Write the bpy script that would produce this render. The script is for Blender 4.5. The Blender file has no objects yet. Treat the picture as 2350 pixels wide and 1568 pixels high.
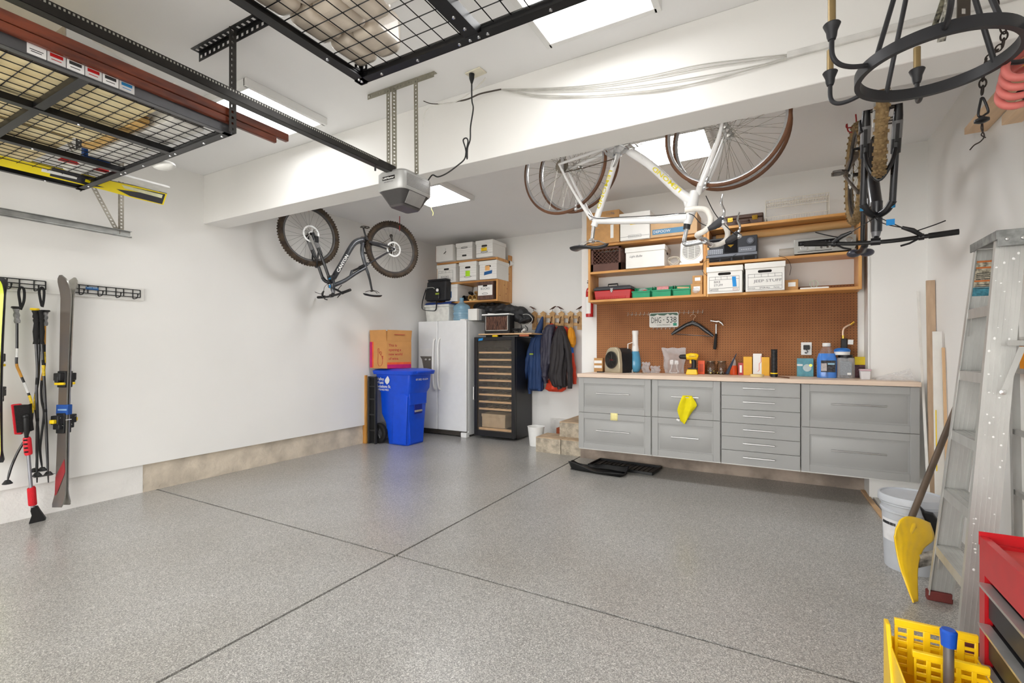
import bpy, bmesh, math, random
from mathutils import Vector as V, Matrix, Euler, noise
R = math.radians
sc = bpy.context.scene
col = sc.collection
random.seed(7)
# ---------------------------------------------------------------- camera, sky, exposure
F_PX, HZN, CXP, TH, EYE = 1099.75, 804.0, 1175.0, R(29.1353), 1.32
cam = bpy.data.cameras.new('camera'); cam_o = bpy.data.objects.new('camera', cam); col.objects.link(cam_o)
cam_o.location = (0, 0, EYE); cam_o.rotation_euler = (R(90), 0, TH)
cam.sensor_width = 36.0; cam.lens = F_PX/2350*36.0; cam.shift_y = 20.0/2350; cam.clip_start = .02
sc.camera = cam_o
sc.view_settings.view_transform = 'Standard'; sc.view_settings.look = 'None'
sc.view_settings.gamma = 1.0; sc.view_settings.use_curve_mapping = False
sc.view_settings.exposure = 0.40
sc.cycles.max_bounces = 10; sc.cycles.diffuse_bounces = 6; sc.cycles.transparent_max_bounces = 12
sc.cycles.use_denoising = True
sc.cycles.sample_clamp_indirect = 6.0
world = bpy.data.worlds.new('sky'); sc.world = world; world.use_nodes = True
world.node_tree.nodes['Background'].inputs[0].default_value = (1.0, .99, .975, 1)
world.node_tree.nodes['Background'].inputs[1].default_value = 5.0
PANEL = 8.0          # emission of the ceiling light panels

# ---------------------------------------------------------------- where a point of the photo stands on a plane of the room
_s, _c = math.sin(TH), math.cos(TH)
def P(x, y, X=None, Y=None, Z=None, D=None, pl=None):
    a = (x-CXP)/F_PX; b = (HZN-y)/F_PX
    d = V((-_s+_c*a, _c+_s*a, b)); o = V((0, 0, EYE))
    if Y is not None: t = Y/d.y
    elif X is not None: t = X/d.x
    elif Z is not None: t = (Z-EYE)/d.z
    elif pl is not None: t = (pl[0]-o).dot(pl[1])/d.dot(pl[1])
    else: t = D
    return o+d*t

# ---------------------------------------------------------------- materials
_M = {}
def lin(c):
    return tuple(((x/12.92) if x <= .04045 else ((x+.055)/1.055)**2.4) for x in c)
def M(name, rgb=(200,200,200), rough=.5, metal=0.0, var=.06, scale=12, bump=0.0, bscale=60, trans=0.0, alpha=1.0,
      emit=0.0, ior=1.45, coat=0.0, stretch=None, rgb2=None):
    """procedural material: base colour with a soft noise variation (rgb is 0-255 sRGB)"""
    if name in _M: return _M[name]
    m = bpy.data.materials.new(name); m.use_nodes = True; nt = m.node_tree; N = nt.nodes; L = nt.links
    b = N['Principled BSDF']
    c = lin([v/255 for v in rgb])
    c2 = lin([v/255 for v in rgb2]) if rgb2 else tuple(max(0, v*(1-var*3)) for v in c)
    tc = N.new('ShaderNodeTexCoord'); mp = N.new('ShaderNodeMapping'); L.new(tc.outputs['Object'], mp.inputs[0])
    if stretch: mp.inputs['Scale'].default_value = stretch
    nz = N.new('ShaderNodeTexNoise'); nz.inputs['Scale'].default_value = scale; nz.inputs['Detail'].default_value = 5
    L.new(mp.outputs[0], nz.inputs['Vector'])
    rp = N.new('ShaderNodeValToRGB'); rp.color_ramp.elements[0].position = .35; rp.color_ramp.elements[1].position = .65
    rp.color_ramp.elements[0].color = (*c2, 1); rp.color_ramp.elements[1].color = (*c, 1)
    L.new(nz.outputs[0], rp.inputs[0]); L.new(rp.outputs[0], b.inputs['Base Color'])
    b.inputs['Roughness'].default_value = rough; b.inputs['Metallic'].default_value = metal
    b.inputs['Transmission Weight'].default_value = trans; b.inputs['Alpha'].default_value = alpha
    b.inputs['IOR'].default_value = ior; b.inputs['Coat Weight'].default_value = coat
    if emit:
        b.inputs['Emission Color'].default_value = (*c, 1); b.inputs['Emission Strength'].default_value = emit
    if bump:
        n2 = N.new('ShaderNodeTexNoise'); n2.inputs['Scale'].default_value = bscale; n2.inputs['Detail'].default_value = 4
        L.new(mp.outputs[0], n2.inputs['Vector'])
        bp = N.new('ShaderNodeBump'); bp.inputs['Strength'].default_value = bump; bp.inputs['Distance'].default_value = .01
        L.new(n2.outputs[0], bp.inputs['Height']); L.new(bp.outputs[0], b.inputs['Normal'])
    _M[name] = m; return m

# ---------------------------------------------------------------- mesh builder
def frame_of(d, up=None):
    d = V(d).normalized()
    u = V(up) if up is not None else (V((0,0,1)) if abs(d.z) < .95 else V((1,0,0)))
    a = u.cross(d).normalized(); b = d.cross(a).normalized()
    return a, b, d
class MB:
    def __init__(s): s.v = []; s.f = []; s.mi = []
    def add(s, vs, fs, mi=0):
        n = len(s.v); s.v += [V(p) for p in vs]; s.f += [tuple(i+n for i in f) for f in fs]; s.mi += [mi]*len(fs); return s
    def ob(s, o, a, b, c, mi=0):           # parallelepiped: corner o, edges a b c
        o, a, b, c = V(o), V(a), V(b), V(c)
        vs = [o, o+a, o+a+b, o+b, o+c, o+a+c, o+a+b+c, o+b+c]
        fs = [(0,3,2,1),(4,5,6,7),(0,1,5,4),(1,2,6,5),(2,3,7,6),(3,0,4,7)]
        if a.cross(b).dot(c) < 0: fs = [f[::-1] for f in fs]
        return s.add(vs, fs, mi)
    def bx(s, x0, x1, y0, y1, z0, z1, mi=0):
        return s.ob((x0,y0,z0), (x1-x0,0,0), (0,y1-y0,0), (0,0,z1-z0), mi)
    def cb(s, c, sx, sy, sz, rot=(0,0,0), mi=0):   # centred box with rotation
        m = Euler(rot).to_matrix(); a, b, d = m@V((sx,0,0)), m@V((0,sy,0)), m@V((0,0,sz))
        return s.ob(V(c)-(a+b+d)/2, a, b, d, mi)
    def frustum(s, x0,x1,y0,y1,z0, X0,X1,Y0,Y1,z1, mi=0):
        vs = [(x0,y0,z0),(x1,y0,z0),(x1,y1,z0),(x0,y1,z0),(X0,Y0,z1),(X1,Y0,z1),(X1,Y1,z1),(X0,Y1,z1)]
        return s.add(vs, [(0,3,2,1),(4,5,6,7),(0,1,5,4),(1,2,6,5),(2,3,7,6),(3,0,4,7)], mi)
    def tube(s, pts, r, n=8, closed=False, mi=0, cap=True, flat=None, up=None):
        pts = [V(p) for p in pts]; k = len(pts)
        if k < 2: return s
        rs = r if isinstance(r, (list, tuple)) else [r]*k
        fs_ = flat if isinstance(flat, (list, tuple)) else [flat or 1]*k
        tg = []
        for i in range(k):
            if closed: t = pts[(i+1) % k]-pts[i-1]
            else: t = pts[min(i+1, k-1)]-pts[max(i-1, 0)]
            if t.length < 1e-9: t = V((0,0,1))
            tg.append(t.normalized())
        a, b, _ = frame_of(tg[0], up); base = len(s.v); vs = []; ax = a
        for i in range(k):
            t = tg[i]
            if up is not None:
                ax = V(up).cross(t)
                if ax.length < 1e-6: ax = a
            ax = (ax-t*ax.dot(t))
            if ax.length < 1e-6: ax = frame_of(t)[0]
            ax = ax.normalized(); bx_ = t.cross(ax)
            for j in range(n):
                th = 2*math.pi*j/n
                vs.append(pts[i]+ax*(math.cos(th)*rs[i])+bx_*(math.sin(th)*rs[i]*fs_[i]))
        fs = []
        for i in range(k if closed else k-1):
            i2 = (i+1) % k
            for j in range(n):
                j2 = (j+1) % n
                fs.append((i*n+j, i*n+j2, i2*n+j2, i2*n+j))
        if not closed and cap:
            fs.append(tuple(range(n))[::-1]); fs.append(tuple((k-1)*n+j for j in range(n)))
        return s.add(vs, fs, mi)
    def cyl(s, a, b, r, r2=None, n=20, mi=0, cap=True):
        return s.tube([a, b], [r, r if r2 is None else r2], n, mi=mi, cap=cap)
    def lathe(s, prof, o=(0,0,0), ax=(0,0,1), n=24, mi=0, sx=1, sy=1, cap=True):
        a, b, d = frame_of(ax); o = V(o); vs = []; fs = []
        for (r, h) in prof:
            for j in range(n):
                th = 2*math.pi*j/n; vs.append(o+a*(r*math.cos(th)*sx)+b*(r*math.sin(th)*sy)+d*h)
        for i in range(len(prof)-1):
            for j in range(n):
                j2 = (j+1) % n; fs.append((i*n+j, i*n+j2, (i+1)*n+j2, (i+1)*n+j))
        if cap:
            if prof[0][0] > 1e-6: fs.append(tuple(range(n))[::-1])
            if prof[-1][0] > 1e-6: fs.append(tuple((len(prof)-1)*n+j for j in range(n)))
        return s.add(vs, fs, mi)
    def prism(s, poly, o, u, w, ext, mi=0):    # polygon (in u,w coords at o) extruded by vector ext
        o, u, w, ext = V(o), V(u), V(w), V(ext); n = len(poly)
        vs = [o+u*p[0]+w*p[1] for p in poly]; vs += [p+ext for p in vs]
        fs = [tuple(range(n))[::-1], tuple(range(n, 2*n))]+[(i, (i+1) % n, (i+1) % n+n, i+n) for i in range(n)]
        ar = sum(poly[i][0]*poly[(i+1) % n][1]-poly[(i+1) % n][0]*poly[i][1] for i in range(n))
        if (u.cross(w).dot(ext) < 0) != (ar < 0): fs = [f[::-1] for f in fs]
        return s.add(vs, fs, mi)
    def poly3(s, pts, ext, mi=0):              # world polygon extruded
        pts = [V(p) for p in pts]; n = len(pts); ext = V(ext)
        nr = V((0,0,0))
        for i in range(n): nr += pts[i].cross(pts[(i+1) % n])
        fs = [tuple(range(n))[::-1], tuple(range(n, 2*n))]+[(i, (i+1) % n, (i+1) % n+n, i+n) for i in range(n)]
        if nr.dot(ext) < 0: fs = [f[::-1] for f in fs]
        return s.add(pts+[p+ext for p in pts], fs, mi)
    def sph(s, c, rx, ry=None, rz=None, nu=16, nv=10, rot=(0,0,0), mi=0):
        ry = ry or rx; rz = rz or rx; m = Euler(rot).to_matrix(); vs = []; fs = []
        for i in range(nv+1):
            ph = math.pi*i/nv
            for j in range(nu):
                th = 2*math.pi*j/nu
                vs.append(V(c)+m@V((rx*math.sin(ph)*math.cos(th), ry*math.sin(ph)*math.sin(th), -rz*math.cos(ph))))
        for i in range(nv):
            for j in range(nu):
                j2 = (j+1) % nu; fs.append((i*nu+j, i*nu+j2, (i+1)*nu+j2, (i+1)*nu+j))
        return s.add(vs, fs, mi)
    def ring(s, c, ax, Rr, r, n=48, m=8, mi=0, flat=1):
        a, b, d = frame_of(ax); c = V(c)
        return s.tube([c+(a*math.cos(2*math.pi*i/n)+b*math.sin(2*math.pi*i/n))*Rr for i in range(n)], r, m, closed=True, mi=mi, flat=flat, up=d)
    def grid(s, fn, nu, nv, mi=0, closed_u=False):
        vs = [V(fn(i/(nu if closed_u else nu-1), j/(nv-1))) for j in range(nv) for i in range(nu)]
        fs = []
        for j in range(nv-1):
            for i in range(nu if closed_u else nu-1):
                i2 = (i+1) % nu; fs.append((j*nu+i, j*nu+i2, (j+1)*nu+i2, (j+1)*nu+i))
        return s.add(vs, fs, mi)
    def perf(s, p0, p1, wdir, w, t, pitch=.02, hw=.45, hl=.5, mi=0):
        """perforated steel strip from p0 to p1, width w along wdir, with real square holes"""
        p0, p1, wd = V(p0), V(p1), V(wdir).normalized(); L = (p1-p0).length; d = (p1-p0)/L
        n = max(1, int(L/pitch)); nn = d.cross(wd)*t; e = w*(1-hw)/2
        s.ob(p0-wd*w/2, d*L, wd*e, nn, mi); s.ob(p0+wd*(w/2-e), d*L, wd*e, nn, mi)
        q = L/n
        for i in range(n+1):
            a = max(0, i*q-q*(1-hl)/2); b_ = min(L, i*q+q*(1-hl)/2)
            if b_ > a: s.ob(p0-wd*(w/2-e)+d*a, d*(b_-a), wd*(w-2*e), nn, mi)
        return s
    def build(s, name, mats, parent=None, label=None, cat=None, group=None, kind=None, bevel=0, seg=2, smooth=35, sub=0,
              solid=0, local=False, origin=None):
        if not isinstance(mats, (list, tuple)): mats = [mats]
        me = bpy.data.meshes.new(name); o = bpy.data.objects.new(name, me); col.objects.link(o)
        vs = s.v
        if parent is not None:
            o.parent = parent
            if not local:
                root = parent
                while root.parent: root = root.parent
                inv = root.matrix_basis.inverted(); vs = [inv@p for p in vs]
        else:
            if origin is None:
                xs = [p.x for p in vs]; ys = [p.y for p in vs]
                origin = V(((min(xs)+max(xs))/2, (min(ys)+max(ys))/2, min(p.z for p in vs)))
            origin = V(origin); vs = [p-origin for p in vs]; o.location = origin
        me.from_pydata([tuple(p) for p in vs], [], s.f)
        for m in mats: me.materials.append(m)
        me.polygons.foreach_set('material_index', s.mi)
        if smooth:
            me.polygons.foreach_set('use_smooth', [True]*len(me.polygons)); me.update()
            me.set_sharp_from_angle(angle=R(smooth))
        me.update()
        if solid:
            md = o.modifiers.new('solid', 'SOLIDIFY'); md.thickness = solid; md.offset = 0
        if bevel:
            md = o.modifiers.new('bevel', 'BEVEL'); md.width = bevel; md.segments = seg; md.limit_method = 'ANGLE'; md.angle_limit = R(40)
            md.harden_normals = False
        if sub:
            md = o.modifiers.new('sub', 'SUBSURF'); md.levels = sub; md.render_levels = sub
        tag(o, label, cat, group, kind)
        return o
def tag(o, label=None, cat=None, group=None, kind=None):
    if label: o['label'] = label
    if cat: o['category'] = cat
    if group: o['group'] = group
    if kind: o['kind'] = kind
    return o
def thing(name, label, cat, loc=(0,0,0), rz=0, group=None, rot=None):
    o = bpy.data.objects.new(name, None); col.objects.link(o); o.empty_display_size = .05
    o.location = loc; o.rotation_euler = rot or (0,0,rz)
    o.matrix_basis = Matrix.Translation(V(loc))@Euler(rot or (0,0,rz)).to_matrix().to_4x4()
    return tag(o, label, cat, group)
def dup(root, loc=None, rz=None, label=None, scale=None):
    def cp(o, par):
        c = o.copy(); col.objects.link(c)
        if par is not None: c.parent = par
        for ch in list(o.children): cp(ch, c)
        return c
    r = cp(root, None)
    if loc is not None: r.location = loc
    if rz is not None: r.rotation_euler = (0,0,rz)
    if scale is not None: r.scale = scale
    if label: r['label'] = label
    return r
def text(s, o, u, w, h, mat, parent, name='lettering', off=.0006, width=None, local=False, bold=0.0, shear=0.0, align='LEFT', label=None):
    """raised lettering: starts at o, runs along u, letters stand along w with cap height h"""
    cu = bpy.data.curves.new('t', 'FONT'); cu.body = s; cu.size = 1.0; cu.offset = bold; cu.shear = shear; cu.align_x = align
    cu.resolution_u = 2
    ob = bpy.data.objects.new('t', cu)
    me = bpy.data.meshes.new_from_object(ob)
    vs = [v.co.copy() for v in me.vertices]; fs = [tuple(p.vertices) for p in me.polygons]
    bpy.data.objects.remove(ob); bpy.data.curves.remove(cu); bpy.data.meshes.remove(me)
    if not vs: return None
    k = h/.70; u = V(u).normalized(); w = V(w).normalized(); nn = u.cross(w)
    kx = k
    if width:
        wd = max(v.x for v in vs)-min(v.x for v in vs); kx = width/wd
    m = MB(); m.add([V(o)+u*(v.x*kx)+w*(v.y*k)+nn*off for v in vs], fs)
    return m.build(name, mat, parent, smooth=0, local=local, label=label)
def arc(c, u, w, r, a0, a1, n=12, r2=None):
    c, u, w = V(c), V(u), V(w)
    return [c+u*(r*math.cos(R(a0+(a1-a0)*i/n)))+w*((r2 or r)*math.sin(R(a0+(a1-a0)*i/n))) for i in range(n+1)]
def smooth_path(pts, n=6):
    pts = [V(p) for p in pts]; out = []
    for i in range(len(pts)-1):
        p0 = pts[max(i-1,0)]; p1 = pts[i]; p2 = pts[i+1]; p3 = pts[min(i+2,len(pts)-1)]
        for k in range(n):
            t = k/n
            out.append(.5*((2*p1)+(p2-p0)*t+(2*p0-5*p1+4*p2-p3)*t*t+(3*p1-p0-3*p2+p3)*t**3))
    out.append(pts[-1]); return out
# ================================================================ the room
XL, XR, YB, YA, ZC, YR = -5.12, 1.10, 6.60, 5.57, 3.10, -1.75
def plaster(name, rgb=(236,235,232)):
    return M(name, rgb, rough=.75, var=.012, scale=1.3, bump=.03, bscale=40)
WALL = plaster('white_plaster'); CEIL = M('ceiling_paint', (236,236,236), rough=.8, var=.01, scale=1)
def floor_mat():
    m = bpy.data.materials.new('epoxy_flake_floor'); m.use_nodes = True; nt = m.node_tree; N = nt.nodes; L = nt.links; b = N['Principled BSDF']
    tc = N.new('ShaderNodeTexCoord')
    vo = N.new('ShaderNodeTexVoronoi'); vo.inputs['Scale'].default_value = 260; L.new(tc.outputs['Object'], vo.inputs['Vector'])
    rp = N.new('ShaderNodeValToRGB'); rp.color_ramp.interpolation = 'CONSTANT'
    e = rp.color_ramp.elements; e[0].position = 0; e[0].color = (*lin((.52,.515,.505)),1); e[1].position = .25; e[1].color = (*lin((.68,.675,.66)),1)
    for p, c in ((.45, (.60,.59,.575)), (.62, (.75,.745,.73)), (.80, (.63,.625,.615)), (.93, (.84,.835,.82))):
        x = e.new(p); x.color = (*lin(c), 1)
    sp = N.new('ShaderNodeSeparateColor'); L.new(vo.outputs['Color'], sp.inputs[0]); L.new(sp.outputs[0], rp.inputs[0])
    nz = N.new('ShaderNodeTexNoise'); nz.inputs['Scale'].default_value = .9; nz.inputs['Detail'].default_value = 6; L.new(tc.outputs['Object'], nz.inputs['Vector'])
    r2 = N.new('ShaderNodeValToRGB'); r2.color_ramp.elements[0].position = .35; r2.color_ramp.elements[0].color = (.87,.855,.83,1)
    r2.color_ramp.elements[1].position = .6; r2.color_ramp.elements[1].color = (1,1,1,1); L.new(nz.outputs[0], r2.inputs[0])
    mx = N.new('ShaderNodeMix'); mx.data_type = 'RGBA'; mx.blend_type = 'MULTIPLY'; mx.inputs[0].default_value = 1
    L.new(rp.outputs[0], mx.inputs[6]); L.new(r2.outputs[0], mx.inputs[7]); L.new(mx.outputs[2], b.inputs['Base Color'])
    b.inputs['Roughness'].default_value = .30; b.inputs['Coat Weight'].default_value = .25; b.inputs['Coat Roughness'].default_value = .18
    n3 = N.new('ShaderNodeTexNoise'); n3.inputs['Scale'].default_value = 120; L.new(tc.outputs['Object'], n3.inputs['Vector'])
    bp = N.new('ShaderNodeBump'); bp.inputs['Strength'].default_value = .25; bp.inputs['Distance'].default_value = .002
    L.new(n3.outputs[0], bp.inputs['Height']); L.new(bp.outputs[0], b.inputs['Normal'])
    return m
FLOOR = floor_mat(); GROOVE = M('joint_dirt', (44,38,32), rough=.9, var=.1)
CONC = M('rough_concrete', (212,200,182), rough=.95, var=.10, scale=5, bump=.9, bscale=22)
CONCD = M('stained_concrete', (176,160,146), rough=.95, var=.16, scale=4, bump=.9, bscale=24)
WCONC = M('white_painted_concrete', (232,230,226), rough=.8, var=.02, scale=4, bump=.6, bscale=26)
def S(m, name, mat, **k): return m.build(name, mat, kind='structure', **k)
# floor slabs with saw-cut joints, one mesh (grooves are real gaps over a dark bed)
jx, jy, g = -2.155, 2.33, .0085
m = MB()
for (x0, x1) in ((XL-.2, jx-g), (jx+g, XR+.2)):
    for (y0, y1) in ((YR-.3, jy-g), (jy+g, YB+.2)): m.bx(x0, x1, y0, y1, -.06, 0)
m.bx(XL-.2, XR+.2, YR-.3, YB+.2, -.08, -.012, mi=1)
S(m, 'floor', [FLOOR, GROOVE], smooth=0)
m = MB(); m.bx(XL-.2, XR+.2, YR-.2, YB+.2, ZC, ZC+.12); S(m, 'ceiling', CEIL, smooth=0)
# left wall: drywall above the concrete stem wall
m = MB(); m.bx(XL-.15, XL, YR, YB+.15, .262, ZC); S(m, 'wall_left', WALL, smooth=0)
m = MB(); m.bx(XL-.15, XL-.035, YR, 2.215, 0, .262); S(m, 'baseboard_left', WCONC, smooth=0)
m = MB(); n = 60
def stem(i, j):
    y = 2.215+(4.98-2.215)*i; z = .262*j
    return (XL-.035+.012*math.sin(y*9+z*20)*math.sin(j*3.1416), y, z)
m.grid(stem, n, 6); m.bx(XL-.15, XL-.05, 2.215, 4.98, 0, .262)
S(m, 'trim_1', CONC, smooth=60)
m = MB(); m.bx(XL-.15, XL-.035, 4.98, YB, 0, .262); S(m, 'trim_2', WCONC, smooth=0)
# back wall behind the refrigerators
m = MB(); m.bx(XL-.15, -2.1, YB, YB+.15, -.05, ZC); S(m, 'wall_back', WALL, smooth=0)
# bench wall with pier end, and the return wall behind it
m = MB(); m.bx(-2.12, .74, YA, YA+.12, .30, ZC); m.bx(-2.12, -1.99, YA+.12, YB, 0, ZC); S(m, 'wall_bench', WALL, smooth=0)
m = MB(); m.bx(.70, XR+.02, 5.27, YA+.12, 0, ZC); S(m, 'wall_pier', WALL, smooth=0)
m = MB(); m.bx(-2.13, .70, YA-.02, YA+.12, 0, .30); S(m, 'baseboard_bench', CONCD, smooth=0)
# right wall with its door
m = MB(); m.bx(XR, XR+.15, YR, 5.6, 0, ZC); S(m, 'wall_right', WALL, smooth=0)
# front wall round the open garage doorway behind the viewer
m = MB(); m.bx(XL, -4.75, YR-.15, YR, 0, ZC); m.bx(.75, XR, YR-.15, YR, 0, ZC); m.bx(-4.75, .75, YR-.15, YR, 2.55, ZC); S(m, 'wall_front', WALL, smooth=0)
# driveway outside
m = MB(); m.bx(-12, 8, -14, YR-.15, -.08, -.01); S(m, 'trim_driveway', M('driveway_concrete', (190,187,180), rough=.9), smooth=0)
# dropped beam
m = MB(); m.bx(XL, XR, 2.735, 2.955, 2.607, ZC); S(m, 'trim_3', WALL, bevel=.004)
# trim around the alcove end
m = MB(); m.bx(.690, .702, 5.262, 5.30, 1.05, ZC); S(m, 'trim_4', M('corner_bead', (228,228,226), var=.02), smooth=0)
# door in right wall (white, panelled) with brass knob
DW = M('door_white', (233,232,229), rough=.4, var=.01)
y0d, y1d = 2.10, 2.98
m = MB(); m.bx(XR-.035, XR+.0, y0d, y1d, .04, 2.07)
for (a, b_) in ((.25, .95), (1.1, 1.9)):
    for (ya, yb) in ((y0d+.1, y0d+.40), (y0d+.48, y1d-.1)):
        m.bx(XR-.043, XR-.034, ya, yb, a, b_)
dr = S(m, 'door_1', DW, bevel=.004)
m = MB(); m.lathe([(.0,0),(.030,0),(.030,.006),(.012,.012),(.012,.035),(.024,.04),(.030,.055),(.024,.07),(.0,.074)], (XR-.035, 2.42, .93), (-1,0,0), 20)
kn = m.build('door_knob', M('brass', (205,165,70), rough=.2, metal=1, var=.03)); kn.parent = dr; kn.matrix_parent_inverse = dr.matrix_basis.inverted(); 
kn.location = kn.location-V((0,0,0))
m = MB()
m.bx(XR-.05, XR, y0d-.09, y0d, 0, 2.16); m.bx(XR-.05, XR, y1d, y1d+.09, 0, 2.16); m.bx(XR-.05, XR, y0d, y1d, 2.07, 2.16)
S(m, 'trim_5', DW, bevel=.003)

# ================================================================ light panels on the ceiling
DIFF = M('light_diffuser', (255,255,255), rough=.5, var=0, emit=PANEL); DIFB = M('light_diffuser_bright', (255,255,255), rough=.5, var=0, emit=PANEL*2.1)
FRM = M('panel_frame', (226,226,224), rough=.4, var=.01)
panels = ((-3.345, 2.20, 'behind the long stained planks'), (-.84, 2.18, 'cut by the top edge of the view'),
          (-3.385, 4.29, 'beyond the beam above the door opener'), (-.80, 4.29, 'beyond the beam behind the white road bike'))
for i, (x, y, w_) in enumerate(panels):
    t = thing('ceiling_light_panel', 'square white ceiling light panel '+w_, 'ceiling light', (x, y, ZC), group='ceiling light panels')
    h = .30; fz = ZC-.055
    m = MB()
    for (a, b_, c_, d_) in ((-h-.02,-h+.015,-h-.02,h+.02),(h-.015,h+.02,-h-.02,h+.02),(-h,h,-h-.02,-h+.015),(-h,h,h-.015,h+.02)):
        m.bx(x+a, x+b_, y+c_, y+d_, fz, ZC-.001)
    m.build('frame', FRM, t, bevel=.003)
    m = MB(); m.bx(x-h+.012, x+h-.012, y-h+.012, y+h-.012, fz+.012, fz+.02); m.build('diffuser', DIFF if i < 2 else DIFB, t, smooth=0)
# ================================================================ shared materials
GREY = M('cabinet_grey', (160,160,158), rough=.42, var=.012, scale=3)
STEEL = M('brushed_steel', (200,200,198), rough=.3, metal=1, var=.03)
CHROME = M('chrome', (225,226,228), rough=.12, metal=1, var=.02)
WHITEP = M('white_plastic', (236,236,233), rough=.4, var=.01)
BLACKP = M('black_plastic', (28,28,29), rough=.45, var=.08)
BLACKR = M('black_rubber', (24,23,23), rough=.75, var=.1)
CARTON = M('white_cardboard', (233,231,226), rough=.8, var=.015, scale=6)
KRAFT = M('kraft_cardboard', (196,150,98), rough=.85, var=.05, scale=14)
PINE = M('pine_shelf', (216,164,98), rough=.5, var=.14, scale=3.0, stretch=(1,9,9), rgb2=(194,134,72), coat=.15)
PINEV = M('pine_upright', (216,164,98), rough=.5, var=.14, scale=3.0, stretch=(9,9,1), rgb2=(194,134,72), coat=.15)
INK = M('printed_ink', (52,52,54), rough=.8, var=.02)
PEN = M('marker_ink', (112,112,114), rough=.8, var=.02)
DARK = M('dark_recess', (30,25,22), rough=.9, var=.05)
YEL = M('yellow_plastic', (242,205,20), rough=.4, var=.03)
RED = M('red_plastic', (180,10,14), rough=.35, var=.03)
BLUEP = M('blue_tape', (28,140,214), rough=.6, var=.03)
WOODL = M('light_wood', (216,178,136), rough=.6, var=.06, scale=6, stretch=(1,1,.12))
CT = 1.062
# ================================================================ drawer cabinets hung on the wall
U = ((-1,0,0),)
edges = (-1.938, -1.142, -.488, .169, .997); CY, Z0, Z1 = 4.98, .245, 1.020
def drawer_front(m, x0, x1, z0, z1, raised):
    y = CY
    m.bx(x0, x1, y+.006, y+.02, z0, z1)
    if not raised:
        m.bx(x0, x1, y, y+.006, z0, z1); return
    f = .062
    m.bx(x0, x0+f, y-.004, y+.006, z0, z1); m.bx(x1-f, x1, y-.004, y+.006, z0, z1)
    m.bx(x0+f, x1-f, y-.004, y+.006, z0, z0+f); m.bx(x0+f, x1-f, y-.004, y+.006, z1-f, z1)
    g = .014; a0, a1, b0, b1 = x0+f+g, x1-f-g, z0+f+g, z1-f-g; e = .026
    vs = [(a0,y+.006,b0),(a1,y+.006,b0),(a1,y+.006,b1),(a0,y+.006,b1),(a0+e,y-.006,b0+e),(a1-e,y-.006,b0+e),(a1-e,y-.006,b1-e),(a0+e,y-.006,b1-e)]
    m.add(vs, [(4,5,6,7),(0,1,5,4),(1,2,6,5),(2,3,7,6),(3,0,4,7)])
def bar_handle(par, xc, z, L):
    m = MB(); y = CY-.032
    m.cyl((xc-L/2,y,z), (xc+L/2,y,z), .006, n=12)
    for s_ in (-1, 1): m.cyl((xc+s_*L*.38,y,z), (xc+s_*L*.38,CY+.001,z), .005, n=10)
    return m.build('handle', STEEL, par)
lab = ('grey cabinet with two deep panelled drawers, leftmost under the bench, yellow note on it',
       'grey cabinet with two deep drawers, yellow cloth hanging from its upper handle',
       'grey cabinet with six shallow flat drawers under the bench',
       'widest grey cabinet with two deep drawers at the right end of bench')
for i in range(4):
    x0, x1 = edges[i]+.003, edges[i+1]-.003
    t = thing('drawer_cabinet', lab[i], 'cabinet', ((x0+x1)/2, 5.27, Z0), group='wall hung grey drawer cabinets')
    yb = 5.545 if i < 3 else 5.262
    m = MB(); m.bx(x0, x1, CY+.022, yb, Z0-.012, Z1); m.build('body', [M('cabinet_carcass', (222,221,217), rough=.5, var=.01)] if i < 3 else M('cabinet_carcass'), t)
    if i == 2:
        zs = [Z1-(Z1-Z0)*k/6 for k in range(7)]
    else: zs = [Z1, .640, Z0]
    for k in range(len(zs)-1):
        m = MB(); drawer_front(m, x0+.002, x1-.002, zs[k+1]+.002, zs[k]-.002, i != 2)
        d = m.build('drawer', GREY, t, bevel=.0025)
        hz = (.855, .455)[k] if i != 2 else (zs[k]+zs[k+1])/2+.01
        bar_handle(d, ((-1.541, -.812, -.164, .583)[i]), hz, (.36, .255, .26, .385)[i])
m = MB(); m.bx(-1.945, 1.0, 4.965, 5.266, 1.024, CT); m.bx(-1.945, .696, 5.266, 5.55, 1.024, CT)
m.build('worktop', M('birch_laminate', (228,205,184), rough=.45, var=.03, scale=4, stretch=(1,8,8)), label='long pale wood worktop over the grey drawer cabinets', cat='worktop', bevel=.002)
# sticky note and cloth
m = MB(); q = P(1401,948,Y=4.975); m.grid(lambda u,v: (q.x+u*.078, 4.976-.004*(1-v)**2, q.z-.078+v*.078), 4, 4)
o = m.build('sticky_note', M('pale_yellow_paper', (236,226,160), rough=.8, var=.02), label='small pale yellow sticky note on the lower left drawer', cat='note', solid=.0008)
q = P(1577,912,Y=4.945)
def cloth(u, v):
    w = .050+.055*math.sin(min(1,v*1.35)*math.pi*.5)-.05*max(0,v-.55)/.45
    x = q.x+(u-.5)*2*w*.9+.02*v-.05*v*v*.6; z = q.z+.012-v*(.30-.14*abs(u-.35)-.05*u)
    y = 4.937-.012*math.sin(u*9+v*3)-.012*math.sin(v*3.1)+(.0 if v > .05 else .008)
    return (x, y, z)
m = MB(); m.grid(cloth, 22, 22)
m.grid(lambda u, v: (q.x+(u-.5)*.09, 4.958+.006*math.sin(u*8), q.z+.014-v*.10), 12, 6)
m.grid(lambda u, v: (q.x+(u-.5)*.09, 4.937+.022*v, q.z+.012+.004*math.sin(v*3.14)), 12, 5)
o = m.build('cleaning_cloth', M('yellow_microfibre', (238,222,20), rough=.95, var=.04, bump=.4, bscale=200), label='bright yellow microfibre cloth draped over a drawer handle', cat='cloth', solid=.0015, sub=1)
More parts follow.
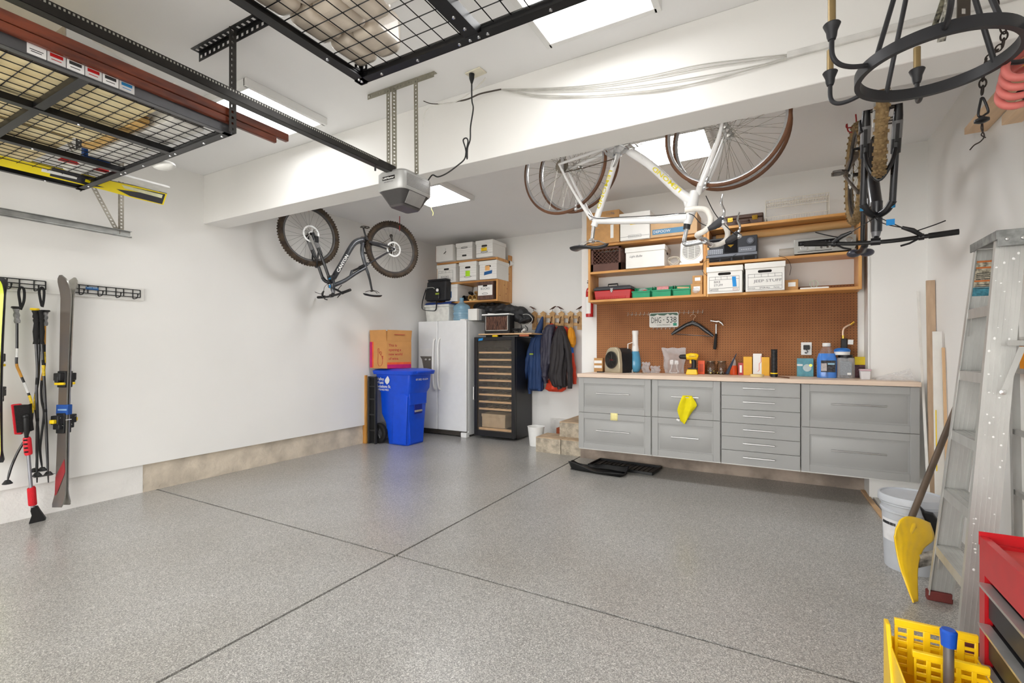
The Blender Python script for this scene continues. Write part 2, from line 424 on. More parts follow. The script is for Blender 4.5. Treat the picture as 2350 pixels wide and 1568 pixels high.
tg_ = P(1556,964,Y=4.93); m = MB(); m.cb(tg_, .03, .001, .018, (0,.4,0)); m.build('care_label', WHITEP, o)

# ================================================================ pegboard
def pegmat():
    m = M('pegboard_brown', (154,102,60), rough=.7, var=.07, scale=2.2, rgb2=(134,84,46)); nt = m.node_tree; N = nt.nodes; L = nt.links; b = N['Principled BSDF']
    tc = N.new('ShaderNodeTexCoord'); sp = N.new('ShaderNodeSeparateXYZ'); L.new(tc.outputs['Object'], sp.inputs[0])
    def mth(op, a, b_=None):
        n = N.new('ShaderNodeMath'); n.operation = op
        for i, x in enumerate((a, b_)):
            if x is None: continue
            if isinstance(x, (int, float)): n.inputs[i].default_value = x
            else: L.new(x, n.inputs[i])
        return n.outputs[0]
    ax = []
    for k in ('X', 'Z'):
        f = mth('SUBTRACT', mth('FRACT', mth('DIVIDE', sp.outputs[k], .0254)), .5); ax.append(mth('MULTIPLY', f, f))
    d = mth('LESS_THAN', mth('ADD', ax[0], ax[1]), .021)
    src = b.inputs['Base Color'].links[0].from_socket
    mx = N.new('ShaderNodeMix'); mx.data_type = 'RGBA'; L.new(d, mx.inputs[0]); L.new(src, mx.inputs[6]); mx.inputs[7].default_value = (.035,.018,.01,1)
    L.new(mx.outputs[2], b.inputs['Base Color']); return m
m = MB(); m.bx(-1.925, .648, 5.556, 5.568, CT, 1.95)
m.build('pegboard', pegmat(), label='large brown perforated pegboard behind the bench', cat='pegboard', smooth=0)
# ================================================================ wooden wall shelves over the bench
def shelf_unit(name, label, x0, x1, y0, y1, zb, zm, zt, group=None, back=False, th=.026):
    t = thing(name, label, 'shelf', ((x0+x1)/2, (y0+y1)/2, zb), group=group)
    m = MB(); m.bx(x0, x0+th, y0, y1, zb, zt); m.build('side_panel', PINEV, t, bevel=.002)
    m = MB(); m.bx(x1-th, x1, y0, y1, zb, zt); m.build('side_panel', PINEV, t, bevel=.002)
    for z in [zb]+list(zm): 
        m = MB(); m.bx(x0+th, x1-th, y0, y1, z, z+th); m.build('shelf_board', PINE, t, bevel=.002)
    m = MB(); m.bx(x0, x1, y0, y1, zt, zt+th); m.build('shelf_board', PINE, t, bevel=.002)
    return t
SY0, SY1 = 5.27, 5.565
shelf_unit('shelf_unit', 'left pine wall shelf above the pegboard, toolbox in it', -1.93, -.655, SY0, SY1, 1.872, (2.195,), 2.505)
shelf_unit('shelf_unit', 'right pine wall shelf above the pegboard, stereo units in it', -.652, .648, SY0, SY1, 1.868, (2.190,), 2.545)
LB, LM, LT = 1.898, 2.221, 2.531; RB, RM, RT = 1.894, 2.216, 2.571
# ---- storage boxes
def box_thing(name, label, cat, x0, x1, y0, y1, z0, z1, mat=CARTON, lid=.055, ov=.008, holes=(), group=None, sidehole=False, lidmat=None):
    t = thing(name, label, cat, ((x0+x1)/2, (y0+y1)/2, z0), group=group)
    e = ov if lid else 0
    m = MB(); m.bx(x0+e, x1-e, y0+e, y1-e, z0, z1-(.004 if lid else 0)); m.build('body', mat, t, bevel=.003)
    if lid:
        m = MB(); m.bx(x0, x1, y0, y1, z1-lid, z1); m.build('lid', lidmat or mat, t, bevel=.004)
    yf = y0+e
    for (cx, cz, w, h) in holes:
        m = MB(); pts = arc((cx+w/2-h/2, yf-.001, cz), (1,0,0), (0,0,1), h/2, -90, 90, 6)+arc((cx-w/2+h/2, yf-.001, cz), (1,0,0), (0,0,1), h/2, 90, 270, 6)
        m.poly3(pts, (0,.002,0)); m.build('handle_hole', DARK, t, smooth=0)
    if sidehole:
        m = MB(); m.bx(x1-e-.001, x1-e+.001, (y0+y1)/2-.04, (y0+y1)/2+.04, z0+(z1-z0)*.62, z0+(z1-z0)*.62+.022); m.build('handle_hole', DARK, t, smooth=0)
    return t
def lines(par, segs, y, mat=INK, w=.0022, name='printed_lines'):
    m = MB()
    for (xa, za, xb, zb) in segs:
        if abs(xa-xb) < 1e-6: m.bx(xa-w/2, xa+w/2, y-.0012, y+.001, min(za,zb), max(za,zb))
        else: m.bx(min(xa,xb), max(xa,xb), y-.0012, y+.001, za-w/2, za+w/2)
    return m.build(name, mat, par, smooth=0)
def rect(x0, x1, z0, z1): return [(x0,z0,x1,z0),(x0,z1,x1,z1),(x0,z0,x0,z1),(x1,z0,x1,z1)]
def wr(par, s_, x, z, h, y, mat=PEN, width=None, **k): return text(s_, (x, y, z), (1,0,0), (0,0,1), h, mat, par, name='lettering', width=width, off=.0014, **k)
def pxX(px, Y): return P(px, 800, Y=Y).x
def pxbox(name, label, cat, a, b, ytop, Y, z0, dep, **k):
    """box whose front spans photo columns a..b on the plane Y, top at row ytop"""
    x0, x1 = pxX(a, Y), pxX(b, Y); z1 = P(b, ytop, Y=Y).z
    return box_thing(name, label, cat, x0, x1, Y, Y+dep, z0, z1, **k), x0, x1, z1
# top of left unit
t, a, b, z = pxbox('cardboard_box', 'tall brown cardboard box at the left end of the shelf top', 'box', 1346, 1421, 480, 5.25, LT, .29, mat=KRAFT, lid=0)
wr(t, '11/96', b-.15, z-.05, .03, 5.25); lines(t, [(a+.03,z-.055,a+.12,z-.05),(a+.05,z-.20,a+.16,z-.20)], 5.25, mat=PEN, name='pen_mark')
m = MB(); m.bx(b-.10, b-.065, 5.248, 5.251, LT+.05, LT+.20); m.build('label', WHITEP, t, smooth=0)
t, a, b, z = pxbox('storage_box', 'white lidded storage box between two brown cartons on the shelf top', 'box', 1421, 1492, 482, 5.22, LT, .32, holes=())
wr(t, 'BANKERS BOX', a+.11, LT+.032, .012, 5.228); lines(t, rect(a+.10,a+.24,LT+.024,LT+.052)+[(a+.01,LT+.038,b-.01,LT+.038)], 5.228)
m = MB(); m.bx(a+.13, a+.23, 5.226, 5.23, LT+.20, LT+.225); m.build('handle_hole', DARK, t, smooth=0)
m = MB(); m.bx(a+.12, a+.20, 5.2265, 5.23, LT+.165, LT+.185); m.build('label', YEL, t, smooth=0)
t, a, b, z = pxbox('cardboard_box', 'long low brown carton with blue printed panel on the shelf top', 'box', 1493, 1600, 486, 5.25, LT, .28, mat=M('kraft_pale', (203,168,128), rough=.85, var=.03), lid=0)
m = MB(); m.bx(a+.02, a+.36, 5.248, 5.251, LT+.03, LT+.085); m.build('printed_panel', M('print_blue', (96,140,172), rough=.8, var=.02), t, smooth=0)
wr(t, 'DEPOOW', a+.03, LT+.045, .028, 5.247, mat=CARTON); m = MB(); m.ring((a+.045,5.249,z-.05), (0,-1,0), .014, .002, 20, 6); m.build('printed_mark', INK, t)
# briefcase on right unit
x0, x1 = pxX(1655, 5.30), pxX(1752, 5.30)
t = thing('briefcase', 'dark brown leather briefcase with brass latches lying on the shelf', 'briefcase', ((x0+x1)/2, 5.42, RT))
BRN = M('brown_leather', (84,62,52), rough=.5, var=.08, bump=.3, bscale=90)
m = MB(); m.bx(x0, x1, 5.30, 5.55, RT, RT+.065); m.build('body', BRN, t, bevel=.012, seg=3)
m = MB(); m.bx(x0, x1, 5.30, 5.55, RT+.067, RT+.105); m.build('lid', BRN, t, bevel=.010, seg=3)
for xx in (x0+.06, x1-.10):
    m = MB(); m.bx(xx, xx+.05, 5.294, 5.302, RT+.04, RT+.085); m.bx(xx+.012, xx+.038, 5.290, 5.296, RT+.055, RT+.075); m.build('latch', M('brass'), t, bevel=.002)
m = MB(); xm = (x0+x1)/2; m.tube(smooth_path([(xm-.06,5.298,RT+.045),(xm-.055,5.272,RT+.03),(xm,5.262,RT+.026),(xm+.055,5.272,RT+.03),(xm+.06,5.298,RT+.045)],4), .007, 8); m.build('handle', BRN, t)
# wire basket rack
x0, x1 = pxX(1757, 5.36), pxX(1902, 5.36)
t = thing('wire_basket', 'empty cream wire basket on its side, right end of the shelf top', 'basket', ((x0+x1)/2, 5.45, RT))
CREAM = M('cream_wire', (226,220,206), rough=.5, var=.04)
m = MB(); za, zb = RT+.002, RT+.22
for k in range(26):
    x = x0+(x1-x0)*k/25
    m.tube([(x,5.31,za),(x,5.55,za)], .0018, 5); m.tube([(x,5.34,zb-.08),(x,5.34,zb),(x,5.55,zb)], .0018, 5); m.tube([(x,5.31,za+.045),(x,5.31,za)], .0018, 5)
for (y, z) in ((5.31,za+.045),(5.31,za),(5.43,za),(5.55,za),(5.34,zb),(5.34,zb-.04),(5.34,zb-.08),(5.55,zb),(5.45,zb)): m.tube([(x0,y,z),(x1,y,z)], .0032, 6)
m.build('basket_wires', CREAM, t)
m = MB()
for x in (x0, x1):
    m.tube([(x,5.31,za),(x,5.31,za+.06),(x,5.34,zb),(x,5.55,zb),(x,5.55,za),(x,5.31,za)], .003, 6)
    for k in range(5): m.tube([(x,5.33+.045*k,za),(x,5.35+.045*k,zb)], .0012, 5)
m.build('end_frame', CREAM, t)
# row 2 left: milk crate, box, fan
x0, x1 = pxX(1353+4, 5.28), pxX(1424, 5.28); CR = M('brown_crate_plastic', (98,66,56), rough=.55, var=.05)
t = thing('milk_crate', 'brown plastic milk crate with lattice sides on the middle shelf', 'crate', ((x0+x1)/2, 5.42, LM))
zt = P(1424, 557, Y=5.28).z; zt = min(zt, 2.49)
m = MB()
m.bx(x0,x1,5.28,5.292,LM,LM+.085); m.bx(x0,x1,5.28,5.292,zt-.02,zt)
m.bx(x0,x0+.022,5.28,5.292,LM,zt); m.bx(x1-.022,x1,5.28,5.292,LM,zt)
m.bx(x0,x0+.01,5.292,5.545,LM,zt); m.bx(x1-.01,x1,5.292,5.545,LM,LM+.1); m.bx(x1-.01,x1,5.292,5.545,zt-.02,zt)
for k in range(5): m.bx(x1-.01,x1,5.292+.06*k,5.305+.06*k,LM,zt)
m.bx(x0,x1,5.53,5.545,LM,zt); m.bx(x0,x1,5.292,5.53,LM,LM+.01)
m.build('body', CR, t)
m = MB(); w = x1-x0; zz0, zz1 = LM+.085, zt-.02; hh = zz1-zz0
for k in range(-3, 8):
    for sgn in (1, -1):
        xa = x0+.02+k*.045; xb = xa+sgn*hh
        pa, pb = V((xa,5.286,zz0)), V((xb,5.286,zz1))
        # clip to the panel
        lo, hi = x0+.02, x1-.02
        if sgn > 0: tt0 = max(0,(lo-xa)/hh); tt1 = min(1,(hi-xa)/hh)
        else: tt0 = max(0,(xa-hi)/hh); tt1 = min(1,(xa-lo)/hh)
        if tt1-tt0 > .05: m.tube([pa.lerp(pb,tt0), pa.lerp(pb,tt1)], .0035, 6)
m.build('lattice', CR, t)
t, a, b, z = pxbox('storage_box', 'plain white lidded box marked light bulbs, beside the brown crate', 'box', 1434, 1526, 560, 5.24, LM, .32, holes=(), sidehole=True)
wr(t, 'Light Bulbs', a+.05, z-.11, .022, 5.247, shear=.3)
# white fan heater
q0 = pxX(1560, 5.33); q1 = pxX(1614, 5.33)
t = thing('box_fan', 'small white fan heater with round slatted grille on the middle shelf', 'fan', ((q0+q1)/2, 5.38, LM)); xm = (q0+q1)/2; w = q1-q0
zt = 2.485
m = MB(); pl = [(-.42,0),(.42,0),(.5,.12),(.47,.86),(.38,1),(-.38,1),(-.47,.86),(-.5,.12)]; hF = zt-LM-.03
m.prism([(p[0]*w,p[1]*hF) for p in pl], (xm,5.33,LM+.028), (1,0,0), (0,0,1), (0,.12,0)); m.build('housing', WHITEP, t, bevel=.006)
m = MB(); m.bx(xm-w*.5, xm+w*.36, 5.31, 5.47, LM, LM+.028); m.build('base', WHITEP, t, bevel=.004)
zc = LM+.028+hF*.52; r_ = w*.40
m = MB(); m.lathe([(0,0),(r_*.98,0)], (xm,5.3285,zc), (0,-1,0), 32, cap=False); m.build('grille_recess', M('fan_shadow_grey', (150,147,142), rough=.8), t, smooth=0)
m = MB()
for k in range(-9, 10):
    z_ = k*r_/10; hw = math.sqrt(max(0, r_*r_-z_*z_)); m.bx(xm-hw, xm+hw, 5.323, 5.327, zc+z_-.002, zc+z_+.002)
for k in (-.35, .35): m.bx(xm+k*r_-.003, xm+k*r_+.003, 5.320, 5.325, zc-r_*.93, zc+r_*.93)
m.ring((xm,5.327,zc), (0,-1,0), r_, .005, 36, 6); m.build('grille', WHITEP, t)
# coil of cream cord
m = MB(); c0 = P(1547, 592, Y=5.36); pts = []
for k in range(70):
    a_ = k*.42; rr = .052+.010*math.sin(k*.9)
    pts.append((c0.x+rr*math.cos(a_), 5.36+.03*math.sin(k*.31), LM+.06+rr*.85*math.sin(a_)+.004))
m.tube(pts, .0028, 6); m.tube(smooth_path([(c0.x+.04,5.36,LM+.03),(c0.x-.02,5.33,LM+.008),(c0.x-.07,5.31,LM+.006)],5), .0028, 6)
m.build('power_cord', M('cream_cord', (222,216,200), rough=.5), label='coiled cream power cord beside the white fan', cat='cord')
# row 3 left: toolbox
x0, x1 = pxX(1363, 5.30), pxX(1448, 5.30)
t = thing('toolbox', 'red plastic toolbox with black lid on the lowest shelf', 'toolbox', ((x0+x1)/2, 5.40, LB))
m = MB(); m.frustum(x0+.012,x1-.012,5.31,5.49,LB, x0,x1,5.30,5.50,LB+.105); m.build('body', RED, t, bevel=.008)
m = MB(); m.bx(x0+.02, x1-.06, 5.304, 5.31, LB+.01, LB+.035)
for k in range(14): m.bx(x0+.03+k*.022, x0+.040+k*.022, 5.300, 5.306, LB+.008, LB+.034)
m.build('ribs', RED, t)
m = MB(); m.bx(x0-.004,x1+.004,5.296,5.504,LB+.106,LB+.138); m.bx(x0+.015,x1-.015,5.31,5.49,LB+.136,LB+.152); m.build('lid', M('dark_grey_plastic', (52,52,56), rough=.45), t, bevel=.006)
m = MB(); xm = (x0+x1)/2-.02; m.tube([(xm-.055,5.40,LB+.15),(xm-.055,5.40,LB+.185),(xm+.055,5.40,LB+.185),(xm+.055,5.40,LB+.15)], .008, 8); m.build('handle', BLACKP, t)
m = MB(); m.bx(xm+.0,xm+.03,5.292,5.298,LB+.09,LB+.128); m.bx(xm+.006,xm+.024,5.289,5.293,LB+.078,LB+.10); m.build('latch', CHROME, t, bevel=.002)
# green bins
GRN = M('green_plastic', (22,150,105), rough=.4, var=.03)
bins = ((1450, 1494, 'crumpled clear bag'), (1495, 1542, 'pink roll'), (1543, 1587, 'wood block'))
lbl = ('green hanging parts bin with crumpled clear bag, next to the toolbox', 'green hanging parts bin holding a pink roll, middle of three', 'green hanging parts bin holding a wooden piece, rightmost of three')
for k, (a, b, wt) in enumerate(bins):
    x0, x1 = pxX(a, 5.28), pxX(b, 5.28)-.006
    t = thing('parts_bin', lbl[k], 'bin', ((x0+x1)/2, 5.36, LB), group='green parts bins')
    m = MB(); th = .004; h1, h2 = .075, .125
    m.bx(x0+.01,x1-.01,5.285,5.46,LB,LB+th)
    m.ob((x0+.01,5.285,LB),(x1-x0-.02,0,0),(0,th,0),(0,-.012,h1-.01))
    m.bx(x0+.004,x1-.004,5.456,5.46,LB,LB+h2)
    for xa in (x0+.004, x1-.008):
        m.prism([(5.28,0),(5.46,0),(5.46,h2),(5.40,h2),(5.36,h1),(5.27,h1-.005)], (xa,0,LB), (0,1,0), (0,0,1), (th,0,0))
    m.bx(x0,x1,5.268,5.280,LB+h1-.016,LB+h1-.004); m.build('bin_body', GRN, t, bevel=.0015)
    m = MB(); xm = (x0+x1)/2
    if k == 0:
        m.sph((xm,5.37,LB+.085), .055, .05, .03, 12, 8); o = m.build('bag_contents', M('clear_film', (225,225,228), rough=.12, alpha=.33, var=.02, bump=.9, bscale=50), None, label='crumpled clear plastic bag in the left green bin', cat='bag')
        m = MB(); m.sph((xm+.02,5.35,LB+.075), .03, .03, .02, 10, 6); m.build('red_hardware', RED, None, label='small red item in the left green bin', cat='hardware')
    elif k == 1:
        m.cyl((xm-.06,5.36,LB+.085),(xm+.06,5.37,LB+.085), .034, n=20); m.build('paper_roll', M('pink_paper', (222,150,150), rough=.7, var=.08, scale=25), None, label='pink and orange roll lying in the middle green bin', cat='roll')
    else:
        m.cb((xm,5.37,LB+.088), .12, .05, .02, (0,.05,.2)); m.build('wood_block', WOODL, None, label='pale wood block lying across the right green bin', cat='wood block', bevel=.002)
# small cardboard parcels
def parcel(px0, px1, yt, z0, Y, d, label, mat=KRAFT, rz=0, h=None):
    x0, x1 = pxX(px0, Y), pxX(px1, Y); zt = P((px0+px1)/2, yt, Y=Y).z if h is None else z0+h
    t = thing('parcel', label, 'parcel', ((x0+x1)/2, Y+d/2, z0))
    m = MB(); m.bx(x0, x1, Y, Y+d, z0, zt); m.build('body', mat, t, bevel=.003)
    m = MB(); m.bx(x0+(x1-x0)*.25, x1-(x1-x0)*.2, Y-.001, Y+.001, z0+(zt-z0)*.35, zt-(zt-z0)*.25); m.build('label', WHITEP, t, smooth=0)
    return t, zt
t, zz = parcel(1585, 1612, 0, LB, 5.29, .16, 'small crumpled brown parcel at the right end beside the green bins', h=.115)
m = MB(); m.sph((pxX(1597,5.28),5.282,LB+.045), .036,.012,.03, 12,8, mi=0); m.build('taped_opening', M('clear_film'), t)
parcel(1589, 1612, 0, zz+.001, 5.30, .14, 'small brown parcel stacked on top of another beside the green bins', h=.085)
# right unit row 2: stereo
x0, x1 = pxX(1621, 5.27), pxX(1738, 5.27); zt = RM+.27
t = thing('compact_stereo', 'black and silver compact stereo with round dial on the shelf', 'stereo', ((x0+x1)/2, 5.42, RM))
DK = M('stereo_black', (44,47,53), rough=.35, var=.04); SV = M('stereo_silver', (120,124,132), rough=.35, metal=.4, var=.04)
m = MB(); m.bx(x0, x1, 5.275, 5.55, RM, RM+.24); m.build('cabinet', DK, t, bevel=.006)
w = x1-x0
m = MB(); m.bx(x0+.01,x0+w*.30,5.268,5.276,RM+.155,RM+.225); m.bx(x0+w*.36,x0+w*.62,5.266,5.276,RM+.085,RM+.225); m.build('display_panel', M('display_black', (16,16,20), rough=.15), t, bevel=.002)
m = MB(); m.bx(x0+.01,x0+w*.34,5.262,5.276,RM+.075,RM+.13); m.bx(x0+w*.64,x1-.01,5.262,5.276,RM+.075,RM+.13); m.bx(x0,x1,5.255,5.276,RM+.045,RM+.072); m.build('button_strip', SV, t, bevel=.003)
m = MB()
for i_ in range(8):
    for j_ in range(3): m.bx(x0+.02+i_*.018,x0+.030+i_*.018,5.259,5.263,RM+.082+j_*.016,RM+.090+j_*.016)
m.build('number_keys', M('button_light', (176,180,186), rough=.4), t); m = MB()
for i_ in range(5): m.bx(x0+w*.69+i_*.02,x0+w*.69+.014+i_*.02,5.259,5.263,RM+.098,RM+.106)
m.build('function_keys', M('button_light', (176,180,186), rough=.4), t)
m = MB(); m.lathe([(.026,0),(.026,.012),(.022,.016),(0,.016)], (x1-.06,5.274,RM+.185), (0,-1,0), 24); m.ring((x1-.06,5.266,RM+.185),(0,-1,0),.030,.003,28,6); m.build('dial', SV, t)
m = MB()
for k in range(4): m.bx(x0+.03+k*w*.23, x0+.03+k*w*.23+w*.19, 5.264, 5.276, RM+.008, RM+.035)
m.build('disc_trays', DARK, t, bevel=.002)
m = MB(); q = (x0+w*.49, 5.265, RM+.15); m.prism([(-.03,.012),(.03,.012),(.0,-.016)], q, (1,0,0), (0,0,1), (0,-.002,0)); m.build('emblem', M('brass'), t, smooth=0)
# cream cylinder (roll) standing along the back at top
xa, xb = pxX(1625, 5.45), pxX(1962, 5.45)
m = MB(); m.cyl((xa+.08,5.45,RM+.275),(xb-.03,5.45,RM+.29), .038, n=28); 
m.build('cardboard_tube', M('manila_tube', (222,176,116), rough=.6, var=.03, stretch=(1,6,6)), label='long tan cardboard tube lying under the top right shelf', cat='tube')
m = MB(); m.cyl((.0,5.49,RM+.06),(.46,5.49,RM+.06), .055, n=28); m.build('paper_roll', M('grey_paper', (186,180,170), rough=.8, var=.03), label='pale grey rolled sheet behind the silver receiver', cat='roll')
# receiver
x0, x1 = pxX(1822, 5.29), pxX(1965, 5.29)-.0; x1 = min(x1, .615)
t = thing('stereo_receiver', 'silver stereo receiver with black dial window at the right of shelf', 'receiver', ((x0+x1)/2, 5.42, RM))
m = MB(); m.bx(x0+.006,x1-.004,5.30,5.55,RM+.01,RM+.145); m.build('case', BLACKP, t, bevel=.004)
m = MB(); m.bx(x0,x1,5.285,5.302,RM+.014,RM+.152); m.build('faceplate', M('brushed_alu', (176,175,170), rough=.35, metal=.7, var=.03, stretch=(1,20,20)), t, bevel=.003)
w = x1-x0
m = MB(); m.bx(x0+.035,x0+w*.74,5.281,5.287,RM+.088,RM+.132); m.bx(x0+.03,x0+w*.62,5.281,5.287,RM+.03,RM+.034); m.build('dial_window', M('display_black'), t, bevel=.001)
m = MB()
for k in range(9): m.bx(x0+.055+k*.028,x0+.057+k*.028,5.279,5.282,RM+.1,RM+.116)
m.bx(x0+.05,x0+w*.7,5.279,5.282,RM+.109,RM+.1095); m.build('dial_marks', M('button_light'), t, smooth=0)
m = MB(); m.lathe([(.026,0),(.026,.02),(.022,.024),(0,.024)], (x1-.055,5.286,RM+.105), (0,-1,0), 28)
for k in range(3): m.lathe([(.010,0),(.010,.014),(0,.014)], (x0+w*(.45+.1*k),5.286,RM+.058), (0,-1,0), 16)
m.build('knob', CHROME, t)
m = MB()
for k in range(2): m.bx(x0+.05+k*.07,x0+.105+k*.07,5.279,5.287,RM+.045,RM+.075)
m.build('push_button', STEEL, t, bevel=.002)
# right unit row 3: two marked boxes
t, a, b, z = pxbox('storage_box', 'white lidded storage box with blue tape stripe, marked 03325', 'box', 1621, 1705, 607, 5.24, RB, .31, holes=())
def form(t, a, b, y, z0, z1, cols=4):
    s_ = rect(a, b, z0, z1)+[(a, z1-.03, b, z1-.03), (a, z0+.032, b, z0+.032)]
    for k in range(1, cols+1): s_.append((a+(b-a)*k/(cols+1), z1-.03, a+(b-a)*k/(cols+1), z1))
    lines(t, s_, y)
def hole(t, xc, zc, w, h, y):
    m = MB(); pts = arc((xc+w/2-h/2, y-.001, zc), (1,0,0), (0,0,1), h/2, -90, 90, 6)+arc((xc-w/2+h/2, y-.001, zc), (1,0,0), (0,0,1), h/2, 90, 270, 6)
    m.poly3(pts, (0,.002,0)); return m.build('handle_hole', DARK, t, smooth=0)
hole(t, (a+b)/2, z-.078, .12, .026, 5.248); form(t, a+.028, b-.035, 5.248, RB+.02, z-.105)
wr(t, 'BIKE', a+.07, RB+.105, .022, 5.248); wr(t, 'STUFF', a+.07, RB+.072, .022, 5.248); wr(t, '#03325', a+.035, RB+.028, .018, 5.248, bold=.01)
m = MB(); m.ob((b-.10,5.2455,z-.112),(.035,0,0),(.008,0,-.10),(0,.001,0)); m.build('tape', BLUEP, t, smooth=0)
m = MB(); lines(t, rect(b-.09,b-.05,RB+.026,RB+.044), 5.247, mat=RED, w=.0016, name='red_stamp')
t, a, b, z = pxbox('storage_box', 'large white lidded storage box marked jeep stuff on bottom shelf', 'box', 1709, 1803, 598, 5.22, RB, .33, holes=(), sidehole=True)
hole(t, (a+b)/2, z-.085, .12, .026, 5.228); form(t, a+.028, b-.03, 5.228, RB+.015, z-.11)
wr(t, 'JEEP STUFF', a+.08, RB+.085, .026, 5.228, width=.24); wr(t, '03325', a+.035, RB+.022, .016, 5.228); wr(t, 'STOR-ALL', a+.13, RB+.024, .014, 5.228, bold=.02); wr(t, 'Perma.', b-.10, RB+.024, .013, 5.228, bold=.01)
t, zz = parcel(1801, 1832, 0, RB, 5.30, .14, 'small brown parcel with white label right of the jeep box', h=.10)
m = MB(); x0 = pxX(1836,5.33); x1 = pxX(1902,5.33); m.bx(x0,x1,5.30,5.42,RB,RB+.018); m.build('white_tray', WHITEP, label='flat white plastic tray alone on the bottom shelf', cat='tray', bevel=.003)
m = MB(); xm = pxX(1868,5.36); m.tube(arc((xm,5.36,RB+.055),(1,0,0),(0,0,1),.034,-80,260,24), .0035, 6); m.tube([(xm,5.36,RB+.02),(xm,5.37,RB+.09)], .003, 6); m.build('twine_loop', M('pale_green_twine', (196,206,186), rough=.7), label='loop of pale twine standing on the white tray', cat='twine')
# trailing black cable on shelf
m = MB(); m.tube(smooth_path([P(1632,640,Y=5.255),P(1612,622,Y=5.25),P(1618,600,Y=5.25),P(1640,597,Y=5.24),P(1672,592,Y=5.24),P(1690,583,Y=5.255)],8), .0022, 6)
m.build('thin_cable', BLACKP, label='thin black cable looping over the joint of the two shelves', cat='cable')
m = MB(); m.tube(smooth_path([P(1786,587,Y=5.252),P(1806,594,Y=5.245),P(1815,612,Y=5.245),P(1812,632,Y=5.25)],8), .0022, 6)
m.build('thin_cable', BLACKP, label='thin black cable hanging right of the jeep box', cat='cable')
# ================================================================ things on the worktop and the pegboard
def spot(a, b, yb, yt):
    """footprint of a thing that stands on the worktop: centre x, front y, width, height"""
    p0, p1 = P(a, yb, Z=CT), P(b, yb, Z=CT); c = P((a+b)/2, yb, Z=CT)
    Y = min(c.y, 5.50); A, B = P(a, yb, Y=Y), P(b, yt, Y=Y)
    return (A.x+B.x)/2, Y, B.x-A.x, B.z-CT
CLEAR = M('clear_plastic', (238,240,242), rough=.08, alpha=.28, var=.01)
GLASS = M('jar_glass', (240,244,244), rough=.03, trans=1.0, var=0, ior=1.45)
TEAL = M('teal_print', (104,168,182), rough=.6, var=.08, scale=30)
ORG = M('orange_plastic', (240,92,36), rough=.4, var=.03)
def carton(name, label, cat, a, b, yb, yt, mat, dep=.05, rz=0):
    x, Y, w, h = spot(a, b, yb, yt)
    t = thing(name, label, cat, (x, Y+dep/2, CT), rz)
    m = MB(); m.bx(-w/2, w/2, -dep/2, dep/2, 0, h); m.build('body', mat, t, bevel=.002, local=True)
    return t, w, h, dep
t, w, h, d = carton('cardboard_box', 'tiny brown box with two white labels at the left end of worktop', 'box', 1363, 1383, 853, 822, KRAFT, .045)
m = MB(); m.bx(-w/2+.004, w/2-.01, -d/2-.001, -d/2+.001, h*.62, h*.82); m.build('label', WHITEP, t, local=True, smooth=0)
m = MB(); m.bx(-w/2+.004, w/2-.01, -d/2-.001, -d/2+.001, h*.28, h*.46); m.build('label', WHITEP, t, local=True, smooth=0)
m = MB(); q = P(1379, 855, Z=CT); m.cb((q.x, q.y-.01, CT+.006), .085, .03, .012); m.build('black_clip', BLACKP, label='small flat black clip lying before the tiny brown box', cat='clip', bevel=.003)
# desk heater
x, Y, w, h = spot(1388, 1429, 856, 797); CHAMP = M('champagne_metal', (190,180,154), rough=.35, metal=.3, var=.02)
t = thing('space_heater', 'champagne and black desktop vortex heater fan', 'heater', (x+.01, Y+.10, CT), R(-30)); w *= 1.18
pl = [(-.5,0),(.5,0),(.5,.35),(.44,.78),(.33,.94),(.18,1),(-.14,.99),(-.30,.92),(-.43,.74),(-.5,.38)]
m = MB(); m.prism([(p[0]*w,p[1]*h) for p in pl], (0,-.08,0), (1,0,0), (0,0,1), (0,.05,0)); m.build('front_shell', CHAMP, t, local=True, bevel=.008)
m = MB(); m.prism([(p[0]*w*.97,p[1]*h*.97) for p in pl], (0,-.03,0), (1,0,0), (0,0,1), (0,.16,0))
for k in range(11): m.bx(w*.49, w*.505, -.02+.013*k, -.014+.013*k, h*.1, h*.75)
m.build('rear_shell', BLACKP, t, local=True, bevel=.006)
m = MB(); m.lathe([(w*.37,0),(w*.37,.004),(0,.006)], (-.004,-.083,h*.5), (0,-1,0), 36); m.build('grille_disc', BLACKP, t, local=True)
m = MB()
for k in range(9): m.ring((-.004,-.091,h*.5), (0,-1,0), w*(.06+.036*k), .0016, 36, 5)
m.ring((-.004,-.088,h*.5), (0,-1,0), w*.385, .006, 40, 8)
for k in range(8):
    a_ = k*math.pi/4; m.tube([(-.004+w*.05*math.cos(a_),-.091,h*.5+w*.05*math.sin(a_)),(-.004+w*.2*math.cos(a_+.5),-.093,h*.5+w*.2*math.sin(a_+.5)),(-.004+w*.36*math.cos(a_+.8),-.091,h*.5+w*.36*math.sin(a_+.8))], .002, 5)
m.build('grille_rings', M('grille_dark_metal', (78,76,72), rough=.35, metal=.6), t, local=True)
text('VORNADO', (-.03,-.094,h*.49), (1,0,0), (0,0,1), .009, RED, t, local=True)
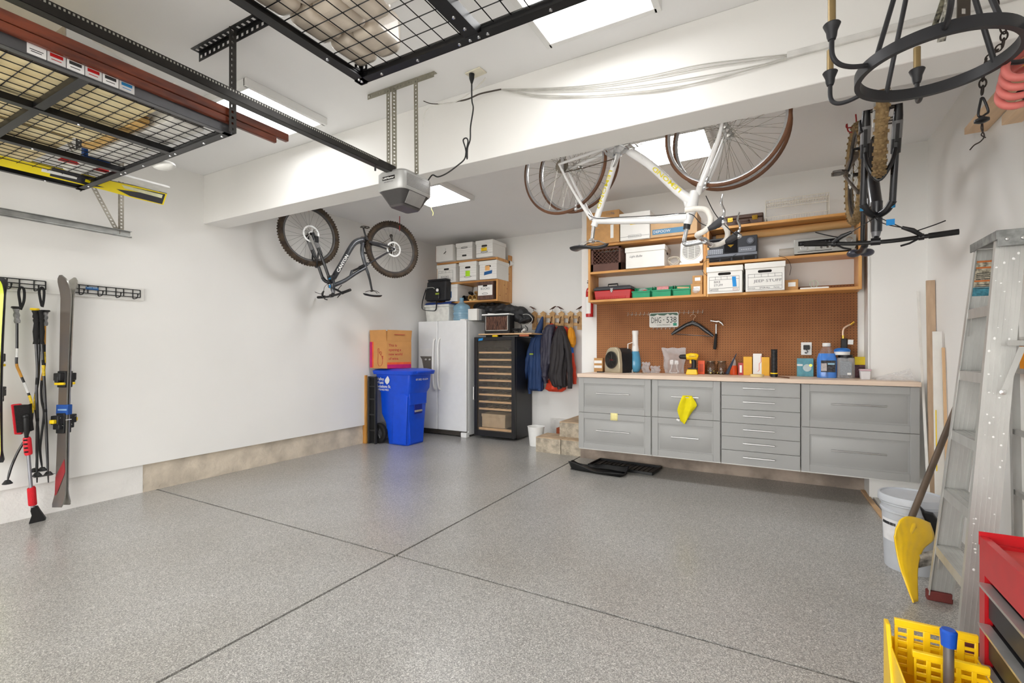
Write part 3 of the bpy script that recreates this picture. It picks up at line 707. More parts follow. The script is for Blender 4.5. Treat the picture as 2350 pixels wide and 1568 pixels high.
# handheld vacuum standing on end
x, Y, w, h = spot(1440, 1471, 855, 762); VB = M('vacuum_blue', (84,158,196), rough=.25, var=.04, coat=.4)
t = thing('handheld_vacuum', 'blue and white handheld vacuum standing nozzle up on the worktop', 'vacuum', (x, Y+.05, CT), 0)
m = MB(); m.lathe([(.03,0),(.055,.012),(.075,.05),(.078,.10),(.070,.16),(.056,.22),(.046,.245)], (0,0,0), n=28, sy=.85); m.build('dust_bowl', VB, t, local=True)
m = MB(); m.lathe([(.048,.245),(.052,.262),(.048,.275),(.042,.32),(.040,.43),(.046,.455),(.046,.48),(.040,.485)], (0,0,0), n=20, sy=.8); m.build('nozzle', WHITEP, t, local=True)
m = MB(); m.tube(smooth_path([(-.030,-.040,.03),(-.026,-.062,.09),(-.012,-.058,.16),(-.004,-.045,.20)],5), [.011]*16, 10, flat=.6); m.build('handle', WHITEP, t, local=True)
m = MB(); m.sph((.012,-.048,.11), .030,.012,.055, 16,12); m.build('side_panel', WHITEP, t, local=True)
m = MB(); m.bx(-.006,.02,-.034,-.028,.465,.482); m.build('latch', M('pale_lilac_plastic', (190,186,214), rough=.4), t, local=True, bevel=.002)
m = MB(); q = P(1447, 800, Y=5.50); m.tube([(q.x-.02,5.5,CT+.04),(q.x-.035,5.5,CT+.2),(q.x-.03,5.5,CT+.33),(q.x+.03,5.5,CT+.35),(q.x+.04,5.5,CT+.31)], .006, 8)
m.bx(q.x-.035,q.x+.03,5.47,5.54,CT,CT+.04); m.build('charging_stand', WHITEP, label='white wire charging stand behind the blue handheld vacuum', cat='stand', bevel=.003)
# little screws and crumbs
random.seed(3); m = MB()
for k in range(46):
    q = P(random.uniform(1440,1500), random.uniform(853,857), Z=CT); m.cb((q.x,q.y,CT+.004), random.uniform(.004,.014),random.uniform(.004,.008),.007,(0,0,random.random()*3), mi=random.randint(0,1))
m.build('loose_hardware', [M('tan_bits', (176,140,100), rough=.8), M('bits_grey', (120,116,110), rough=.6)], label='scatter of tiny screws and wood bits around the blue vacuum', cat='hardware', kind='stuff')
def bag(label, a, b, yb, yt, dep=.05, seed=1, amp=.012, flare=1.0, cat='bag', mat=None):
    x, Y, w, h = spot(a, b, yb, yt); rnd = random.Random(seed); ph = [rnd.uniform(0,6) for _ in range(6)]
    m = MB()
    def fn(sgn):
        def f(u, v):
            ww = w*(1+(flare-1)*v); xx = x+(u-.5)*ww
            pr = math.sin(math.pi*u)**.6*(1-v**3*.9)
            yy = Y+dep/2+sgn*dep/2*pr+amp*(math.sin(u*13+ph[0]+v*4)*.5+math.sin(v*17+ph[1]+u*3)*.5)*.6*(.4+v)
            return (xx+amp*.6*math.sin(v*9+ph[2]), yy, CT+.002+v*h+amp*.4*math.sin(u*15+ph[3])*v)
        return f
    m.grid(fn(-1), 26, 20); m.grid(fn(1), 26, 20)
    return m.build('plastic_bag', mat or M('clear_film'), label=label, cat=cat), x, Y, w, h
o, x, Y, w, h = bag('clear zip bag holding white plug adapters, beside the yellow drill', 1524, 1568, 856, 799, .07, 4, .010, 1.28)
t = thing('plug_adapter', 'white plug adapter with cable inside the clear zip bag', 'adapter', (x, Y+.035, CT+.10))
m = MB(); m.bx(-.045,-.005,-.012,.012,0,.05); m.build('plug_block', WHITEP, t, local=True, bevel=.004)
m = MB(); m.bx(.005,.048,-.012,.012,.0,.045); m.build('plug_block', WHITEP, t, local=True, bevel=.004)
m = MB(); m.tube(smooth_path([(-.025,0,0),(-.03,0,-.05),(-.05,0,-.09),(.02,0,-.093),(.045,0,-.08),(.03,0,-.04),(.03,0,0)],6), .004, 6); m.build('cable', WHITEP, t, local=True)
bag('small crumpled clear bag lying left of the green pen', 1472, 1490, 853, 832, .04, 9, .012)
bag('flattened crumpled clear bag lying in front of pegboard', 1492, 1514, 853, 841, .05, 12, .01)
def pen(label, a, b, ya, yb_, r, mats, name='marker_pen', cat='pen'):
    A, B = P(a, ya, Z=CT), P(b, yb_, Z=CT); A.z = B.z = CT+r; t = thing(name, label, cat, ((A.x+B.x)/2,(A.y+B.y)/2,CT))
    m = MB(); m.cyl(A, A.lerp(B,.7), r); m.build('barrel', mats[0], t)
    m = MB(); m.cyl(A.lerp(B,.7), B, r*1.06); m.build('cap', mats[1], t)
pen('green and white marker lying in front of the clear bags', 1512, 1485, 853, 852, .009, (WHITEP, M('pale_green_plastic', (168,214,140), rough=.4)))
pen('long white and green level pen lying before the zip bag', 1520, 1574, 854.5, 855.5, .008, (M('grey_green', (110,150,140), rough=.4), WHITEP))
pen('white marker with blue cap in front of the yellow drill', 1574, 1588, 855.5, 856, .008, (WHITEP, M('pen_blue', (30,90,160), rough=.4)))
# cordless drill
x, Y, w, h = spot(1571, 1608, 857, 809); Y = 5.36; DY = M('drill_yellow', (246,200,18), rough=.35, var=.02)
t = thing('cordless_drill', 'yellow and black cordless drill standing on its battery', 'drill', (x, Y, CT)); H_ = h
m = MB(); m.tube([(-.04,0,H_*.80),(.0,0,H_*.82),(.06,0,H_*.80),(.075,0,H_*.78)], [.030,.036,.036,.026], 16); m.build('motor_housing', DY, t, local=True)
m = MB(); m.tube([(-.115,0,H_*.80),(-.105,0,H_*.80),(-.075,0,H_*.80),(-.04,0,H_*.80)], [.010,.022,.025,.026], 18); m.build('chuck', BLACKP, t, local=True)
m = MB(); m.tube(smooth_path([(.028,0,H_*.72),(.036,0,H_*.5),(.030,0,H_*.25)],4), .020, 12, flat=1.2); m.build('grip', BLACKP, t, local=True)
m = MB(); m.bx(-.008,.012,-.008,.008,H_*.50,H_*.66); m.build('trigger', DY, t, local=True, bevel=.003)
m = MB(); m.frustum(-.045,.075,-.035,.035,0,-.03,.065,-.03,.03,H_*.24); m.build('battery', DY, t, local=True, bevel=.006)
m = MB(); m.bx(-.02,.07,-.031,.031,H_*.24,H_*.30); m.build('battery_clip', BLACKP, t, local=True, bevel=.004)
text('DEWALT', (-.012,-.0375,H_*.80), (1,0,0), (0,0,1), .013, BLACKP, t, local=True)
t, w, h, d = carton('tool_case', 'small orange plastic case right of the yellow drill', 'case', 1602, 1617, 856, 828, ORG, .04)
m = MB(); m.bx(-w*.3,w*.3,-d/2-.003,-d/2,h*.2,h*.75); m.build('cover', M('orange_dark', (204,72,26), rough=.4), t, local=True, bevel=.002)
def jar(label, a, b, yb, yt, fill):
    x, Y, w, h = spot(a, b, yb, yt); r = w/2; t = thing('glass_jar', label, 'jar', (x, Y+r, CT))
    m = MB(); m.lathe([(0,.001),(r*.95,.001),(r,.008),(r,h*.72),(r*.8,h*.85),(r*.8,h*.97),(r*.74,h*.97),(r*.74,h*.85),(r*.93,h*.72),(r*.93,.01),(0,.006)], n=28, cap=False); m.build('glass', GLASS, t, local=True)
    m = MB(); m.lathe([(r*.82,h*.93),(r*.86,h*.93),(r*.86,h),(0,h)], n=28); m.build('rim', M('jar_lid', (120,104,88), rough=.35, metal=.5, var=.05), t, local=True)
    rnd = random.Random(int(a)); m = MB()
    for k in range(90):
        a_, q_ = rnd.uniform(0,6.28), math.sqrt(rnd.random())*r*.8; hh = rnd.uniform(.012, h*fill)
        m.cb((q_*math.cos(a_), q_*math.sin(a_), hh), .012,.006,.005, (rnd.random()*3,rnd.random()*3,rnd.random()*3), mi=k % 3)
    m.build('contents', [M('brass'), M('tan_bits'), STEEL], t, local=True, kind='stuff')
jar('glass jar of brass coloured screws, left of the pair', 1618, 1642, 858, 829, .36)
jar('glass jar of steel washers, right of the pair', 1643, 1667, 858, 829, .2)
# dark caulking scoop
A, B = P(1668, 858, Y=5.40), P(1690, 812, Y=5.46); A.z = CT+.012; NV = M('navy_plastic', (44,58,76), rough=.45, var=.05)
m = MB(); m.tube([A, A.lerp(B,.35), A.lerp(B,.7), B], [.026,.022,.012,.006], 12, flat=.5); m.build('scoop', NV, label='dark blue tapered scoop leaning between the jars and orange bottle', cat='scoop')
x, Y, w, h = spot(1675, 1692, 860, 822); t = thing('glue_bottle', 'squat orange bottle with clear pointed cap', 'bottle', (x, Y+.03, CT)); r = w/2
m = MB(); m.lathe([(0,0),(r,0),(r,h*.45),(r*.8,h*.55),(0,h*.55)], n=20); m.build('bottle_body', ORG, t, local=True)
m = MB(); m.lathe([(r*.7,h*.55),(r*.62,h*.8),(r*.2,h),(0,h)], n=16); m.build('cap', M('clear_cap', (225,215,210), rough=.15, alpha=.6), t, local=True)
t, w, h, d = carton('small_box', 'small red and white carton between orange bottle and yellow box', 'box', 1694, 1706, 861, 833, RED, .03)
m = MB(); m.bx(-w*.22,w*.22,-d/2-.001,-d/2+.001,h*.2,h*.8); m.build('window', WHITEP, t, local=True, smooth=0)
AMB = M('amber_box', (240,182,60), rough=.6, var=.03)
carton('staple_box', 'amber carton left of the tall white carton', 'box', 1706, 1726, 861, 819, AMB, .05)
t, w, h, d = carton('tall_carton', 'tall white carton with orange zigzag print behind the tape roll', 'box', 1728, 1748, 859, 812, WHITEP, .04)
m = MB(); m.tube([(w*.05,-d/2-.001,h*.18),(w*.22,-d/2-.001,h*.24),(w*.22,-d/2-.001,h*.55),(w*.42,-d/2-.001,h*.62),(w*.42,-d/2-.001,h*.9)], .002, 4); m.build('zigzag_print', ORG, t, local=True)
t, w, h, d = carton('staple_box', 'amber carton right of the tall white carton', 'box', 1748, 1766, 862, 820, AMB, .05)
x, Y, w, h = spot(1721, 1753, 865, 855); t = thing('tape_roll', 'cream masking tape roll lying flat in front of white carton', 'tape', (x, Y+.02, CT)); r = w/2
m = MB(); m.lathe([(r*.62,0),(r,0),(r,.024),(r*.62,.024),(r*.62,0)], n=36, cap=False); m.build('tape', M('masking_tape', (236,216,160), rough=.6, var=.02), t, local=True)
m = MB(); m.lathe([(r*.58,0),(r*.62,0),(r*.62,.024),(r*.58,.024),(r*.58,0)], n=36, cap=False); m.build('core', KRAFT, t, local=True)
x, Y, w, h = spot(1769, 1784, 866, 802); t = thing('tool_canister', 'tall black ribbed canister with yellow ring', 'canister', (x, Y+.03, CT)); r = w/2
pr = [(0,0),(r*1.15,0),(r*1.15,.03),(r,.035)]
for k in range(6): z0 = .045+(h-.05)*k/6; pr += [(r*.92,z0),(r,z0+.006),(r,z0+(h-.05)/6-.008),(r*.92,z0+(h-.05)/6-.002)]
pr += [(r*1.05,h-.004),(r*1.05,h),(0,h)]
m = MB(); m.lathe(pr, n=28); m.build('canister_body', BLACKP, t, local=True)
m = MB(); m.lathe([(r*1.16,.03),(r*1.18,.03),(r*1.18,.042),(r*1.0,.042)], n=28); m.build('ring', YEL, t, local=True)
A, B = P(1766, 864, Z=CT), P(1812, 869, Z=CT); A.z = B.z = CT+.006; m = MB(); m.ob(A+V((0,-.01,-.005)), B-A, (0,.022,0), (0,0,.010)); m.build('wood_strip', M('old_wood', (120,80,56), rough=.7, var=.1), label='thin dark wooden strip lying at the front of the worktop', cat='strip', bevel=.002)
A, B = P(1800, 857, Z=CT), P(1847, 863, Z=CT); A.z = B.z = CT+.018; t = thing('screwdriver', 'yellow and black stubby ratchet screwdriver lying on its side', 'screwdriver', ((A.x+B.x)/2,(A.y+B.y)/2,CT))
m = MB(); m.tube([A.lerp(B,.30), A.lerp(B,.4), A.lerp(B,.95), B], [.014,.018,.018,.010], 14); m.build('handle', BLACKP, t)
m = MB(); m.cyl(A.lerp(B,.24), A.lerp(B,.36), .0185); m.build('yellow_collar', YEL, t)
m = MB(); m.tube([A, A.lerp(B,.1), A.lerp(B,.24)], [.006,.014,.015], 12); m.build('chuck', M('dark_steel', (110,112,112), rough=.35, metal=.8), t)
t, w, h, d = carton('bulb_box', 'teal printed light bulb carton below the wall outlet', 'box', 1829, 1867, 862, 823, TEAL, .10)
m = MB(); m.lathe([(0,0),(.036,0),(.036,.001),(0,.001)], (w*.12,-d/2,h*.48), (0,-1,0), 24); m.build('printed_circle', M('print_pale', (206,222,222), rough=.6), t, local=True, smooth=0)
m = MB(); m.lathe([(0,0),(.013,0),(.013,.001),(0,.001)], (w*.33,-d/2-.0006,h*.62), (0,-1,0), 20); m.build('printed_seal', M('brass'), t, local=True, smooth=0)
m = MB(); m.bx(-w*.5,-w*.15,-d/2-.0012,-d/2,h*.58,h*.68); m.build('printed_band', WHITEP, t, local=True, smooth=0)
m = MB(); q = P(1868, 861, Z=CT); m.tube(smooth_path([(q.x-.05,q.y,CT+.006),(q.x,q.y-.02,CT+.02),(q.x+.04,q.y+.01,CT+.008),(q.x+.01,q.y+.03,CT+.03),(q.x-.03,q.y,CT+.014),(q.x+.06,q.y-.02,CT+.02),(q.x+.10,q.y-.03,CT+.16),(q.x+.13,q.y-.04,CT+.15),(q.x+.15,q.y-.05,CT+.02),(q.x+.18,q.y-.06,CT+.01)],7), .0028, 6)
m.build('adapter_cable', BLACKP, label='thin black adapter cable tangled by the blue jug', cat='cable')
# blue washer fluid jug
x, Y, w, h = spot(1875, 1922, 868, 787); t = thing('fluid_jug', 'clear gallon jug of bright blue washer fluid with white cap', 'jug', (x, Y+.07, CT)); a_ = w/2
BLU = M('washer_fluid', (14,124,222), rough=.15, var=.02, coat=.5)
def sqr(m, lv, n=28, pw=4):
    vs = []; fs = []
    for (rx, z) in lv:
        for j in range(n):
            th = 2*math.pi*j/n; c_, s_ = math.cos(th), math.sin(th)
            k = (abs(c_)**pw+abs(s_)**pw)**(-1/pw); vs.append((rx*k*c_, min(rx,.075)*k*s_, z))
    for i in range(len(lv)-1):
        for j in range(n): j2 = (j+1) % n; fs.append((i*n+j,i*n+j2,(i+1)*n+j2,(i+1)*n+j))
    fs.append(tuple(range(n))[::-1]); fs.append(tuple((len(lv)-1)*n+j for j in range(n))); m.add(vs, fs)
m = MB(); sqr(m, [(a_*.97,.002),(a_*.985,.02),(a_*.985,h*.55),(a_*.80,h*.70)]); m.build('fluid', BLU, t, local=True, bevel=0)
m = MB(); sqr(m, [(a_,0),(a_,.02),(a_,h*.55),(a_*.82,h*.70),(a_*.45,h*.86),(a_*.36,h*.90)]); m.build('jug_wall', M('jug_clear', (235,240,246), rough=.08, alpha=.07), t, local=True)
m = MB(); m.lathe([(a_*.40,h*.90),(a_*.42,h*.91),(a_*.42,h*.985),(a_*.36,h),(0,h)], n=24); m.build('cap', WHITEP, t, local=True)
m = MB(); m.bx(-a_*.62,a_*.82,-.0765,-.0755,h*.17,h*.50); m.build('label', M('label_dark', (56,56,66), rough=.5, var=.4, scale=60), t, local=True, smooth=0)
m = MB(); m.bx(-a_*.60,-a_*.05,-.078,-.0765,h*.20,h*.42); m.build('label_panel', M('label_pale', (196,190,190), rough=.6, var=.1, scale=80), t, local=True, smooth=0)
m = MB(); m.bx(a_*.05,a_*.72,-.078,-.0765,h*.38,h*.43); m.build('label_stripe', M('stripe_pale_blue', (150,190,214), rough=.6), t, local=True, smooth=0)
m = MB(); m.tube(smooth_path([(.01,-.066,h*.60),(.014,-.075,h*.72),(.01,-.055,h*.86)],4), .011, 10); m.build('handle', M('jug_clear'), t, local=True)
# clear square jar with black lid, blue can on top
x, Y, w, h = spot(1921, 1963, 869, 815); t = thing('storage_jar', 'clear square plastic jar with black lid and grey label', 'jar', (x, Y+.06, CT)); a_ = w/2
m = MB(); sqr(m, [(a_*.95,0),(a_,.012),(a_,h*.78),(a_*.9,h*.88)], pw=6); m.build('jar_wall', CLEAR, t, local=True)
m = MB(); m.bx(-a_*.5,a_*.5,-.04,.04,.004,h*.6); m.build('contents', M('grey_contents', (150,152,160), rough=.6, var=.3, scale=50), t, local=True, bevel=.01)
m = MB(); m.lathe([(a_*.93,h*.86),(a_*.96,h*.86),(a_*.96,h),(0,h)], n=32, sy=.85); m.build('lid', BLACKP, t, local=True)
m = MB(); m.bx(-a_*.66,a_*.6,-.0765,-.0755,h*.14,h*.72); m.build('label', M('label_grey', (150,156,162), rough=.6, var=.08, scale=90), t, local=True, smooth=0)
m = MB(); m.bx(a_*.1,a_*.5,-.078,-.0765,h*.16,h*.25); m.build('price_tag', WHITEP, t, local=True, smooth=0)
jt = CT+h; xj, yj = x, Y+.06
t = thing('small_tub', 'small white tub with domed blue lid on top of the jar', 'tub', (xj-.025, yj, jt))
m = MB(); m.lathe([(0,0),(.060,0),(.062,.034),(0,.034)], n=28); m.build('tub_body', WHITEP, t, local=True)
m = MB(); m.lathe([(.064,.030),(.064,.046),(.052,.058),(.03,.064),(0,.066)], n=28); m.build('lid', M('lid_blue', (40,120,205), rough=.4), t, local=True)
# torch
q = P(1938, 800, Y=5.50); t = thing('gas_torch', 'black soldering torch with bent brass burner tube behind the jar', 'torch', (q.x, 5.50, CT))
m = MB(); m.lathe([(0,0),(.038,0),(.038,.16),(.030,.19),(.016,.20),(0,.20)], n=24); m.build('gas_cylinder', NV, t, local=True)
zt = P(1938,777,Y=5.5).z-CT; m = MB(); m.bx(-.028,.022,-.02,.02,.195,zt); m.build('handle', BLACKP, t, local=True, bevel=.008)
z2 = P(1936,755,Y=5.5).z-CT; z3 = P(1951,740,Y=5.5).z-CT
m = MB(); m.tube(smooth_path([(-.01,0,zt),(-.012,0,z2-.03),(.0,0,z2+.01),(.055,0,z3-.015)],5), [.008]*15+[.009], 10); m.build('burner_tube', M('copper_white', (226,196,170), rough=.3, metal=.4), t, local=True)
m = MB(); m.cyl((.045,0,z3-.025),(.075,0,z3+.004), .010, n=14); m.cyl((-.01,0,zt-.005),(-.011,0,zt+.03), .012, n=14); m.build('brass_fitting', M('brass'), t, local=True)
m = MB(); m.cb((.045,-.022,zt-.035), .042,.002,.045,(0,.05,0)); m.build('tag', WHITEP, t, local=True)
# yellow pack on dark carton, white tub
t, w, h, d = carton('dark_carton', 'maroon and grey carton under the yellow pack', 'box', 1962, 1989, 862, 838, M('maroon_print', (116,78,88), rough=.6, var=.2, scale=40), .09)
x, Y, ww, hh = spot(1962, 1989, 862, 838)
m = MB(); m.bx(x-ww/2,x+ww*.38,Y+.005,Y+.085,CT+hh,CT+hh+.075); o = m.build('fuse_pack', M('yellow_print', (236,206,30), rough=.5, var=.05), label='yellow blister pack lying on the maroon carton', cat='pack', bevel=.002)
x, Y, w, h = spot(1974, 2000, 872, 848); t = thing('plastic_tub', 'small white lidded plastic tub at the right end of worktop', 'tub', (x, Y+.045, CT))
m = MB(); m.frustum(-w*.40,w*.40,-.035,.035,0,-w*.47,w*.47,-.042,.042,h*.84); m.build('tub_body', M('milky_plastic', (220,220,222), rough=.4, var=.02), t, local=True, bevel=.004)
m = MB(); m.bx(-w/2,w/2,-.046,.046,h*.84,h); m.build('lid', M('tub_lid', (214,180,190), rough=.4), t, local=True, bevel=.003)
# wall outlet with black adapter
q = P(1850.5, 801, Y=5.555); t = thing('wall_outlet', 'white double wall outlet with black adapter set in the pegboard', 'outlet', (q.x, 5.55, q.z-.06))
m = MB(); m.bx(-.045,.045,-.006,.004,0,.125); m.build('cover_plate', WHITEP, t, local=True, bevel=.002)
m = MB(); m.bx(-.026,.026,-.04,-.006,.052,.098); m.build('plug_block', BLACKP, t, local=True, bevel=.004)
m = MB(); m.tube(smooth_path([(.0,-.025,.052),(.01,-.03,.03),(-.015,-.028,.022),(.005,-.03,.012)],5), .003, 6); m.build('cable', BLACKP, t, local=True)
# peg hook rails
HK = M('zinc_hook', (196,190,182), rough=.35, metal=.7)
def hookrail(label, a, b, ya, yb_, n=6):
    A, B = P(a, ya, Y=5.548), P(b, yb_, Y=5.548); t = thing('hook_rail', label, 'hook rail', A.lerp(B,.5), group='wire peg hook rails')
    m = MB(); m.cyl(A, B, .0022, n=6); m.build('rail', HK, t)
    for k in range(n):
        c = A.lerp(B, k/(n-1)); m = MB()
        m.tube(smooth_path([c+V((0,.004,.018)), c+V((0,-.012,.020)), c+V((0,-.006,0)), c+V((0,-.012,-.016)), c+V((0,-.034,-.018)), c+V((0,-.036,-.008))],3), .0022, 6); m.build('hook', HK, t)
hookrail('silver wire hook rail left of the license plate', 1442, 1489, 722, 721)
hookrail('silver wire hook rail right of the license plate', 1560, 1613, 718, 716)
hookrail('silver wire hook rail just below the license plate', 1500, 1548, 753, 752)
# license plate
A, B = P(1490, 752, Y=5.53), P(1557, 718, Y=5.53); w, h = B.x-A.x, (P(1490,752,Y=5.53)-P(1490,718.5,Y=5.53)).length
t = thing('license_plate', 'white and green license plate reading DHG 538 on the pegboard', 'license plate', ((A.x+B.x)/2, 5.535, A.z))
def rr(x0,x1,z0,z1,r): 
    o_=[]
    for (cx,cz,a0) in ((x1-r,z0+r,-90),(x1-r,z1-r,0),(x0+r,z1-r,90),(x0+r,z0+r,180)):
        for k in range(6): o_.append((cx+r*math.cos(R(a0+18*k)), cz+r*math.sin(R(a0+18*k))))
    return o_
PW = M('plate_white', (214,216,210), rough=.4, var=.02); PG = M('plate_green', (38,88,64), rough=.4)
m = MB(); m.prism(rr(-w/2,w/2,0,h,.018), (0,0,0),(1,0,0),(0,0,1),(0,.003,0)); m.build('plate', PW, t, local=True)
m = MB(); pts = rr(-w/2+.007,w/2-.007,.007,h-.007,.014)
m.prism([(-w/2+.008,h-.020),(-w/2+.008,h*.80),(-w*.36,h*.77),(-w*.30,h*.80),(-w*.22,h*.885),(-w*.15,h*.82),(-w*.05,h*.80),(w*.02,h*.79),(w*.14,h*.90),(w*.22,h*.80),(w*.30,h*.86),(w*.40,h*.79),(w/2-.008,h*.78),(w/2-.008,h-.020),(w/2-.02,h-.008),(-w/2+.02,h-.008)], (0,-.0008,0),(1,0,0),(0,0,1),(0,.001,0)); m.build('mountain_print', PG, t, local=True, smooth=0)
text('DHG', (-w*.44,-.0005,h*.30), (1,0,0), (0,0,1), h*.40, M('plate_ink', (44,56,50), rough=.5), t, local=True, width=w*.34)
text('538', (w*.08,-.0005,h*.30), (1,0,0), (0,0,1), h*.40, M('plate_ink'), t, local=True, width=w*.34)
m = MB(); m.lathe([(0,0),(.006,0),(.006,.001),(0,.001)], (0,0,h*.5), (0,-1,0), 12); m.build('dot', M('plate_ink'), t, local=True, smooth=0)
text('COLORADO', (-w*.24,-.0005,h*.12), (1,0,0), (0,0,1), h*.09, M('plate_ink'), t, local=True, width=w*.46)
m = MB(); m.bx(w*.32,w*.44,-.0015,0,h*.09,h*.27); m.build('sticker', M('teal_sticker', (30,150,120), rough=.5), t, local=True, smooth=0)
# hanger
HB = M('hanger_black', (30,30,32), rough=.3, var=.04, coat=.3); yh = 5.50
def pw(x, y, Y=yh): return P(x, y, Y=Y)
c = pw(1589, 742); t = thing('coat_hanger', 'wide black coat hanger hooked on the pegboard', 'hanger', c)
m = MB(); m.tube([pw(1541,768),pw(1552,760),pw(1575,746),pw(1589,741),pw(1604,747),pw(1624,762),pw(1637,772)], [.008,.013,.013,.017,.013,.013,.008], 12, flat=1.6); m.build('shoulders', HB, t)
m = MB(); m.cyl(pw(1549,767), pw(1631,772), .004, n=8); m.build('trouser_bar', HB, t)
m = MB(); m.tube(smooth_path([pw(1590,740),pw(1592,731),pw(1596,727),pw(1595,723),pw(1591,721.5),pw(1586,723),pw(1584,727)],5), .003, 8); m.build('hook', M('copper_white'), t)
# hammer
t = thing('claw_hammer', 'claw hammer with black grip hanging head up on the pegboard', 'hammer', pw(1644,780,5.51))
m = MB(); m.tube([pw(1640,802,5.51),pw(1641,795,5.51),pw(1642,780,5.51),pw(1643.5,766,5.51)], [.015,.018,.015,.012], 14, flat=1.0); m.build('grip', BLACKR, t)
m = MB(); m.tube([pw(1643.5,767,5.51),pw(1643.5,744,5.51)], [.009,.008], 12); m.build('shaft', STEEL, t)
m = MB(); m.tube([pw(1631,736.5,5.51),pw(1634,736.5,5.51),pw(1634.5,736.8,5.51),pw(1641,738,5.51),pw(1645,738.5,5.51),pw(1650,737.5,5.51),pw(1656,742,5.51),pw(1660,747.5,5.51)], [.013,.013,.009,.011,.015,.010,.007,.002], 12, flat=[1,1,1,1,1,1.3,1.6,1.8]); m.build('head', STEEL, t)
# fire extinguisher on pier end
q = P(1354, 728, Y=5.50); t = thing('fire_extinguisher', 'red fire extinguisher half hidden behind the shelf side', 'fire extinguisher', (-1.995, 5.50, q.z))
m = MB(); r=.045; m.lathe([(0,0),(r*.9,0),(r,.012),(r,.30),(r*.8,.34),(r*.35,.36),(.012,.375),(0,.375)], n=28); m.build('cylinder', M('extinguisher_red', (190,24,30), rough=.25, coat=.5, var=.02), t, local=True)
m = MB(); m.grid(lambda u,v: ((r+.001)*math.sin(R(-55+90*u)), -(r+.001)*math.cos(R(-55+90*u)), .04+.20*v), 10, 3); m.build('label', WHITEP, t, local=True)
m = MB(); m.cyl((0,0,.37),(0,0,.40),.014); m.bx(-.008,.008,-.07,.02,.40,.412); m.bx(-.008,.008,-.06,.02,.425,.434); m.build('valve', BLACKP, t, local=True, bevel=.002)
# crumpled clear sheet on right end of worktop
m = MB(); m.grid(lambda u,v: (.72+.26*u, 5.02+.22*v, CT+.003+.085*u*v*v+.012*math.sin(u*9+v*6)*math.sin(v*3.1)+.012*v), 18, 18)
m.build('plastic_sheet', M('clear_film'), label='crumpled clear plastic sheet at the right end of the worktop', cat='sheet')
# ================================================================ refrigerator corner
FW = M('fridge_white', (232,233,233), rough=.32, var=.008, bump=.05, bscale=300)
# --- refrigerator
fx0, fx1, fy, fz = -5.03, -4.105, 5.95, 1.775
t = thing('refrigerator', 'white side-by-side refrigerator with door dispenser', 'refrigerator', ((fx0+fx1)/2, 6.27, 0))
m = MB(); m.bx(fx0, fx1, fy+.07, 6.585, .03, fz-.01); m.build('cabinet', FW, t, bevel=.006)
xs = P(1004, 800, Y=fy).x
for (a, b) in ((fx0, xs-.004), (xs+.004, fx1)):
    m = MB(); m.bx(a, b, fy, fy+.065, .09, fz); m.build('door', FW, t, bevel=.012, seg=3)
for sx in (-1, 1):
    x = xs+sx*.045; m = MB()
    m.tube(smooth_path([(x,fy+.005,1.50),(x,fy-.035,1.47),(x,fy-.055,1.35),(x+sx*.004,fy-.06,1.1),(x,fy-.055,.85),(x,fy-.035,.74),(x,fy+.005,.71)],6), .017, 12, flat=.8)
    m.build('door_handle', WHITEP, t)
m = MB(); m.bx(fx0+.02, fx1-.02, fy+.04, fy+.06, .02, .085); m.build('toe_grille', M('grille_brown', (70,64,58), rough=.6), t)
m = MB(); m.bx(fx1-.10, fx1, fy+.0, fy+.09, 0, .075); m.build('hinge_cover', WHITEP, t, bevel=.006)
m = MB(); m.bx(fx1-.12, fx1-.03, fy+.01, fy+.09, fz-.01, fz+.018); m.build('top_hinge', WHITEP, t, bevel=.006)
dx0, dx1 = P(964,800,Y=fy).x, P(997,800,Y=fy).x; dz1 = P(980,801,Y=fy-.01).z; dz0 = P(980,848,Y=fy-.01).z
m = MB(); m.bx(dx0, dx1, fy-.012, fy+.002, dz0-.06, dz1); m.build('dispenser_panel', WHITEP, t, bevel=.004)
m = MB(); zt = P(980,818,Y=fy-.01).z; m.poly3([(dx0+.01,fy-.0135,zt),(dx1-.005,fy-.0135,zt),(dx1-.01,fy-.0135,dz0-.04),(dx0+.09,fy-.0135,dz0-.02),(dx0+.05,fy-.0135,zt-.05)], (0,.002,0)); m.build('dispenser_recess', M('dispenser_grey', (118,112,104), rough=.4), t, smooth=0)
for k in (.45, .72):
    m = MB(); xx = dx0+(dx1-dx0)*k; m.lathe([(.016,0),(.012,.02),(0,.022)], (xx,fy-.012,zt-.05), (0,-1,0), 12); m.build('dispenser_lever', M('lever_light', (216,214,208), rough=.4), t)
# --- wine refrigerator
wx0, wx1, wy, wz = P(1088,800,Y=6.03).x, P(1181,800,Y=6.03).x, 6.03, 1.515
BK = M('wine_cooler_black', (32,31,33), rough=.35, var=.05)
t = thing('wine_refrigerator', 'tall black glass-door wine refrigerator with wooden racks', 'wine refrigerator', ((wx0+wx1)/2, 6.3, 0))
m = MB(); m.bx(wx0, wx1, wy+.055, wy+.075, .03, .10); m.bx(wx0, wx0+.03, wy+.055, 6.585, .03, wz); m.bx(wx1-.03, wx1, wy+.055, 6.585, .03, wz)
m.bx(wx0+.03, wx1-.03, 6.56, 6.585, .03, wz); m.bx(wx0+.03, wx1-.03, wy+.055, 6.56, wz-.03, wz); m.bx(wx0+.03, wx1-.03, wy+.075, 6.56, .03, .08)
m.build('cabinet', BK, t, bevel=.003)
m = MB(); fr = .055; z0, z1 = .045, wz
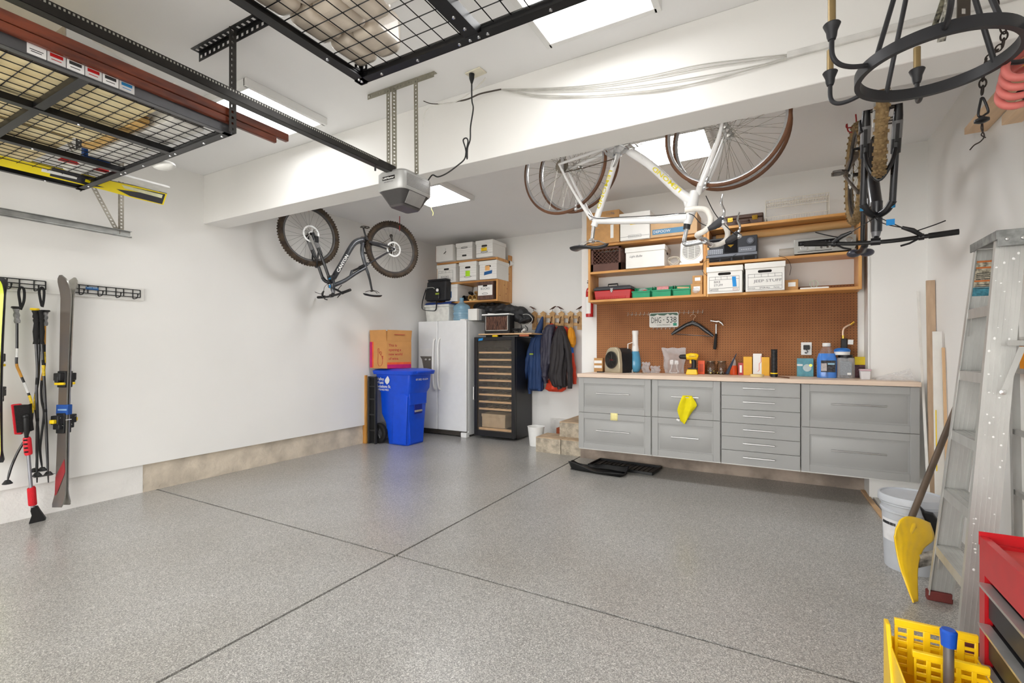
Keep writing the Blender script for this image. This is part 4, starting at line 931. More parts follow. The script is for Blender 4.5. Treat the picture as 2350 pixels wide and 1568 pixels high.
m.bx(wx0, wx0+fr, wy, wy+.05, z0, z1); m.bx(wx1-fr, wx1, wy, wy+.05, z0, z1); m.bx(wx0+fr, wx1-fr, wy, wy+.05, z0, z0+.08); m.bx(wx0+fr, wx1-fr, wy, wy+.05, z1-.05, z1)
d = m.build('door', BK, t, bevel=.004)
m = MB(); m.bx(wx0+fr, wx1-fr, wy+.02, wy+.026, z0+.08, z1-.05); m.build('glass', M('tinted_glass', (150,140,128), rough=.02, alpha=.12, var=0, coat=1.0), d, smooth=0)
m = MB(); hx = wx0-.004; m.tube([(wx0+.01,wy+.0,.78),(wx0+.01,wy-.03,.77),(wx0+.01,wy-.03,.58),(wx0+.01,wy,.57)], .006, 8); m.build('handle', STEEL, d)
RK = M('wine_rack_wood', (240,196,146), rough=.5, var=.06, stretch=(1,8,8))
rows = [808,824.5,841,856.5,872.5,889.5,905,922,939,957]
for yy in [809.5,826,842,858,874,891,907,923.5,940]:
    z = P(1135, yy, Y=wy+.06).z
    m = MB(); m.bx(wx0+.04, wx1-.04, wy+.06, wy+.085, z-.013, z+.013)
    for k in range(6): xx = wx0+.09+k*(wx1-wx0-.18)/5; m.cyl((xx,wy+.085,z),(xx,6.54,z), .006, n=6)
    m.build('rack', RK, t)
m = MB(); m.bx(wx0+.04, wx1-.04, wy+.06, wy+.10, .125, .155); m.build('bottom_rack', RK, t)
DGB = M('bottle_glass', (40,46,36), rough=.15, coat=.5, var=.05)
k_ = 0
for yy in [806,822.5,838.5,854,871,887,904,920,937]:
    z = P(1135, yy, Y=wy+.06).z+.006
    for k in range(7):
        if (k*5+k_) % 4 == 3: continue
        xx = wx0+.085+k*(wx1-wx0-.17)/6; m = MB()
        m.lathe([(0,0),(.012,0),(.013,.075),(.030,.12),(.034,.16),(.034,.28),(0,.285)], (xx, wy+.115, z+.028), (0,1,0), 12)
        m.build('wine_bottle', DGB, label='dark wine bottle lying neck forward on a rack of the wine refrigerator', cat='bottle', group='wine bottles lying on the racks')
    k_ += 1
bx_, by_ = P(1103,800,Y=wy+.09).x, P(1158,800,Y=wy+.09).x
zt = P(1130,951,Y=wy+.09).z
box_thing('document_box', 'tan lidded box standing in the bottom of the wine refrigerator', 'box', bx_, by_, wy+.11, wy+.40, .156, zt, mat=M('tan_board', (206,180,146), rough=.8), lid=.05)
m = MB(); q = P(1100,780,Y=wy-.001); m.ob((q.x-.02,wy-.002,q.z-.018),(.075,0,.008),(.012,0,.035),(0,.0015,0)); m.build('painter_tape', BLUEP, label='short strip of blue tape on the top left of the wine refrigerator', cat='tape', smooth=0)
# board on top, yellow tape measure, crate, cable tangle
px0, px1 = P(1098,768,Y=6.05).x, P(1220,768,Y=6.05).x
m = MB(); m.bx(px0, px1, 6.05, 6.45, wz+.032, wz+.052); m.build('wooden_board', WOODL, label='pale wooden board lying across the top of wine refrigerator', cat='board', bevel=.002)
for k, xx in enumerate((px0+.10, px1-.25)):
    m = MB(); m.bx(xx, xx+.14, 6.10, 6.35, wz+.001, wz+.031); m.build('spacer_block', BLACKP, label=('black spacer under the left side of the wooden board','black spacer under the right side of the wooden board')[k], cat='block', bevel=.003)
m = MB(); q = P(1136,773,Y=6.07); m.bx(q.x-.045, q.x+.045, 6.06, 6.095, wz+.001, wz+.030); m.build('tape_measure', YEL, label='yellow tape measure tucked under the wooden board', cat='tape measure', bevel=.006)
m = MB(); q = P(1205,773,Y=6.04); m.bx(q.x-.10, q.x+.05, 6.051, 6.075, wz+.001, wz+.031); m.build('label_strip', M('copper_strip', (170,96,62), rough=.5), label='reddish strip with markings under the right end of the board', cat='strip', bevel=.002)
bt = wz+.053
a, b = P(1114,760,Y=6.08).x, P(1166,760,Y=6.08).x; WOV = M('woven_brown', (112,76,60), rough=.8, var=.3, scale=50, stretch=(3,3,.4))
t = thing('speaker_box', 'brown woven-front box in black frame on the wooden board', 'box', ((a+b)/2, 6.2, bt)); zt = P(1140,722,Y=6.08).z
m = MB(); m.bx(a-.02, b+.02, 6.09, 6.235, bt, zt-.01); m.build('case', BLACKP, t, bevel=.004)
m = MB(); m.bx(a+.01, b-.015, 6.084, 6.092, bt+.05, zt-.03); m.build('woven_front', WOV, t, smooth=0)
m = MB()
for (p, q, r_, s_) in ((a,a+.01,bt+.04,zt-.02),(b-.015,b-.005,bt+.04,zt-.02)): m.bx(p,q,6.080,6.09,r_,s_)
m.bx(a,b-.005,6.08,6.09,bt+.04,bt+.05); m.build('edge_strip', M('strip_silver', (190,186,178), rough=.4), t, smooth=0)
m = MB(); m.bx(a-.06, b+.02, 6.07, 6.225, zt-.009, zt+.012); m.build('white_folder', WHITEP, label='white folder lying on top of the brown woven box', cat='folder', bevel=.003)
random.seed(5); m = MB()
for k in range(5):
    c = P(1184+k*3.5,762,Y=6.15); pts = [(c.x+.05*math.sin(j*1.7+k), 6.15+.06*math.cos(j*1.3+k*2), bt+.02+.045*abs(math.sin(j*.9+k))) for j in range(12)]
    m.tube(smooth_path(pts,4), .0045, 6)
m.build('cable_tangle', BLACKP, label='tangle of black cables on the wooden board beside the woven box', cat='cables')
q = P(1201,765,Y=6.12); m = MB(); m.cyl((q.x-.02,6.12,bt+.02),(q.x+.03,6.10,bt+.05), .018, n=14); m.build('white_plug', WHITEP, label='small white connector beside the black cable tangle', cat='plug')
# --- on the fridge: white foam cooler, blue pad, black cooler bag, water jug, small white carton
ft = fz+.001
a, b = P(975,733,Y=6.05).x, P(1030,733,Y=6.05).x; zt = P(1000,699,Y=6.05).z
t = thing('foam_cooler', 'white foam cooler on the refrigerator under the black bag', 'cooler', ((a+b)/2, 6.2, ft))
m = MB(); m.frustum(a+.02,b-.02,6.07,6.40,ft,a,b,6.05,6.42,zt-.04); m.build('body', M('foam_white', (234,234,228), rough=.8, bump=.3, bscale=120), t, bevel=.01)
m = MB(); m.bx(a-.008,b+.008,6.04,6.43,zt-.039,zt); m.build('lid', M('foam_white'), t, bevel=.008)
# strap-down blue ice pad
bl = M('blue_nylon', (40,66,140), rough=.6, var=.1)
a2, b2 = P(973,695,Y=6.0).x, P(1032,695,Y=6.0).x
m = MB(); m.grid(lambda u,v: (a2+(b2-a2)*u, 6.02+.34*v, zt+.006+.035*math.sin(math.pi*min(1,max(0,v)))**.5*(1+.2*math.sin(u*9))), 20, 10)
m.grid(lambda u,v: (a2+(b2-a2)*u, 6.02+.34*v, zt+.004), 6, 4); m.build('blue_pad', bl, label='blue folded nylon pad between foam cooler and black bag', cat='pad', solid=.004)
zb = zt+.052; a, b = P(978,690,Y=6.0).x, P(1024,690,Y=6.0).x; zt2 = P(1000,645,Y=6.0).z; NB = M('black_nylon', (38,38,41), rough=.6, var=.12, bump=.2, bscale=90)
t = thing('cooler_bag', 'black soft-sided cooler bag with white logo on the refrigerator pile', 'bag', ((a+b)/2, 6.15, zb))
m = MB(); m.frustum(a-.01,b,5.985,6.135,zb,a+.02,b+.01,5.99,6.135,zt2); m.build('body', NB, t, bevel=.03, seg=4)
m = MB(); m.frustum(a+.0,a+(b-a)*.74,5.955,6.0,zb+.02,a+.02,a+(b-a)*.70,5.965,6.0,zt2-.10); m.build('front_pocket', M('black_nylon_gloss', (30,31,33), rough=.35), t, bevel=.02, seg=3)
m = MB(); m.bx(a+.03,b+.005,5.995,6.13,zt2-.002,zt2+.03); m.build('lid', NB, t, bevel=.012)
m = MB(); m.tube(smooth_path([(a+.04,5.96,zt2-.13),(a+.06,5.945,zt2-.11),(a+.18,5.94,zt2-.11),(a+.20,5.958,zt2-.13)],4), .006, 6); m.build('grab_handle', M('grey_webbing', (170,170,165), rough=.6), t)
m = MB(); m.lathe([(0,0),(.024,0),(.024,.002),(0,.002)], (b-.14,5.958,zb+.16), (0,-1,0), 20); m.build('round_logo', WHITEP, t)
m = MB(); m.bx(b-.175,b-.105,5.954,5.958,zb+.09,zb+.115); m.build('green_mark', M('lime_print', (150,170,50), rough=.6), t, smooth=0)
m = MB(); m.tube(smooth_path([(a+.0,6.0,zb+.20),(a-.05,5.99,zb+.05),(a-.075,5.99,zb-.06),(a-.05,5.985,zb-.13),(a+.10,5.985,zb-.155),(a+.20,5.985,zb-.15),(a+.215,5.99,zb-.06),(a+.21,6.0,zb-.01)],6), .014, 8, flat=.3); m.build('shoulder_strap', NB, t)
q = P(1053.5,731,Y=6.05); r = .135; t = thing('water_jug', 'clear blue five gallon water bottle on the refrigerator', 'bottle', (q.x, 6.12, ft)); hj = P(1055,684,Y=6.1).z-ft
JB = M('jug_blue', (150,196,222), rough=.08, alpha=.55, coat=.6, var=.03)
m = MB(); pr = [(0,0),(r*.9,0),(r,.02)]
for k in range(2): z_ = .05+k*.075; pr += [(r,z_),(r*.93,z_+.012),(r*.93,z_+.03),(r,z_+.042)]
pr += [(r,.215),(r*.85,.245),(r*.5,.265),(.035,.29),(.028,hj-.045),(.032,hj-.04),(.032,hj-.01),(0,hj-.01)]
m.lathe(pr, n=32); m.build('bottle_body', JB, t, local=True)
m = MB(); m.lathe([(.033,hj-.04),(.034,hj),(0,hj)], n=20); m.build('cap', JB, t, local=True)
a, b = P(1074,733,Y=6.1).x, P(1092,733,Y=6.1).x
m = MB(); m.bx(a, b+.02, 6.10, 6.35, ft, P(1080,709,Y=6.1).z); m.build('white_carton', CARTON, label='small white carton between the water bottle and the black duffel', cat='box', bevel=.003)
a, b = P(1090,738,Y=6.15).x, P(1104,738,Y=6.15).x
m = MB(); m.bx(b-.10, b+.0, 6.16, 6.36, ft, ft+.17); m.build('grey_box', M('mid_grey', (122,122,122), rough=.6), label='grey box on the refrigerator partly under the black duffel', cat='box', bevel=.004)
# black duffel lying over
pts = [P(1096,714,Y=6.36),P(1105,706,Y=6.36),P(1125,709,Y=6.36),P(1150,712,Y=6.36),P(1175,717,Y=6.36),P(1200,726,Y=6.36),P(1222,733,Y=6.36)]
m = MB(); rs = [.075,.105,.11,.105,.115,.12,.06]; sp = smooth_path(pts,14)
rr_ = []
for i in range(len(sp)):
    f = i/14; k = min(int(f), 5); w_ = f-k; rr_.append(rs[k]*(1-w_)+rs[min(k+1,6)]*w_)
m.tube(sp, rr_, 40, flat=.85)
for i, v in enumerate(m.v):
    c = sp[min(i//40, len(sp)-1)]; d = v-c
    m.v[i] = c+d*(1+.55*noise.noise(V((v.x*7,v.y*9,v.z*9)))+.28*noise.noise(V((v.x*18,v.y*22+3,v.z*26))))
t = thing('duffel_bag', 'long limp black duffel bag draped over the woven box and refrigerator', 'bag', (pts[3].x, 6.36, pts[3].z-.12))
m.build('body', M('duffel_black', (40,40,42), rough=.6, var=.08, bump=1.0, bscale=9), t, sub=1)
m = MB(); m.tube(smooth_path([P(1200,722,Y=6.24),P(1213,722,Y=6.24),P(1222,733,Y=6.24),P(1214,744,Y=6.24),P(1200,748,Y=6.24)],5), .005, 6); m.build('piping', M('reflective_piping', (196,196,192), rough=.4), t)
for (p, q) in (((1196,745),(1190,762)),((1205,747),(1210,760))):
    m = MB(); m.tube(smooth_path([P(*p,Y=6.06),P((p[0]+q[0])/2+3,(p[1]+q[1])/2,Y=6.05),P(*q,Y=6.05)],4), .006, 6); m.build('strap', NB, t)
m = MB(); q = P(1119,721,Y=6.245); m.ob(q, (.13,0,-.012), (0,.002,0), (0,0,.014)); m.build('white_mark', WHITEP, t, smooth=0)
# --- wooden shelf with file boxes
sx0, sx1, sy0, sy1 = P(1003,700,Y=6.15).x, P(1142,700,Y=6.15).x, 6.15, 6.595
t = shelf_unit('shelf_unit', 'knotty pine wall shelf of file boxes above the refrigerator', sx0, sx1, sy0, sy1, 2.060, (2.362,), 2.690)
m = MB(); m.bx(sx1-.02, sx1+.0, 6.50, 6.595, 2.716, 2.80); m.build('cleat', PINEV, t)
m = MB(); m.bx(sx0+.03, sx1-.03, 6.575, 6.595, 2.0, 2.06); m.build('cleat', PINE, t)
m = MB(); rk = random.Random(2)
for k in range(9):
    m.lathe([(0,0),(.012,0),(.012,.0012),(0,.0012)], (sx1, rk.uniform(6.2,6.55), rk.uniform(2.1,2.65)), (1,0,0), 10, sy=.6)
m.build('wood_knots', M('knot_brown', (130,74,34), rough=.6), t, smooth=0, kind='stuff')
T1, T2, T3 = 2.717, 2.389, 2.087
def fbox(name, label, a, b, z0, ytop, Y=6.10, dep=.40, **k):
    x0, x1 = P(a,700,Y=Y).x, P(b,700,Y=Y).x; z1 = min(P((a+b)/2, ytop, Y=Y).z, k.pop('zmax', 3.085))
    return box_thing(name, label, 'box', x0, x1, Y, Y+dep, z0, z1, group=None, **k), x0, x1, z1
t, a, b, z = fbox('file_box', 'plain white box with faint red edge, top row left', 1000.5, 1039, T1, 563, Y=6.05, lid=0)
m = MB(); m.bx(a-.012, a-.004, 6.06, 6.3, T1, z-.01); m.build('red_edge', M('dull_red', (150,70,66), rough=.7), t); lines(t, [(b-.14,T1+.10,b-.14,T1+.20)], 6.05, w=.002)
m = MB(); m.ob((a+.15,6.048,T1+.12),(.045,0,.035),(.008,0,-.010),(0,.002,0)); m.build('printed_mark', INK, t, smooth=0)
def bands(t, a, b, y, z0, zt, n=4):
    lines(t, [(a+.01, z0+(zt-z0)*k/(n+1), b-.01, z0+(zt-z0)*k/(n+1)) for k in range(1, n+1)], y, mat=M('print_soft_grey', (176,174,172), rough=.8), w=.0016)
def oval(t, xc, zc, w, h, y, name='printed_badge'):
    m = MB(); pts = arc((xc,y-.0012,zc), (1,0,0), (0,0,1), w/2, 0, 360, 24, r2=h/2)[:-1]
    m.tube(pts, .0022, 5, closed=True); return m.build(name, INK, t)
t, a, b, z = fbox('file_box', 'white file box upside down with handle hole low, top row middle', 1046, 1084, T1, 557, Y=6.08)
xc = (a+b)/2; hole(t, xc, T1+.062, .085, .026, 6.088); oval(t, xc, z-.075, .12, .024, 6.088); wr(t, 'BANKERS BOX', xc-.05, z-.080, .009, 6.0875, width=.10); lines(t, [(a+.01,z-.078,b-.01,z-.078)], 6.088); bands(t, a, b, 6.088, T1+.03, z-.09)
t, a, b, z = fbox('file_box', 'white file box with yellow note, rightmost of the top row', 1091, 1131, T1, 551, Y=6.05, zmax=3.09)
xc = (a+b)/2; hole(t, xc, z-.085, .10, .030, 6.058); oval(t, xc, T1+.075, .12, .026, 6.058); wr(t, 'BANKERS BOX', xc-.05, T1+.071, .009, 6.0575, width=.10); bands(t, a, b, 6.058, T1+.03, z-.05); lines(t, [(a+.01,T1+.055,b-.01,T1+.055)], 6.058)
m = MB(); m.bx(xc-.055,xc+.045,6.0545,6.057,T1+.09,z-.11); m.build('note', M('note_yellow', (246,206,24), rough=.7), t, smooth=0); wr(t, 'SORT', xc-.045, T1+.13, .03, 6.0535, width=.075)
t, a, b, z = fbox('file_box', 'white lidded file box marked books, middle row left', 1002, 1046, T2, 607, Y=6.10, zmax=2.685)
xc = (a+b)/2; hole(t, xc, z-.075, .10, .026, 6.108); form(t, a+.03, b-.06, 6.108, T2+.03, z-.10, 3); wr(t, 'BOOKS', a+.08, T2+.075, .032, 6.108)
t, a, b, z = fbox('file_box', 'white file box with lime green note, middle row centre', 1053, 1093, T2, 601, Y=6.08, zmax=2.685)
xc = (a+b)/2; hole(t, xc, z-.085, .10, .030, 6.088); oval(t, xc, T2+.06, .13, .026, 6.088); bands(t, a, b, 6.088, T2+.04, z-.06); lines(t, [(a+.01,T2+.06,b-.01,T2+.06)], 6.088)
m = MB(); m.bx(xc-.04,xc+.04,6.0845,6.087,T2+.065,T2+.15); m.build('note', M('note_lime', (176,230,40), rough=.7), t, smooth=0)
t, a, b, z = fbox('file_box', 'white file box with orange and blue notes, middle row right', 1099, 1140, T2, 598, Y=6.10, dep=.38, zmax=2.685)
xc = (a+b)/2; hole(t, xc, z-.085, .10, .030, 6.108); bands(t, a, b, 6.108, T2+.04, z-.06)
m = MB(); m.bx(xc-.05,xc+.03,6.1045,6.107,T2+.13,T2+.20); m.build('note', M('note_orange', (250,190,120), rough=.7), t, smooth=0)
m = MB(); m.ob((xc-.07,6.1045,T2+.06),(.14,0,.02),(.005,0,.05),(0,.002,0)); m.build('note', M('note_blue', (24,90,150), rough=.6), t, smooth=0)
t, a, b, z = fbox('file_box', 'white lidded file box behind the black cooler bag, bottom row', 1020, 1050, T3, 653, Y=6.12, dep=.42, zmax=2.355)
m = MB(); m.bx(b-.16,b-.12,6.126,6.129,T3+.06,T3+.16); m.build('blue_sticker', M('note_blue'), t, smooth=0)
t, a, b, z = fbox('file_box', 'brown woodgrain file box with white label marked books', 1094, 1132, T3, 645, Y=6.10, dep=.42, zmax=2.355, mat=M('woodgrain_brown', (104,76,64), rough=.7, var=.2, scale=20, stretch=(4,4,.5)))
xc = (a+b)/2; m = MB(); m.bx(a+.02,b-.02,6.104,6.109,T3+.06,z-.055); m.build('white_label', CARTON, t, smooth=0); wr(t, 'BOOKS', xc-.08, T3+.145, .034, 6.103); oval(t, xc, T3+.085, .10, .022, 6.103); hole(t, xc, z-.065, .08, .022, 6.104)
# shoes on lower shelf
def shoe(label, px, mat, sole, rz=0, group=None, l=.17):
    q = P(px, 690, Y=6.2); t = thing('shoe', label, 'shoe', (q.x, 6.28, T3), rz, group=group)
    m = MB(); n = 16
    m.grid(lambda u,v: (.042*(1-.35*abs(v-.5)**1.5)*math.cos(u*6.2832)*(1-.15*v), -.12+.24*v, .012+max(0,(.045+.045*v-.02*math.sin(v*3.1)))*max(0,math.sin(u*6.2832))), n+1, 12)
    m.build('upper', mat, t, local=True, solid=.004)
    m = MB(); m.prism([(.040*math.cos(a)*(1-.12*math.sin(a)), .125*math.sin(a)) for a in [2*math.pi*k/18 for k in range(18)]], (0,0,0), (1,0,0), (0,1,0), (0,0,.016)); m.build('sole', sole, t, local=True)
    m = MB(); m.ring((0,.07,.095), (0,.25,1), .030, .008, 20, 6); m.build('collar', mat, t, local=True)
    t.scale = (1.15, 1, 1.5)
    return t
BS = M('black_shoe', (34,33,33), rough=.5, var=.1); TS = M('tan_shoe', (190,146,84), rough=.6, var=.1)
shoe('black shoe heel outward, leftmost of the black pair on shelf', 1050, BS, BLACKR); shoe('black shoe heel outward, second of the black pair on shelf', 1068, BS, BLACKR)
shoe('tan shoe with pale sole, left of the tan pair on shelf', 1082, TS, M('crepe_sole', (226,206,150), rough=.7)); shoe('tan shoe with pale sole, against the woodgrain file box', 1091, TS, M('crepe_sole'))
# camera on wall
q = P(1171, 605, Y=6.55); t = thing('security_camera', 'small white and black security camera on the back wall', 'camera', (q.x, 6.55, q.z))
m = MB(); m.tube([(.03,.045,0),(0,-.0,0),(0,-.035,0),(-.004,-.045,0)], [.020,.042,.042,.030], 20); m.build('housing', WHITEP, t, local=True)
m = MB(); m.lathe([(.033,0),(.033,.010),(.026,.018),(0,.02)], (-.004,-.042,0), (-.2,-1,0), 20, sy=1.3); m.build('lens', BLACKP, t, local=True)
# --- blue wheeled bin
BB = M('bin_blue', (6,76,214), rough=.38, var=.03, coat=.1)
bx0, bx1, by0, by1 = -5.00, -4.36, 5.02, 5.50; BH = .985
t = thing('wheeled_bin', 'tall blue wheeled recycling bin with white lettering', 'bin', (-4.70, 5.26, 0))
m = MB()
lv = [(0, -4.83, -4.47, 5.06, 5.42), (.30,-4.88,-4.455,5.05,5.43), (.42,-4.95,-4.45,5.045,5.44), (.72,-4.965,-4.43,5.035,5.455), (.78,-5.01,-4.40,5.02,5.48), (BH,-5.03,-4.385,5.015,5.49)]
vs = []; fs = []
def rc(x0,x1,y0,y1,z,r=.04):
    o_ = []
    for (cx,cy,a0) in ((x1-r,y0+r,-90),(x1-r,y1-r,0),(x0+r,y1-r,90),(x0+r,y0+r,180)):
        for k in range(5): o_.append((cx+r*math.cos(R(a0+22.5*k)), cy+r*math.sin(R(a0+22.5*k)), z))
    return o_
for l in lv: vs += rc(l[1],l[2],l[3],l[4],l[0])
n = 20
for i in range(len(lv)-1):
    for j in range(n): j2=(j+1)%n; fs.append((i*n+j,i*n+j2,(i+1)*n+j2,(i+1)*n+j))
fs.append(tuple(range(n))[::-1]); fs.append(tuple((len(lv)-1)*n+j for j in range(n)))
m.add(vs, fs)
# raised panels on the near side and the front
m.prism([(-4.72,.02),(-4.475,.02),(-4.445,.68),(-4.50,.72),(-4.66,.70),(-4.70,.62)], (0,5.030,0), (1,0,0), (0,0,1), (0,.03,0))
m.prism([(5.10,.02),(5.38,.02),(5.40,.40),(5.08,.40)], (-4.475,0,0), (0,1,0), (0,0,1), (.022,0,0))
m.prism([(5.07,.56),(5.42,.56),(5.43,.72),(5.06,.72)], (-4.45,0,0), (0,1,0), (0,0,1), (.022,0,0))
m.build('body', BB, t, smooth=40, bevel=.006)
m = MB()
l2 = [(BH-.005,-5.06,-4.345,4.985,5.52,.05),(BH+.045,-5.07,-4.335,4.975,5.53,.05),(BH+.060,-5.05,-4.36,5.0,5.50,.06),(BH+.075,-4.98,-4.42,5.06,5.45,.06)]
vs = []; fs = []
for l in l2: vs += rc(l[1],l[2],l[3],l[4],l[0],l[5])
for i in range(3):
    for j in range(n): j2=(j+1)%n; fs.append((i*n+j,i*n+j2,(i+1)*n+j2,(i+1)*n+j))
fs.append(tuple(range(n))[::-1]); fs.append(tuple(3*n+j for j in range(n))); m.add(vs, fs)
m.bx(-4.40,-4.325,5.10,5.40,BH+.018,BH+.042); m.build('lid', BB, t, bevel=.004, smooth=50)
m = MB(); m.cyl((-4.425,5.17,.47),(-4.425,5.31,.47), .014, n=14); m.build('lift_bar', M('zinc', (206,196,180), rough=.35, metal=.6), t)
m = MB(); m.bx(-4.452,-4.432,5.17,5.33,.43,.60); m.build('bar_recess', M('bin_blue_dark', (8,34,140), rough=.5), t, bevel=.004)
for yy in (5.03, 5.44):
    m = MB(); c = (-4.965, yy, .145); rw = .140
    m.lathe([(rw*.55,-.028),(rw*.85,-.034),(rw,-.022),(rw,.022),(rw*.85,.034),(rw*.55,.028)], c, (0,-1,0), 36, cap=False)
    w_ = m.build('wheel', BLACKR, t)
    m = MB(); m.lathe([(0,.030),(rw*.2,.030),(rw*.22,.018),(rw*.58,.014),(rw*.58,-.014),(0,-.014)], c, (0,-1,0), 30); 
    for k in range(6):
        a_ = k*math.pi/3; d_ = V((math.cos(a_),0,math.sin(a_))); p_ = V(c)+d_*rw*.18; m.tube([p_+V((0,-.02,0)), V(c)+d_*rw*.56+V((0,-.02,0))], .012, 6)
    m.build('hub', M('hub_grey', (62,62,64), rough=.5), w_)
m = MB(); m.cyl((-4.965,5.03,.145),(-4.965,5.44,.145), .012, n=10); m.build('axle', STEEL, t)
WT = M('decal_white', (232,234,238), rough=.5)
for s_, x_, z_, h_, w_ in (('Valley',-4.985,.895,.042,.135),('Waste',-4.985,.845,.042,.125),('Solutions llc',-4.985,.792,.042,.255),('970-963-9422',-4.965,.752,.026,.20)):
    text(s_, (x_, 5.013-.0, z_), (1,0,0), (.0,-.03,1), h_, WT, t, width=w_, bold=.015, off=.004)
m = MB(); q = V((-4.795,5.006,.885)); m.prism([(0,-.045),(.035,-.02),(.05,.02),(.03,.055),(.012,.075),(-.02,.04),(-.04,.015),(-.035,-.015)], q, (1,0,0), (0,0,1), (0,.003,0)); m.build('leaf_decal', WT, t, smooth=0)
text('87.002 43.634', (-4.378, 5.13, .90), (0,1,0), (0,0,1), .026, WT, t, width=.26, bold=.02)
# --- wine carton on the bin
A, B, C = P(849,840,D=6.82), P(887,840,D=6.66), P(944,838,D=6.95); bz = BH+.079
for p in (A, B, C): p.z = bz
Dd = A+C-B; hgt = .385; KB = M('kraft_box', (204,148,88), rough=.85, var=.03, scale=8)
t = thing('wine_carton', 'open kraft wine carton with red lettering standing on the blue bin', 'box', ((A.x+C.x)/2,(A.y+C.y)/2,bz))
m = MB(); m.poly3([A,B,C,Dd], (0,0,hgt)); m.build('body', KB, t, bevel=.002)
up = V((0,0,hgt)); fh = .155; outA = (B-C).normalized(); nr1 = (A-B).cross(V((0,0,1))).normalized()
m = MB(); nL = V((0,0,1)).cross(B-A).normalized()*-1; nL = nL if nL.y < 0 else -nL; nR = V((0,0,1)).cross(C-B).normalized(); nR = nR if nR.y < 0 else -nR
flaps = ((A,B,nL*.01),(B,C,nR*.02),(C,Dd,-nL*.02),(Dd,A,-nR*.02))
for p, q, n_ in flaps:
    m = MB(); e = (q-p)*.015; m.ob(p+up+e, (q-p)-e*2, V((0,0,fh))+n_, (n_.normalized())*-.004); m.build('flap', KB, t, smooth=0)
uR = (C-B).normalized(); LR = (C-B).length; uL = (B-A).normalized(); LL = (B-A).length; RI = M('print_red', (188,40,60), rough=.7); OI = M('print_orange', (240,96,50), rough=.7); MG = M('print_magenta', (196,34,110), rough=.7)
for k, s_ in enumerate(('This is','opening a','new world','of wine.')):
    text(s_, B+uR*LR*.08+V((0,0,hgt*.80-k*.062))+nR*.0015, uR, (0,0,1), .036, RI, t, off=0, bold=.008)
def patch(o, u, L0, L1, z0, z1, mat, nn, nm='printed_band'):
    m = MB(); m.ob(o+u*L0+V((0,0,z0))+nn*.001, u*(L1-L0), V((0,0,z1-z0)), nn*.0008); m.build(nm, mat, t, smooth=0)
patch(B, uR, .012, LR-.005, .055, .085, OI, nR); patch(B, uR, .012, LR-.005, .0, .055, MG, nR)
patch(A, uL, .0, LL*.22, .01, hgt-.01, OI, nL); patch(A, uL, .0, LL*.14, .012, hgt-.012, MG, nL*2)
o = A+uL*LL*.6+V((0,0,.13))+nL*.003; m = MB()
def pp(x, z): return o+uL*x+V((0,0,z))
m.tube(smooth_path([pp(-.03,.10),pp(-.035,.14),pp(-.015,.15),pp(-.005,.09),pp(.03,.05),pp(.05,.02),pp(.055,-.04),pp(.03,-.09),pp(-.02,-.09),pp(-.035,-.03),pp(-.03,.02),pp(-.03,.10)],4), .0025, 5)
m.tube(smooth_path([pp(.0,.09),pp(.02,.11),pp(.035,.09),pp(.025,.06)],4), .0025, 5); m.tube(smooth_path([pp(.045,.03),pp(.06,.045),pp(.058,-.0)],4), .0025, 5)
m.build('bottle_drawing', RI, t)
patch(B, uR, LR*.28, LR*.70, hgt+.088, hgt+.093, RI, nR*14, 'printed_line')
# --- boards against the wall behind the bin
m = MB(); m.bx(-5.152,-5.095,4.90,4.935,0,.965); o = m.build('wood_post', M('honey_wood', (206,146,70), rough=.5, var=.1, scale=5, stretch=(8,8,1)), label='honey coloured wooden post standing against left wall beside the bin', cat='post', bevel=.003)
t = thing('folding_ladder_rack', 'black slatted plastic panel leaning between the wooden post and bin', 'panel', (-5.0,4.95,0)); GP = M('dark_panel', (44,44,44), rough=.5, var=.08)
for (a, b) in ((-5.085,-5.060),(-4.96,-4.94)):
    m = MB(); m.bx(a, b, 4.93, 4.97, 0, .95); m.build('upright', GP, t, bevel=.003)
for z_ in (.18,.40,.62,.80,.93):
    m = MB(); m.bx(-5.060,-4.96,4.94,4.96,z_,z_+.018); m.build('rung', GP, t)
m = MB(); m.bx(-5.060,-4.96,4.962,4.966,.02,.93); m.build('back_sheet', M('black_sheet', (20,20,20), rough=.8), t, smooth=0)
# --- picket coat rack
PKW = M('rustic_wood', (206,170,122), rough=.8, var=.14, scale=12, rgb2=(168,128,84)); ry = 6.52
def pr(x, y, Y=ry): return P(x, y, Y=Y)
t = thing('picket_coat_rack', 'rustic picket fence coat rack with hooks on the back wall', 'coat rack', pr(1280,756))
for yy in (727, 744):
    p, q = pr(1222,yy-.5), pr(1333,yy+.5); m = MB(); m.ob(V((p.x,ry+.02,p.z-.022)), V((q.x-p.x,0,q.z-p.z)), (0,.022,0), (0,0,.045)); m.build('rail', PKW, t, bevel=.003)
pks = [1226,1246,1267,1288,1309,1330]
for k, xx in enumerate(pks):
    p = pr(xx, 757); z1 = pr(xx, 714).z; m = MB(); w_ = .038
    m.prism([(-w_,0),(w_,0),(w_,z1-p.z-.06),(w_*1.35,z1-p.z-.035),(0,z1-p.z),(-w_*1.35,z1-p.z-.035),(-w_,z1-p.z-.06)], (p.x,ry,p.z), (1,0,0), (0,0,1), (0,.02,0)); m.build('picket', PKW, t, bevel=.003)
    m = MB(); zc = pr(xx, 735).z; m.tube(smooth_path([(p.x,ry,zc+.05),(p.x,ry-.03,zc+.03),(p.x,ry-.035,zc-.03),(p.x,ry-.06,zc-.05),(p.x,ry-.075,zc-.02)],4), .006, 8); m.build('coat_hook', M('rusty_iron', (96,60,46), rough=.6, metal=.5, var=.15), t)
BR = M('rust_bird', (98,66,56), rough=.7, var=.15)
